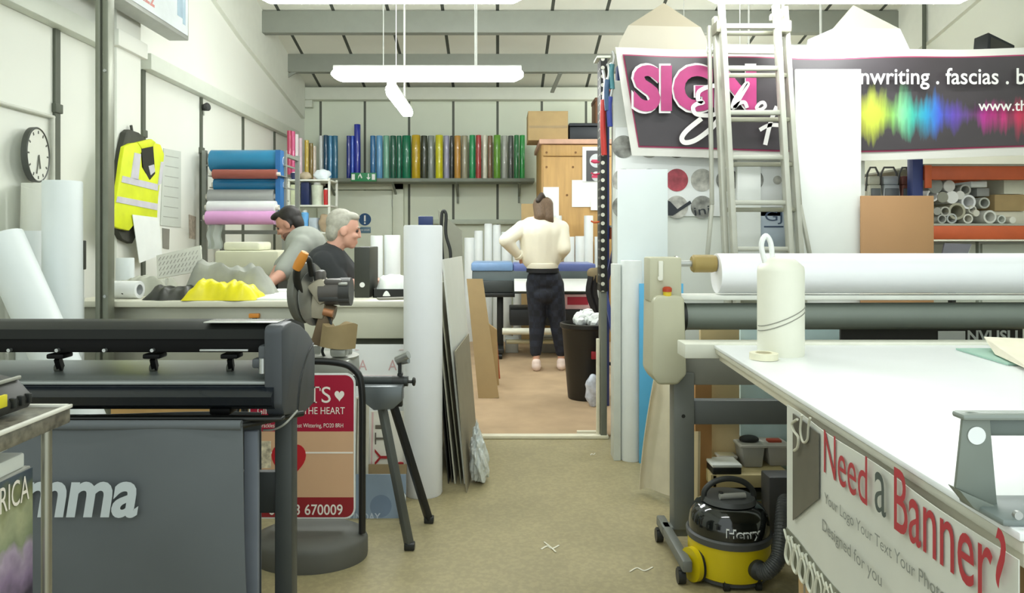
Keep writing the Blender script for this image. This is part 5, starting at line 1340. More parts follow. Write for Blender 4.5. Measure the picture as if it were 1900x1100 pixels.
def banner_mat():
    m = mat('banner_dark', '453F43', .4, var=.12, scale=3)
    nt = m.node_tree; b = nt.nodes['Principled BSDF']; src = b.inputs['Base Color'].links[0].from_socket
    g = nt.nodes.new('ShaderNodeNewGeometry'); sp = nt.nodes.new('ShaderNodeSeparateXYZ'); nt.links.new(g.outputs['Position'], sp.inputs[0])
    def mth(op, *a):
        n = nt.nodes.new('ShaderNodeMath'); n.operation = op
        for i, v in enumerate(a):
            if isinstance(v, (int, float)): n.inputs[i].default_value = v
            else: nt.links.new(v, n.inputs[i])
        return n.outputs[0]
    xm0, xm1 = px(1590, BY), px(1925, BY)
    mr = nt.nodes.new('ShaderNodeMapRange'); mr.inputs['From Min'].default_value = xm0; mr.inputs['From Max'].default_value = xm1
    nt.links.new(sp.outputs['X'], mr.inputs['Value'])
    r = nt.nodes.new('ShaderNodeValToRGB'); cr = r.color_ramp
    stops = ((0, 'D8DA50'), (.13, 'C6D648'), (.19, '8FC860'), (.24, '8FE0A0'), (.3, '48C0A8'), (.38, '2EA0D0'), (.45, '4864D8'), (.53, '6A4CC0'), (.6, '7A52B0'), (.7, 'D030A0'), (.8, 'E0388C'), (.88, 'D83A60'), (1, 'C83850'))
    while len(cr.elements) < len(stops): cr.elements.new(.5)
    for e_, (p_, h_) in zip(cr.elements, stops): e_.position = p_; e_.color = lin(h_) + [1]
    nt.links.new(mr.outputs['Result'], r.inputs['Fac'])
    # height of the smear along the banner, ragged vertical streaks
    hh = nt.nodes.new('ShaderNodeValToRGB'); hr = hh.color_ramp
    hs = ((0, 1.), (.12, 1.05), (.18, .75), (.23, 1.05), (.3, .85), (.36, .7), (.42, .85), (.5, .6), (.58, .42), (.66, .3), (.72, .75), (.78, .65), (.84, .55), (.9, .85), (1, .8))
    while len(hr.elements) < len(hs): hr.elements.new(.5)
    for e_, (p_, q_) in zip(hr.elements, hs): e_.position = p_; e_.color = (q_, q_, q_, 1)
    nt.links.new(mr.outputs['Result'], hh.inputs['Fac'])
    n_ = nt.nodes.new('ShaderNodeTexNoise'); n_.inputs['Scale'].default_value = 1; n_.inputs['Detail'].default_value = 5
    mp = nt.nodes.new('ShaderNodeMapping'); mp.inputs['Scale'].default_value = (22, 1, 3); nt.links.new(g.outputs['Position'], mp.inputs['Vector']); nt.links.new(mp.outputs['Vector'], n_.inputs['Vector'])
    dz = mth('ABSOLUTE', mth('SUBTRACT', sp.outputs['Z'], pz(214, BY)))
    lim = mth('MULTIPLY', hh.outputs['Color'], .17)
    lim = mth('ADD', lim, mth('MULTIPLY', mth('SUBTRACT', n_.outputs['Fac'], .5), .3))
    k = mth('MULTIPLY', mth('SUBTRACT', lim, dz), 8); 
    c_ = nt.nodes.new('ShaderNodeClamp'); nt.links.new(k, c_.inputs[0])
    k = mth('MULTIPLY', c_.outputs[0], mth('GREATER_THAN', sp.outputs['X'], px(1480, BY)))
    k = mth('MULTIPLY', k, .92)
    mx = nt.nodes.new('ShaderNodeMix'); mx.data_type = 'RGBA'
    nt.links.new(k, mx.inputs['Factor']); nt.links.new(src, mx.inputs['A']); nt.links.new(r.outputs['Color'], mx.inputs['B']); nt.links.new(mx.outputs['Result'], b.inputs['Base Color'])
    return m
cloth(bz0 + .062, bz1 - .054, BY - .012, bx0 + .055, bx1 - .06, skew=.10).build('print', banner_mat(), bn)
ly = BY - .06
def on_banner(x, y): return Vector((px(x, ly), ly, pz(y, ly)))
kb = ly / F
bw_, bp_ = mat('banner_letter_white', 'F2EFEC', .45, var=.01), mat('letter_magenta', 'B23C78', .4, var=.14, scale=6)
lettering(bn, 'SIGN', on_banner(1171, 211), (1, 0, 0), (0, 0, 1), 232 * kb, bw_, height=94 * kb, off=.055, label='white outline of the pink capitals')
lettering(bn, 'SIGN', on_banner(1175, 207), (1, 0, 0), (0, 0, 1), 228 * kb, bp_, height=86 * kb, off=.05, lift=.006, label='pink capitals')
zk = 460 / 1581.
def zz(pts): return [((1100 + x * zk - CX) * kb, -(y * zk - CY) * kb) for x, y in pts]
m = MB()
O = (0, ly - .009, EYE)
m.ribbon(zz([(790, 545), (720, 560), (672, 590), (670, 640), (700, 655), (660, 665), (636, 690), (660, 730), (760, 735), (820, 700)]), .026, O, (1, 0, 0), (0, 0, 1), .002)
m.ribbon(zz([(690, 757), (600, 830), (565, 880), (585, 910), (650, 895), (740, 830), (800, 760), (830, 680)]), .03, O, (1, 0, 0), (0, 0, 1), .002)
m.ribbon(zz([(900, 690), (945, 610), (985, 540), (965, 545), (900, 640), (890, 690), (930, 660), (965, 655), (980, 690)]), .022, O, (1, 0, 0), (0, 0, 1), .002)
m.ribbon(zz([(1060, 660), (1040, 690), (1065, 700), (1095, 680), (1085, 655), (1060, 660)]), .02, O, (1, 0, 0), (0, 0, 1), .002)
m.ribbon(zz([(1170, 680), (1130, 780), (1095, 925)]), .026, O, (1, 0, 0), (0, 0, 1), .002)
m.ribbon(zz([(1060, 830), (1120, 800), (1190, 800)]), .024, O, (1, 0, 0), (0, 0, 1), .002)
m.build('script_lettering', bw_, bn, label='white script word')
wfull = text_width('signwriting . fascias . banners', off=.012); wtail = text_width('nwriting . fascias . b', off=.012); whead = text_width('sig', off=.012) + .05
ks = (1903 - 1597) * kb / wtail
lettering(bn, 'signwriting . fascias . banners', on_banner(1597, 166) - Vector((whead * ks, 0, 0)), (1, 0, 0), (0, 0, 1), wfull * ks, bw_, off=.012, height=(166 - 126) * kb)
ww = text_width('www.thesignshop.co.uk', off=.012); w3 = text_width('www.tl', off=.012)
lettering(bn, 'www.thesignshop.co.uk', on_banner(1815, 212), (1, 0, 0), (0, 0, 1), ww * (1897 - 1815) * kb / w3, bw_, off=.012, height=26 * kb)

# white house-shaped boards on top of the rack
def gable_board(pts_low, pts_top, Y, m, m2, label):
    t = thing('shaped_board', label, 'board', (px(sum(p[0] for p in pts_low) / len(pts_low), Y), Y, 2.46))
    o = Vector((0, Y + .014, EYE)); k = Y / F
    MB().prism([((x - CX) * k, max(2.461 - EYE, -(y - CY) * k)) for x, y in pts_low], o, (1, 0, 0), (0, 0, 1), .014).build('front_panel', m, t)
    MB().prism([((x - CX) * k, -(y - CY) * k) for x, y in pts_top], o + Vector((0, .004, 0)), (1, 0, 0), (0, 0, 1), .014).build('pointed_top', m2, t)
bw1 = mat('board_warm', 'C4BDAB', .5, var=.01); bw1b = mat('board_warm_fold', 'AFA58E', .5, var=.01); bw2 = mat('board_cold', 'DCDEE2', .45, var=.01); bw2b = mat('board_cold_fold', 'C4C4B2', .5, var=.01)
gable_board([(1145, 104), (1310, 104), (1312, 75), (1300, 50), (1166, 47), (1150, 78)], [(1166, 47), (1300, 50), (1232, 5)], 4.85, bw1, bw1b, 'off white pointed board standing on the rack left of the ladder')
gable_board([(1494, 104), (1694, 104), (1670, 53), (1546, 53), (1500, 73)], [(1546, 53), (1670, 53), (1584, 9)], 4.85, bw2, bw2b, 'bright white pointed board standing on the rack right of the ladder')
for k, (x0, x1, y, Y, c, lab) in enumerate(((1380, 1508, 96, 4.95, 'D8CEA8', 'long cream batten lying on the rack top behind the ladder'), (1365, 1430, 103, 4.88, 'C87858', 'terracotta batten lying on the rack top behind the ladder'), (1450, 1505, 108, 4.82, 'B8A878', 'short tan batten on the rack top left of the bright pointed board'))):
    solo(MB().box((px(x0, Y), Y, 2.462), (px(x1, Y), Y + .05, 2.462 + .03), .004), 'batten', mat('batten_' + c, c, .6), lab, 'batten')

# tall white panel, brown board
solo(MB().box((px(1476, 4.5), 4.5, 0), (px(1598, 4.5), 4.52, pz(128, 4.5)), .003), 'foam_board', mat('foam_bright'), 'tall white panel standing right of the ladder before the banner', 'panel')
solo(MB().box((px(1598, 4.46), 4.46, 0), (px(1733, 4.46), 4.478, pz(363, 4.46)), .003), 'wood_board', mat('mdf_brown', 'B48A60', .6, var=.05, scale=2.5), 'brown board standing right of the tall white panel', 'board')
# white panels and roll at the aisle
solo(MB().box((px(1146, 4.45), 4.45, 0), (px(1239, 4.45), 4.462, pz(314, 4.45)), .002), 'foam_board', mat('foam_cool', 'E2EAEA', .5, var=.01), 'tall bluish white panel at the aisle below the banner corner', 'panel')
solo(MB().box((px(1139, 4.3), 4.30, 0), (px(1152, 4.3), 4.42, pz(490, 4.3)), .003), 'foam_board', mat('foam_edge', 'D4D9D2', .5), 'narrow white board on edge left of the aisle roll', 'board')
upright_roll('media_roll', px(1171, 4.33), 4.33, 0, pz(483, 4.33), 20 * 4.33 / F, vin, 'white roll standing in the aisle before the bluish panel', n=32, parts=True)
solo(MB().box((px(1186, 4.25), 4.25, 0), (px(1268, 4.25), 4.258, pz(526, 4.25)), .002), 'acrylic_sheet', mat('sheet_azure', '5CB4E4', .35, var=.02), 'azure blue sheet standing behind the beige machine end', 'sheet')
fab = MB().grid(lambda u, v: Vector((px(1186 + 26 * v ** 1.5 + (50 - 10 * v) * u, 3.75), 3.75 + .04 * math.sin(u * 5) - .1 * (1 - v) * u, .34 * 0 + (pz(908 - 6 * u, 3.75)) + (pz(705, 3.75) - pz(908, 3.75)) * v)), 14, 14, .004)
solo(fab, 'canvas', mat('canvas_cream', 'D8D0B8', .8, var=.06), 'cream canvas drape hanging down left of the grey machine leg', 'canvas', smooth=80)
# aisle bin
bi = thing('waste_bin', 'black round waste bin heaped with white paper at the aisle', 'bin', (px(1088, 5.95), 5.95, .008))
bxx, bR = px(1087, 5.95), .195
MB().lathe([(0, .01), (bR * .72, .01), (bR * .74, .02), (bR * .98, .56), (bR * 1.02, .575), (bR * 1.07, .58), (bR * 1.07, .61), (bR * .98, .615), (bR * .9, .55), (bR * .7, .05), (0, .05)], (bxx, 5.95, 0), n=40).build('bin', mat('bin_black', '26241F', .45, var=.08), bi)
MB().box((bxx + .02, 5.75, .35), (bxx + .10, 5.772, .41), .003).build('sticker', mat('sticker_crimson', 'A8202C', .4), bi)
rnd = random.Random(4)
mb = MB()
for k in range(16):
    a = rnd.uniform(0, 6.28); q = rnd.uniform(0, bR * .7)
    t_ = bmesh.new(); bmesh.ops.create_icosphere(t_, subdivisions=2, radius=rnd.uniform(.04, .07))
    for v in t_.verts: v.co *= rnd.uniform(.75, 1.15)
    mb.add(t_, 0, Matrix.Translation((bxx + q * math.cos(a), 5.95 + q * math.sin(a), .6 + .07 * (1 - q / bR))))
tag(mb.build('waste_paper', paper, smooth=25), 'crumpled white waste paper filling the black bin', 'paper', kind='stuff')
pb = MB().ell((px(1098, 5.7), 5.66, .125), (.055, .05, .13), n=20)
for v in pb.bm.verts: v.co += Vector((math.sin(v.co.z * 60), math.sin(v.co.z * 43 + v.co.x * 50), 0)) * .007; v.co.z = max(.009, v.co.z)
solo(pb, 'plastic_bag', mat('clear_bag', 'C8CEDA', .2, var=.25, scale=25, bump=.6), 'crumpled clear plastic bag at the foot of the black bin', 'bag')
# black jacket and bag right of the woman
jk = MB().grid(lambda u, v: Vector((px(1096 + 22 * u - 8 * v, 7.0) + .02 * math.sin(v * 7), 7.0 + .05 * math.sin(u * 3), pz(606, 7) + (pz(512, 7) - pz(606, 7)) * v)), 8, 14, .05)
ch = thing('swivel_chair', 'black swivel chair with clothes piled on it right of the woman', 'chair', (px(1105, 7.05), 7.2, .008))
xx = px(1112, 7.05)
jk.build('backrest', mat('jacket_black', '1C1B1E', .8, var=.2), ch)
MB().box((xx - .08, 7.0, .44), (xx + .1, 7.4, .52), .03).build('seat', mat('jacket_black'), ch)
MB().cyl((xx, 7.2, .1), (xx, 7.2, .45), .025).build('column', mat('plastic_black'), ch)
m = MB()
for k in range(5):
    a = k * 1.2566; m.bar((xx, 7.2, .09), (xx + .18 * math.cos(a), 7.2 + .18 * math.sin(a), .06), .035, .03)
m.build('star_base', mat('plastic_black'), ch)
for k in range(5):
    a = k * 1.2566; MB().cyl((xx + .18 * math.cos(a) - .012, 7.2 + .18 * math.sin(a), .036), (xx + .18 * math.cos(a) + .012, 7.2 + .18 * math.sin(a), .036), .028).build('caster', mat('plastic_black'), ch)
hb = MB().ell((px(1106, 7.02), 7.03, pz(512, 7.0)), (.085, .05, .085), n=18)
for v in hb.bm.verts: v.co += Vector((math.sin(v.co.z * 50), 0, math.sin(v.co.x * 60))) * .008
solo(hb, 'tote_bag', mat('bag_khaki', '8A7C5E', .8, var=.2), 'khaki bag slung over the black chair right of the woman', 'bag')

# ladder: three aluminium sections standing on the floor
LY = 4.35
la = thing('ladder', 'aluminium extension ladder leaning in front of the dark banner', 'ladder', (px(1410, LY), LY, 0))
al = mat('aluminium', 'C4C4B8', .38, .25, var=.06)
def lad(x, y, d=0): return at(x, y, LY + d)
def stile(xt, yt, xb, yb, d, w=.03, dep=.06, name='stile'):
    a = lad(xt, yt, d); b = lad(xb, yb, d)
    k = (0.0 - a.z) / (b.z - a.z)
    b = a + (b - a) * k
    o = MB().bar(a, b + (a - b).normalized() * .02, w, dep, .005, up=(0, 1, 0)).build(name, al, la)
    MB().box((b.x - .022, b.y - .035, 0), (b.x + .022, b.y + .035, .03), .005).build('foot', mat('plastic_black'), o)
stile(1338, 5, 1362, 467, -.04); stile(1439, 8, 1466, 467, -.04)
stile(1327, 32, 1346, 467, .04); stile(1455, 14, 1484, 467, .04)
for k, y in enumerate((45, 123, 205, 288, 372, 458, 541, 625, 708, 790)):
    f = y / 467.
    xa_, xb_ = 1338 + 24 * f, 1440 + 26 * f
    MB().bar(lad(xa_, y + 4, -.04), lad(xb_, y + 4, -.04), .028, .03, .006, up=(0, 1, 0)).build('rung', al, la)
    xa_, xb_ = 1327 + 20 * f, 1455 + 29 * f
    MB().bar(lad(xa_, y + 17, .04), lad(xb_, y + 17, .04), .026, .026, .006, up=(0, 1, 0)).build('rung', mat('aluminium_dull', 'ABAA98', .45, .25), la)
for x, y in ((1334, 52), (1452, 52)):
    MB().box(lad(x - 4, y + 7, -.055), lad(x + 4, y - 5, .05), .004).build('guide_bracket', mat('bracket_zinc', '8A8878', .4, .4), la)
MB().tube([lad(1440, 8, -.02), lad(1445, -1, 0), lad(1452, 6, .03), lad(1450, 30, .02), lad(1432, 28, -.02), lad(1430, 38, -.03)], .009, n=8).build('top_hook', al, la)
# stabiliser stays
MB().bar(lad(1316, 48, .09), lad(1321, 380, .09), .022, .03, .004, up=(0, 1, 0)).bar(lad(1321, 380, .09), lad(1312, 480, .09), .022, .03, .004, up=(0, 1, 0)).build('stay', al, la)
MB().bar(lad(1463, 120, .09), lad(1484, 380, .09), .02, .03, .004, up=(0, 1, 0)).bar(lad(1484, 380, .09), lad(1504, 480, .09), .02, .03, .004, up=(0, 1, 0)).build('stay', al, la)
MB().bar(lad(1312, 96, .09), lad(1460, 98, .09), .02, .02, .004, up=(0, 1, 0)).build('stay_bar', al, la)

# rack contents, right bay: card and plastic tubes with their ends to the aisle
ZB = 1.33 + .0605
zoomx = lambda x: 1590 + x / 5.79
zoomy = lambda y: 290 + y / 5.79
tubes = [(915, 705, 45, 'A8AAA0', 0, 'grey tube lowest at the left end of the rack tubes'), (1020, 705, 50, 'B4B8B4', 0, 'pale grey tube on the rack deck next to the lowest left one'), (1195, 700, 48, 'E2DECC', 0, 'cream tube with small bore on the rack deck'),
         (1430, 738, 66, 'E4E2D6', 0, 'fat white tube with dark bore at the front of the rack deck'), (1555, 725, 42, 'D8DCD0', 0, 'pale tube right of the fat white tube'), (1670, 735, 34, 'EEEAD8', 1, 'small capped cream tube at the right of the rack deck'),
         (1075, 590, 84, 'A09A7C', 0, 'wide khaki cardboard tube in the middle of the heap'), (950, 590, 48, 'B4B2A4', 0, 'grey beige tube left of the wide khaki tube'), (1243, 572, 42, 'C8C6B2', 0, 'putty tube right of the wide khaki tube'), (862, 590, 40, '8E8C80', 1, 'dark grey capped tube at the left edge of the heap'),
         (815, 420, 62, 'F0EEE8', 0, 'bright white ringed tube at the upper left of the heap'), (920, 440, 55, '7C7A66', 1, 'olive tube behind the bright white caps'), (1020, 440, 64, 'F6F4F0', 1, 'bright white capped tube in the upper middle of the heap'), (1108, 418, 44, 'DCDAD2', 1, 'off white capped tube touching the bright white capped tube'),
         (1200, 490, 72, 'F0F0F0', 0, 'big white tube with dark bore in the upper heap'), (1370, 500, 55, 'A6A89C', 0, 'grey tube beside the brown carton on the rack'), (840, 315, 78, '6C7068', 1, 'wide dark grey tube at the top left of the heap'), (1165, 360, 55, '94968A', 0, 'grey tube under the flat white carton'), (990, 320, 60, 'C4C2BC', 1, 'pale capped tube at the top of the heap'), (1280, 610, 34, 'DAD4C0', 1, 'thin cream tube in front of the white bundle')]
for x, y, r, c, cap, lab in tubes:
    c = ''.join('%02X' % int(int(c[q:q + 2], 16) * .72 + 255 * .28) for q in (0, 2, 4))
    Y0 = 4.93 + .0 * r
    p = at(zoomx(x), zoomy(y), Y0); rr_ = r * 1.08 / 5.79 * Y0 / F
    p.z = max(p.z, ZB + rr_ + .001)
    t = thing('card_tube', lab, 'tube', (p.x, p.y, p.z - rr_), 'tubes on the orange rack')
    d = Vector((.05 * math.sin(x), 1, .0)).normalized()
    L = .6 if cap else .66
    MB().lathe([(rr_ * .72, 0), (rr_, 0), (rr_, L), (rr_ * .72, L), (rr_ * .72, 0)], p, d, n=26).build('tube', mat('tube_' + c, c, .55, var=.05), t)
    if cap: MB().lathe([(0, -.004), (rr_ * .96, -.004), (rr_ * .96, .012), (0, .012)], p, d, n=26).build('end_cap', mat('tube_' + c), t)
    else: MB().lathe([(0, .3), (rr_ * .71, .3), (rr_ * .71, .31), (0, .31)], p, d, n=20).build('bore_shade', mat('bore_dark', '3E3A30', .8), t)  # without a cap, a dark disc paints the shade inside the bore
# boxes among the tubes
def rbox(x0, y0, x1, y1, Y, d, m, name, label, cat='box'):
    return solo(MB().box((px(zoomx(x0), Y), Y, max(ZB + .001, pz(zoomy(y1), Y))), (px(zoomx(x1), Y), Y + d, pz(zoomy(y0), Y)), .004), name, m, label, cat)
rbox(1410, 590, 1800, 770, 5.0, .5, mat('bundle_white', 'E4DECA', .7, var=.05), 'fabric_bundle', 'white wrapped bundle on the rack deck at the right', 'bundle')
rbox(1480, 410, 1800, 588, 4.98, .55, card, 'cardboard_box', 'brown cardboard box resting on the white bundle in the rack')
rbox(1580, 230, 1800, 406, 5.0, .5, mat('carton_cream', 'E6E6D2', .6), 'cardboard_box', 'cream carton on top of the brown cardboard box in the rack')
rbox(1228, 268, 1400, 332, 4.96, .3, paper, 'cardboard_box', 'flat white carton lying on the tubes under the orange beam')
rbox(1290, 340, 1425, 430, 5.0, .3, mat('box_grey'), 'cardboard_box', 'grey carton below the flat white carton in the rack')
# floodlight style tools left of the rack post
shelfz = 1.33 + .0605
for k, (x, w, h, c, lab) in enumerate(((1625, 26, 58, 'C4C4B4', 'pale leftmost floodlight with its handle behind the brown board'), (1655, 34, 56, 'B0B6BA', 'silver floodlight in the middle behind the brown board'), (1684, 24, 60, '8A5A50', 'rusty red floodlight nearest the blue rack post'))):
    Y = 5.0; zb_ = pz(370, Y)
    t = thing('floodlight', lab, 'floodlight', (px(x, Y), Y, 1.391))
    a, b = px(x - w / 2, Y), px(x + w / 2, Y)
    MB().prism([(a, zb_), (b, zb_), (b - .01, zb_ + .1), (a + .01, zb_ + .1)], (0, Y + .1, 0), (1, 0, 0), (0, 0, 1), .1, bev=.008).build('housing', mat('flood_' + c, c, .4, .2, var=.15), t)
    MB().box((a + .015, Y - .004, zb_ + .015), (b - .015, Y + .001, zb_ + .075), .004).build('lens', mat('lens_grey', '6E7478', .2), t)
    MB().tube([(a + .005, Y + .05, zb_ + .06), (a + .01, Y + .04, zb_ + .18), (a + .03, Y + .04, zb_ + .22), (b - .03, Y + .04, zb_ + .22), (b - .01, Y + .04, zb_ + .18), (b - .005, Y + .05, zb_ + .06)], .007, n=8, smooth=False).build('handle', mat('handle_grey', '5A5C5A', .5), t)
    MB().box((a + .01, Y + .01, zb_ + .1), (b - .01, Y + .08, zb_ + .16), .01).build('back_box', mat('flood_' + c), t)
    MB().box((a + .02, Y, 1.3905), (b - .02, Y + .1, zb_), .004).build('base', mat('handle_grey'), t)
# pale lockers below
for k in range(4):
    x0 = 2.83 + k * .43
    t = thing('locker', ('pale locker under the orange beam, first right of the blue post', 'pale locker under the orange beam, second from the blue post', 'pale locker under the orange beam, third from the blue post', 'pale locker under the orange beam, farthest right')[k], 'locker', (x0 + .2, 5.2, 0), 'lockers under the rack')
    MB().box((x0, 5.02, 0), (x0 + .41, 5.5, 1.27), .006).build('body', mat('locker_pale', 'C8CEC0', .5, var=.02), t)
    dd = MB().box((x0 + .012, 5.0, .03), (x0 + .398, 5.02, 1.255), .005).build('door', mat('locker_door', 'D0D6C8', .5, var=.02), t)
    MB().box((x0 + .33, 4.985, 1.17), (x0 + .342, 5.0, 1.22), .003).build('handle', mat('handle_grey'), dd)
t = thing('tablet', 'dark screened monitor propped against the lockers below the rack', 'monitor', (px(1765, 4.9), 4.9, 0))
quad_slab([at(1745, 478, 4.8), at(1790, 480, 4.8), at(1800, 456, 4.86), at(1750, 454, 4.86)], .02).build('screen', mat('screen_grey', '707078', .3), t)
MB().bar(at(1790, 480, 4.795), at(1800, 455, 4.85), .012, .012).build('edge', paper, t)
MB().box((px(1764, 4.84), 4.83, 0), (px(1772, 4.84), 4.87, pz(478, 4.84))).box((px(1750, 4.84), 4.78, 0), (px(1786, 4.84), 4.92, .02)).build('stand', mat('plastic_black'), t)
# bracket on the right wall
t = thing('wall_speaker', 'black wedge shaped speaker high on the right wall', 'speaker', (4.5, 6.6, pz(99, 6.6)))
ks_ = 6.6 / F
MB().prism([((x - CX) * ks_, EYE - (y - CY) * ks_) for x, y in ((1834, 60), (1883, 84), (1882, 99), (1831, 99))], (0, 6.8, 0), (1, 0, 0), (0, 0, 1), .2, bev=.006).build('case', mat('case_black'), t)
MB().box((px(1880, 6.6), 6.66, pz(97, 6.6)), (XR, 6.72, pz(90, 6.6)), .003).build('bracket', mat('satin_steel'), t)
MB().prism([((x - CX) * ks_, EYE - (y - CY) * ks_) for x, y in ((1838, 68), (1878, 87), (1878, 95), (1837, 95))], (0, 6.6, 0), (1, 0, 0), (0, 0, 1), .004).build('grille', mat('grille_grey', '3E3E3A', .7), t)

# ================================================================ RIGHT FOREGROUND: APPLICATOR TABLE
TZ = .9
tb = thing('work_table', 'large white topped work table filling the right foreground', 'table', (1.9, 1.9, 0))
xl_far, xl_near = px(1325, 2.74), .705
tp = [(xl_near, 1.0), (3.3, 1.0), (3.3, 2.74), (xl_far, 2.74)]
MB().prism(tp, (0, 0, TZ - .012), (1, 0, 0), (0, 1, 0), .012, bev=.002).build('tabletop', mat('top_white', 'F4F7F8', .3, var=.008), tb)
MB().prism([(a + (.004 if i in (0, 3) else 0), b_) for i, (a, b_) in enumerate(tp)], (0, 0, TZ - .03), (1, 0, 0), (0, 1, 0), .016, bev=.002).build('edge_board', mat('edge_putty', 'CFCDBD', .5), tb)
MB().prism([(xl_near + .016, 1.015), (3.3, 1.015), (3.3, 2.73), (xl_far + .016, 2.73)], (0, 0, TZ - .055), (1, 0, 0), (0, 1, 0), .024, bev=.002).build('under_frame', mat('edge_cream', 'DAD6C4', .5), tb)
MB().box((px(1266, 2.78), 2.74, TZ - .05), (3.3, 2.86, TZ + .004), .004).build('rear_ledge', mat('edge_putty2', 'D8D9CC', .45), tb)
ply = mat('ply_end', 'B39468', .6, var=.08)
for x in (.79, 2.9):
    MB().box((x, 1.05, 0), (x + .02, 1.95, TZ - .056), .003).build('end_panel', ply, tb)
MB().box((.79, 1.9, 0), (3.0, 1.92, TZ - .056), .003).build('back_panel', mat('panel_greybrown', '8A8478', .6), tb)
for x in (.78, 3.2):
    MB().box((x, 1.03, 0), (x + .05, 1.08, TZ - .056), .003).build('leg', ply, tb)
MB().box((.83, 1.035, .3), (3.2, 1.055, TZ - .09), .003).build('front_panel', mat('panel_umber', '4A443C', .6), tb)
# banner on the side of the table
sbx = lambda Y: .70 + (xl_far - xl_near) * (Y - 1.0) / 1.74 - .004
sd = thing('side_banner', 'white banner advertising banners hanging along the table side', 'banner', (.74, 1.45, .47))
def side(Yn, Yf, z0_, z1_, off, th=.002):
    def f(u, v):
        Y = Yn + (Yf - Yn) * u
        return Vector((sbx(Y) - off + .004 * math.sin(Y * 14 + 1), Y, z0_ + (z1_ - z0_) * v))
    return MB().grid(f, 40, 10, th)
ZS0, ZS1 = .555, TZ - .03
side(.985, 1.9, ZS0, ZS1, .004).build('cloth', mat('banner_pale', 'D2D3CA', .5, var=.015), sd)
uS = Vector((sbx(1.0) - sbx(1.9), -.9, 0)).normalized(); vS = Vector((0, 0, 1))
def SP(x, y, Y=None):
    """point on the banner seen at pixel x, y"""
    k = (x - CX) / F; s_ = (xl_far - xl_near) / 1.74
    Y = (.70 - s_ - .012) / (k - s_)
    return Vector((k * Y, Y, EYE - (y - CY) * Y / F))
red = mat('letter_crimson', 'B0343E', .45, var=.03); dgrey = mat('letter_slate', '4A5450', .5); ltg = mat('letter_midgrey', '868A84', .5)
def side_text(s, x0, y0, x1, y1, hpx_at, m, off=0, name='lettering'):
    """baseline from pixel (x0,y0) to (x1,y1) on the cloth"""
    a, b_ = SP(x0, y0), SP(x1, y1)
    uu = (b_ - a)
    return lettering(sd, s, a, uu, vS, uu.length, m, height=hpx_at, off=off, lift=.004)
side_text('Need', 1532, 876, 1613, 940, .095, red)
side_text('a', 1627, 944, 1648, 964, .075, dgrey)
side_text('Banner?', 1663, 982, 1872, 1142, .113, red, off=.004)
side_text('Your Logo Your Text Your Photo', 1533, 938, 1760, 1130, .03, ltg)
side_text('Designed for you', 1529, 990, 1640, 1098, .034, ltg)
a, b_ = SP(1467, 768), SP(1522, 780)
Yd0, Yd1 = SP(1524, 900).y, SP(1470, 900).y
def dark(u, v):
    Y = Yd0 + (Yd1 - Yd0) * u
    zl = EYE - ((925 + 40 * u) - CY) * Y / F
    return Vector((sbx(Y) - .009 + .004 * math.sin(Y * 14 + 1), Y, zl + (ZS1 - .01 - zl) * v))
MB().grid(dark, 10, 8, .002).build('photo', mat('photo_dark', '5C5A50', .45, var=.12), sd)
m = MB()
def sr(pts, w, wd):
    P = [SP(x, y) + Vector((-.006, 0, 0)) for x, y in pts]
    m.tube(P, w, n=6)
sr([(1484, 778), (1474, 786), (1478, 800), (1486, 812), (1484, 830), (1478, 836)], .0035, 0)
sr([(1492, 770), (1490, 800), (1495, 820), (1503, 815), (1505, 790), (1508, 775)], .003, 0)
m.build('script_lettering', mat('letter_cream', 'C8C6B4', .5), sd)
# patterned lower hem: interlaced loops
def hem(u, v):
    Y = .985 + (1.9 - .985) * u
    return Vector((sbx(Y) - .006 + .004 * math.sin(Y * 14 + 1), Y, .47 + (.555 - .47) * v))
MB().grid(hem, 30, 4, .002).build('patterned_hem', mat('hem_dark', '7A7C6C', .6, var=.25, scale=25), sd)
m = MB()
for i in range(18):
    Y = 1.87 - i * .05
    x = sbx(Y) - .011
    m.tube([(x, Y, .545), (x, Y - .022, .515), (x, Y - .01, .478), (x, Y + .015, .49), (x, Y, .54)], .004, n=6)
    m.tube([(x, Y + .025, .552), (x, Y, .53), (x, Y - .025, .552)], .003, n=6)
m.build('loop_pattern', mat('hem_pale', 'D4D4C4', .5), sd)

# things on the table
cn = thing('canister', 'tall off white canister with loop handle standing on the white table', 'canister', (px(1448, 2.55), 2.55, TZ))
xx, yy, r_ = px(1448.5, 2.52), 2.52, 41.5 * 2.52 / F
MB().lathe([(0, 0), (r_ * .98, 0), (r_, .008), (r_, .285), (r_ * .97, .30), (r_ * .6, .325), (r_ * .34, .335), (0, .337)], (xx, yy, TZ), n=48).build('body', mat('canister_cream', 'EBEBDC', .45, var=.015), cn)
MB().tube([(xx - .052, yy, TZ + .31), (xx - .066, yy, TZ + .37), (xx - .052, yy, TZ + .405), (xx - .034, yy, TZ + .38), (xx - .028, yy, TZ + .32)], .009, n=10).build('handle', mat('sign_white'), cn)
m = MB()
for z in (.118, .134):
    P = [Vector((xx + (r_ + .001) * math.cos(a), yy + (r_ + .001) * math.sin(a), TZ + z + .035 * (math.cos(a)))) for a in [R(180 + 9 * k) for k in range(21)]]
    m.tube(P, .0016, n=5, smooth=False)
m.build('stripe', mat('stripe_grey', '8A8A80', .5), cn)
t = thing('tape_roll', 'cream masking tape roll lying beside the canister', 'tape', (px(1416, 2.5), 2.42, TZ))
MB().lathe([(.026, .001), (.045, .001), (.045, .022), (.026, .022), (.026, .001)], (px(1417, 2.42), 2.42, TZ), n=32).build('tape', mat('tape_cream', 'EAE6CC', .5), t)
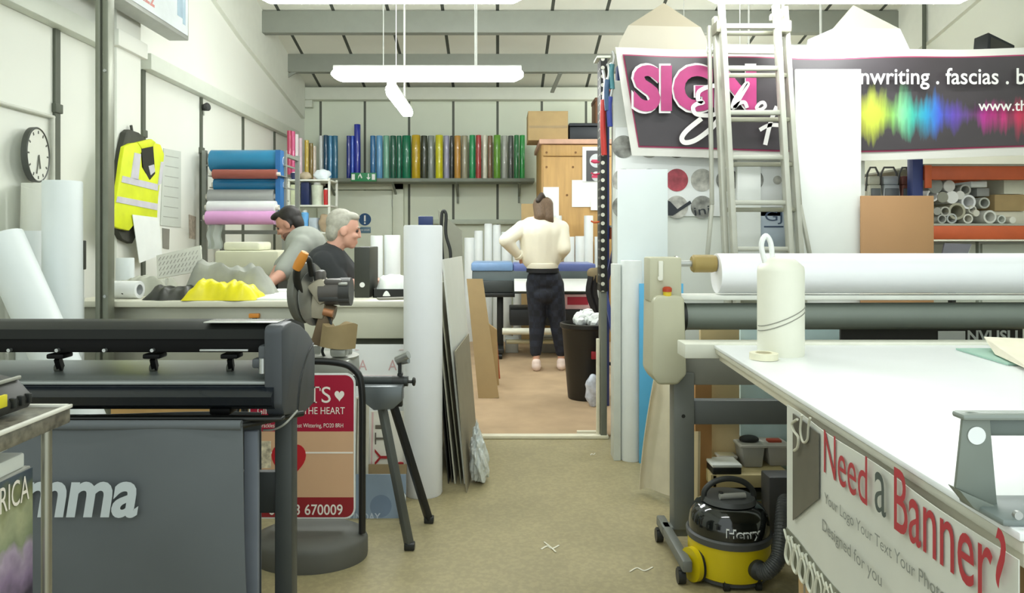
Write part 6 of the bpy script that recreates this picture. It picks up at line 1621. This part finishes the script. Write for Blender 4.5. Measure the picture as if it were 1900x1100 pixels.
MB().lathe([(.023, .001), (.026, .001), (.026, .023), (.023, .023), (.023, .001)], (px(1417, 2.42), 2.42, TZ), n=32).build('core', mat('core_pale', 'CFC6A8', .6), t)
# grey steel cutting bridge at the near corner
br = thing('cutting_bridge', 'grey steel cutting bridge standing on the near edge of the white table', 'tool', (px(1830, 1.08), 1.09, TZ))
gs = mat('bridge_grey', '808880', .45, .1, var=.03)
def BR(x, y, Y=1.08): return at(x, y, Y)
k = 1.08 / F
o = Vector((0, 1.085, EYE))
def pp_(L): return [((x - CX) * k, -(y - CY) * k) for x, y in L]
leg = [(1788, 768), (1838, 768), (1852, 945), (1772, 914)]
mb = MB().prism(pp_([(1787, 768), (1797, 764), (1836, 768), (1838, 800), (1850, 940), (1773, 905)]), o, (1, 0, 0), (0, 0, 1), .006, bev=.001)
mb.build('side_plate', gs, br)
MB().lathe([(0, 0), (.013, 0), (.013, .001), (0, .001)], BR(1812, 808, 1.078), (0, -1, 0), n=24).build('slot', mat('top_white'), br)
MB().box((px(1792, 1.13), 1.085, pz(812, 1.08)), (3.0, 1.13, pz(776, 1.08)), .006).build('cross_beam', mat('bridge_beam', '6C7672', .4, .1), br)
MB().box((px(1788, 1.07), 1.07, pz(778, 1.08)), (3.0, 1.10, pz(766, 1.08)), .004).build('top_plate', mat('bridge_top', '949C96', .4, .2), br)
MB().box((px(1852, 1.03), 1.02, TZ), (3.0, 1.12, pz(950, 1.08) + .012), .004).build('base_bar', mat('bridge_base', '808A88', .4, .1), br)
MB().prism([((x - CX) * k, -(y - CY) * k) for x, y in ((1772, 905), (1852, 940), (1860, 975), (1800, 940))], Vector((0, 1.1, EYE)), (1, 0, 0), (0, 0, 1), .03, bev=.002).build('skid', gs, br)
MB().cyl((px(1885, 1.02), 1.02, TZ + .018), (px(1885, 1.02), 1.014, TZ + .018), .006, n=12).build('bolt', mat('satin_steel'), br)
solo(quad_slab([(px(1780, 2.6), 2.62, TZ + .001), (px(1870, 2.3), 2.3, TZ + .001), (2.2, 2.3, TZ + .001), (2.2, 2.62, TZ + .001)], .006), 'cutting_mat', mat('mat_green', '9CC0B0', .6), 'pale green cutting mat lying at the far right of the white table', 'mat')
solo(quad_slab([at(1826, 626, 2.6) * 1, (px(1846, 2.45), 2.45, TZ + .012), (px(1925, 2.1), 2.1, TZ + .012), (2.1, 2.6, TZ + .03)], .003), 'paper_sheet', mat('paper_cream', 'EEE8D2', .7), 'cream paper sheet lying over the green cutting mat', 'paper')

# roller applicator spanning the far end of the table
ap = thing('roller_applicator', 'beige and grey roller applicator spanning the far end of the white table', 'machine', (1.6, 3.0, 0))
AY = 3.05
beige = mat('machine_beige', 'BFBDA4', .45, var=.02)
def Q(x, y, d=0): return at(x, y, AY + d)
hs = MB().box(Q(1205, 560, -.02), Q(1252, 476, .1), .008).build('end_housing', beige, ap, label='upper beige end housing')
lo_ = MB()
lo_.prism([((x - CX) * AY / F, -(y - CY) * AY / F) for x, y in ((1206, 556), (1214, 546), (1256, 546), (1264, 552), (1268, 690), (1252, 709), (1216, 709), (1204, 690))], (0, AY + .14, EYE), (1, 0, 0), (0, 0, 1), .2, bev=.012)
lo_.build('end_housing', beige, ap, label='lower beige end housing')
MB().box(Q(1222, 521, -.03), Q(1230, 484, -.02), .004).cyl(Q(1225, 516, -.035), Q(1225, 516, -.02), .01, n=14).build('lever_slot', mat('slot_pale', 'E4E3D6', .4), hs)
MB().cyl(Q(1238, 549, -.04), Q(1238, 541, -.04), .017, n=20).build('switch_base', mat('switch_yellow', 'E0C430', .4), hs)
MB().lathe([(0, 0), (.019, 0), (.019, .014), (.012, .02), (0, .021)], Q(1238, 541, -.04), n=20).build('stop_button', mat('stop_red', 'B8401E', .35), hs)
MB().cyl(Q(1252, 489, .04), Q(1256, 489, .04), .033, n=24).cyl(Q(1254, 489, .04), Q(1290, 489, .04), .013, n=18).build('spindle', mat('satin_steel'), ap)
MB().lathe([(0, 0), (.03, 0), (.037, .008), (.037, .085), (.034, .1), (0, .1)], Q(1283, 489, .04), (1, 0, 0), n=28).build('roll_core', mat('core_khaki', 'A38D52', .55, var=.08), ap)
MB().cyl(Q(1329, 507, .04), Vector((3.3, AY + .04, Q(0, 507).z)), .083, n=48).build('media_roll', mat('media_white_glossy', 'F6F7FB', .35, var=.006), ap)
MB().box((px(1258, AY), AY - .0, pz(557, AY)), (3.3, AY + .12, pz(548, AY)), .004).build('guide_plate', mat('plate_white', 'E6E8E0', .4), ap)
MB().cyl(Q(1264, 587, .06), Vector((3.3, AY + .06, Q(0, 587).z)), .056, n=40).build('pressure_roller', mat('roller_grey', '7C847C', .4, .1, var=.02), ap)
MB().cyl(Q(1262, 587, .06), Q(1270, 587, .06), .06, n=32).build('roller_bearing', mat('plastic_black'), ap)
MB().cyl(Q(1266, 640, -.04), Q(1275, 640, -.04), .017, n=14).build('release_knob', mat('satin_steel'), ap)
fr = mat('frame_slate', '6E716C', .45, .1, var=.04)
l_ = MB().box((px(1246, AY + .04), AY + .0, .09), (px(1284, AY + .04), AY + .08, .74), .006).build('leg', fr, ap)
MB().cyl((px(1268, AY), AY - .001, pz(772, AY)), (px(1268, AY), AY + .002, pz(772, AY)), .008, n=12).build('bolt_hole', mat('plastic_black'), l_)
fo = MB().box((.682, 2.74, .055), (.72, 3.2, .10), .008).box((.68, AY + .01, .06), (.79, AY + .07, .1), .006).build('foot', fr, ap)
for y in (2.78, 3.16):
    MB().cyl((.672, y, .028), (.70, y, .028), .028, n=18).box((.674, y - .015, .03), (.698, y + .015, .056)).build('caster', mat('plastic_black'), fo)
MB().box((px(1284, AY), AY + .02, pz(790, AY)), (3.3, AY + .07, pz(745, AY)), .005).build('cross_beam', mat('beam_slate', '5C605E', .45, .1, var=.03), ap)
MB().box((px(1272, AY), AY + .02, pz(716, AY)), (3.3, AY + .05, pz(659, AY)), .004).build('apron', mat('apron_grey', '7A7A70', .5), ap)
MB().box((3.2, AY, .09), (3.28, AY + .08, .9), .006).build('leg', fr, ap)
MB().box((3.2, 2.75, .0), (3.28, 3.5, .09), .008).build('foot', fr, ap)
MB().box((3.28, AY - .02, .75), (3.36, AY + .12, 1.3), .01).build('end_housing', beige, ap)
t = thing('sign_strip', 'black strip with white capitals half hidden under the grey roller', 'sign', (px(1810, 3.3), 3.3, 0))
MB().box((px(1560, 3.3), 3.3, 0), (px(1898, 3.3), 3.315, pz(608, 3.3)), .002).build('panel', mat('strip_black', '26241C', .5), t)
lettering(t, 'NVUSLI', (px(1795, 3.3), 3.3, pz(634, 3.3)), (1, 0, 0), (0, 0, 1), px(1888, 3.3) - px(1795, 3.3), paper, height=.052, off=.03)
MB().box((px(1740, 3.3), 3.295, pz(634, 3.3)), (px(1790, 3.3), 3.3, pz(614, 3.3)), .001).build('white_block', paper, t)
solo(MB().box((px(1300, 3.4), 3.4, 0), (px(1372, 3.4), 3.43, pz(606, 3.4)), .003), 'card_sheet', mat('card_straw', 'CDB98C', .6), 'straw coloured card behind the grey roller left of the canister', 'card')
solo(MB().box((px(1374, 3.45), 3.45, 0), (px(1620, 3.45), 3.47, pz(606, 3.45)), .003), 'acrylic_sheet', mat('sheet_ice', 'CFE8EA', .4), 'ice blue sheet behind the grey roller right of the canister', 'sheet')

# under the table: plywood, shelf and tubs
solo(MB().box((px(1296, 3.55), 3.55, .3), (px(1465, 3.55), 3.57, pz(700, 3.55)), .003), 'plywood_sheet', mat('ply_orange', 'B98A56', .6, var=.07), 'orange tan plywood board behind the grey cross beam', 'board')
solo(MB().box((px(1290, 3.3), 3.3, 0), (px(1321, 3.3), 3.34, pz(700, 3.3)), .003), 'timber_post', mat('ply_orange'), 'upright orange timber post beside the grey machine leg', 'timber')
solo(quad_slab([(px(1286, 3.2), 3.2, 0), (px(1300, 3.1), 3.12, 0), (px(1300, 3.12), 3.12, pz(800, 3.12)), (px(1286, 3.2), 3.2, pz(800, 3.2))], .01), 'timber_offcut', mat('timber_pale', 'D9C79C', .6), 'pale timber offcut leaning between machine leg and orange post', 'timber')
us = thing('storage_rack', 'low timber rack holding plastic tubs below the white table', 'rack', (px(1395, 3.5), 3.45, 0))
tim = mat('timber_cream', 'C8B888', .6, var=.08)
for z0_, z1_ in ((pz(905, 3.2), pz(881, 3.2)), (.03, .07)):
    MB().box((px(1322, 3.2), 3.2, z0_), (px(1470, 3.2), 3.7, z1_), .004).build('shelf_board', tim, us)
MB().box((px(1322, 3.2), 3.25, pz(935, 3.2)), (px(1460, 3.2), 3.7, pz(920, 3.2)), .003).build('drawer_gap', mat('recess_dark'), us)
for x in (1324, 1467):
    MB().box((px(x, 3.2) - .012, 3.2, 0), (px(x, 3.2) + .012, 3.24, pz(881, 3.2))).build('post', tim, us)
    MB().box((px(x, 3.2) - .012, 3.66, 0), (px(x, 3.2) + .012, 3.7, pz(790, 3.66))).build('post', tim, us)
MB().box((px(1322, 3.7), 3.7, .1), (px(1470, 3.7), 3.715, pz(795, 3.7)), .003).build('back_panel', mat('back_grey', '9C9A92', .6), us)
sz = pz(881, 3.2)
def tub(x0, x1, y0, Y, d, m, label, name='plastic_tub'):
    a, b_ = px(x0, Y), px(x1, Y); h = pz(y0, Y) - sz
    t = thing(name, label, 'tub', ((a + b_) / 2, Y + d / 2, sz))
    MB().prism([(a + .012, 0), (b_ - .012, 0), (b_, h), (a, h)], (0, Y + d, sz + .001), (1, 0, 0), (0, 0, 1), d, bev=.006).build('body', m, t)
    MB().box((a - .006, Y - .006, sz + h - .012), (b_ + .006, Y + d + .006, sz + h), .004).build('rim', mat('tub_rim', 'C8C6BE', .4), t)
    return t, a, b_, sz + h
tub_m = mat('tub_grey', 'A9A8A0', .35, var=.05)
t, a, b_, zz_ = tub(1376, 1420, 826, 3.3, .25, tub_m, 'grey plastic tub with a black tool sticking out below the table')
MB().ell(((a + b_) / 2, 3.36, zz_ + .012), (.045, .03, .018)).build('tool_head', mat('plastic_black'), t)
t, a, b_, zz_ = tub(1424, 1466, 826, 3.32, .25, mat('tub_pale', 'B8B4AC', .35, var=.05), 'pale plastic tub with red things inside below the table')
MB().box((a + .02, 3.36, zz_ - .005), (b_ - .02, 3.4, zz_ + .012), .005).build('contents', mat('red_tool', 'A8452C', .5), t)
t, a, b_, zz_ = tub(1335, 1366, 846, 3.34, .2, mat('tub_cream', 'CFC8A8', .4), 'small cream tub on the black tray below the table')
t = thing('tray', 'black tray with white rim on the low timber rack', 'tray', (px(1348, 3.22), 3.27, sz))
MB().box((px(1321, 3.22), 3.205, sz), (px(1374, 3.22), 3.32, sz + .03), .004).build('body', mat('plastic_black'), t)
MB().box((px(1320, 3.22), 3.203, sz + .03), (px(1375, 3.22), 3.325, sz + .042), .003).build('rim', paper, t)
solo(MB().box((px(1424, 3.1), 3.08, .0), (px(1480, 3.1), 3.18, .3), .006), 'storage_bin', mat('bin_slate', '4C4C4C', .5), 'dark grey bin on the floor behind the vacuum cleaner', 'bin')
solo(MB().tube([(px(1283, 3.02), 3.06, .62), (px(1288, 3.02), 3.08, .42), (px(1296, 3.0), 3.09, .2), (px(1300, 3.0), 3.09, .01)], .006, n=8), 'power_cord', mat('plastic_black'), 'black power cord hanging beside the grey machine leg', 'cord')

# vacuum cleaner
HX, HY, HR = px(1352, 2.85), 2.85, .154
vc = thing('vacuum_cleaner', 'yellow and black tub vacuum cleaner on the floor under the table', 'vacuum cleaner', (HX, HY, 0))
vy = mat('vac_yellow', 'D2BC10', .35, var=.03); vb = mat('vac_black', '121614', .12, coat=.6); vg = mat('vac_grey', '4A4C4C', .45)
MB().lathe([(0, .02), (HR * .86, .02), (HR * .95, .03), (HR * .985, .06), (HR, .157), (0, .157)], (HX, HY, 0), n=48).build('tub', vy, vc)
MB().lathe([(HR * .98, .15), (HR * 1.03, .154), (HR * 1.04, .176), (HR * 1.0, .182), (0, .182)], (HX, HY, 0), n=48).build('rim_band', vg, vc)
dome = MB().lathe([(HR * .98, .18), (HR * .98, .205), (HR * .94, .242), (HR * .82, .272), (HR * .6, .288), (HR * .3, .294), (0, .294)], (HX, HY, 0), n=48).build('motor_dome', vb, vc)
hb_ = MB().lathe([(HR * .1, .288), (HR * .66, .288), (HR * .62, .305), (HR * .3, .31), (0, .31)], (HX, HY, 0), n=36).build('cord_winder', vg, vc)
MB().tube([(HX - .095, HY, .285), (HX - .092, HY, .325), (HX - .055, HY, .358), (HX, HY, .37), (HX + .055, HY, .358), (HX + .092, HY, .325), (HX + .095, HY, .285)], .011, n=12).build('handle', mat('vac_handle', '2E302E', .45), vc)
MB().cyl((HX - .05, HY - .05, .318), (HX + .05, HY - .04, .32), .011).build('switch_rocker', mat('vac_switch', '9C9C96', .4), vc)
MB().box((HX - .05, HY - .052, .308), (HX - .035, HY - .03, .335), .003).build('winder_knob', mat('plastic_black'), vc)
# name plate following the dome
m = MB()
V, Fc = text_verts('Henry', off=.06)
V2, Fc2 = text_verts('Henry', off=.025)
def wrap(V, Fc, W_, H_, lift):
    x0 = min(q.x for q in V); x1 = max(q.x for q in V); y0 = min(q.y for q in V); y1 = max(q.y for q in V)
    t_ = bmesh.new(); W = [t_.verts.new(q) for q in V]
    for f in Fc:
        try: t_.faces.new([W[i] for i in f])
        except ValueError: pass
    bmesh.ops.triangulate(t_, faces=t_.faces[:])
    for _ in range(2): bmesh.ops.subdivide_edges(t_, edges=[e for e in t_.edges if e.calc_length() > .12], cuts=2, use_grid_fill=True)
    bmesh.ops.triangulate(t_, faces=t_.faces[:])
    for v in t_.verts:
        q = v.co.copy()
        a = R(-90) + .08 + ((q.x - x0) / (x1 - x0) - .5) * W_ / HR
        z = .19 + (q.y - y0) / (y1 - y0) * H_
        rad = HR * (.985 - max(0, z - .205) * 1.1) + lift
        v.co = Vector((HX + rad * math.cos(a), HY + rad * math.sin(a), z))
    return t_
MB().add(wrap(V, Fc, .135, .042, .003)).build('name_outline', mat('sign_white'), vc, smooth=0)
MB().add(wrap(V2, Fc2, .129, .037, .0055)).build('lettering', mat('plastic_black'), vc, smooth=0)
pa = R(-90 + 22)
pc_ = Vector((HX + HR * math.cos(pa), HY + HR * math.sin(pa), .085)); pn_ = Vector((math.cos(pa), math.sin(pa), 0))
port = MB().lathe([(0, -.01), (.034, -.01), (.036, .012), (.03, .02), (.024, .03), (0, .03)], pc_, pn_, n=28).build('hose_port', mat('vac_port', '2A2C2A', .5), vc)
hp = [pc_ + pn_ * .02, pc_ + pn_ * .042 + Vector((.012, 0, .012)), pc_ + Vector((.066, -.03, .05)), pc_ + Vector((.09, .0, .105)), pc_ + Vector((.115, .05, .165)), pc_ + Vector((.15, .12, .2)), pc_ + Vector((.19, .2, .16)), pc_ + Vector((.2, .27, .03)), pc_ + Vector((.17, .3, -.055))]
hose = MB().tube(hp, .027, n=14)
P = spline([Vector(q) for q in hp], 14, False)
for i in range(2, len(P) - 2, 2):
    hose.lathe([(.026, -.0025), (.0295, 0), (.026, .0025)], P[i], P[i + 1] - P[i - 1], n=14)
hose.build('hose', vg, vc)
for q in (-1,):
    wx = HX - HR * .99
    MB().cyl((wx - .012, HY - .06, .065), (wx + .016, HY - .05, .065), .062, n=32).build('wheel', vy, vc)
    MB().cyl((wx + .012, HY - .052, .065), (wx + .02, HY - .05, .065), .064, n=32).build('tyre', mat('plastic_black'), vc)
MB().cyl((HX + HR * .98 - .016, HY + .05, .065), (HX + HR * .98 + .012, HY + .05, .065), .062, n=32).build('wheel', vy, vc)
for x, y in ((-.05, -.13), (.07, -.125)):
    MB().cyl((HX + x - .01, HY + y, .016), (HX + x + .01, HY + y, .016), .016, n=16).box((HX + x - .008, HY + y - .006, .016), (HX + x + .008, HY + y + .03, .04)).build('caster', mat('plastic_black'), vc)
MB().lathe([(0, .012), (HR * .9, .012), (HR * .9, .024), (0, .024)], (HX, HY, 0), n=40).build('base_skirt', vg, vc)
MB().bar((HX + .11, HY - .09, .2), (HX + .12, HY - .06, .25), .012, .008).build('lid_clip', vg, vc)
# litter on the floor
lm = mat('litter', 'E2DECC', .7)
for k, (x, y, w, h, lab) in enumerate(((1021, 1016, 34, 18, 'scrap of thin white backing strip in the middle of the concrete floor'), (1190, 1057, 46, 6, 'pale strip offcut lying left of the vacuum cleaner'), (1100, 843, 10, 6, 'tiny white scrap just before the cream threshold'))):
    Y = 1.3 * F / (y - CY); xx = px(x, Y); a = w * Y / F / 2
    mb = MB().ribbon([(-a, -.02), (-a * .3, .012), (a * .2, -.012), (a, .02)], .006 if k else .008, (xx, Y, .001), (1, 0, 0), (0, 1, 0), .002)
    if k == 0: mb.ribbon([(-a * .6, .05), (0, 0), (a * .5, -.05)], .006, (xx, Y, .003), (1, 0, 0), (0, 1, 0), .002)
    solo(mb, 'paper_scrap', lm, lab, 'scrap')

# ================================================================ CEILING LIGHTS
em = mat('tube_light', 'FBFFFD', .4, var=0, emit=LAMP)
hsg = mat('lamp_housing', 'D8DAD4', .4)
def lamp(xc, Y, z, L, label, along_y=False, drop=(.27, .75), w=.1):
    t = thing('ceiling_light', label, 'light', (xc, Y, z), 'suspended fluorescent lights')
    def P(a, b, c_): return Vector((xc + b, Y + a, z + c_)) if along_y else Vector((xc + a, Y + b, z + c_))
    pts = [(-L / 2 + .07, 0), (L / 2 - .07, 0), (L / 2 - .012, .03), (L / 2, .05), (L / 2 - .03, .085), (-L / 2 + .03, .085), (-L / 2, .05), (-L / 2 + .012, .03)]
    u, o_ = (Vector((0, 1, 0)), Vector((xc - .05, Y, z))) if along_y else (Vector((1, 0, 0)), Vector((xc, Y + .05, z)))
    MB().prism(pts, o_, u, (0, 0, 1), .1, bev=.012).build('diffuser', em, t)
    MB().box(P(-L / 2 + .02, -.04, .085), P(L / 2 - .02, .04, .115), .006).build('housing', hsg, t)
    for i, q in enumerate(drop):
        p = P(-L / 2 + L * q, 0, .115)
        e = p.copy(); e.z = roof(p.y) + .02
        MB().cyl(p, e, .004 if i == 0 else .011, n=8).build('suspension_cable', hsg, t)
lamp((px(615, 5.76) + px(972, 5.76)) / 2, 5.76, pz(150, 5.76) - .0, 1.5, 'long glowing ceiling light hanging above the aisle')
lamp(px(742, 7.3), 7.33, 2.59, 1.3, 'small looking glowing ceiling light seen end on towards the back wall', along_y=True)
lamp((px(475, 4.1) + px(975, 4.1)) / 2, 4.1, 2.605, 1.5, 'glowing ceiling light cut by the top edge above the left aisle', drop=(.2, .8))
lamp((px(1320, 4.1) + px(1800, 4.1)) / 2, 4.1, 2.605, 1.5, 'glowing ceiling light cut by the top edge above the ladder')
for x, Y, z, lab in ((.2, 1.6, 3.2, 'added fill light out of view above the near end of the aisle'), (-1.4, 6.4, 3.5, 'added high fill light out of view over the left rear bay'), (1.2, 6.4, 3.5, 'added high fill light out of view over the middle rear bay'),  # six lights added out of view to brighten the room
                     (2.5, 6.6, 2.9, 'added fill light hidden just behind the rack banner'), (2.4, 8.2, 2.9, 'added fill light hidden behind the banner halfway to the back wall'), (2.6, 9.7, 2.8, 'added fill light hidden behind the banner nearest the back wall')):
    lamp(x, Y, z, 1.5, lab)
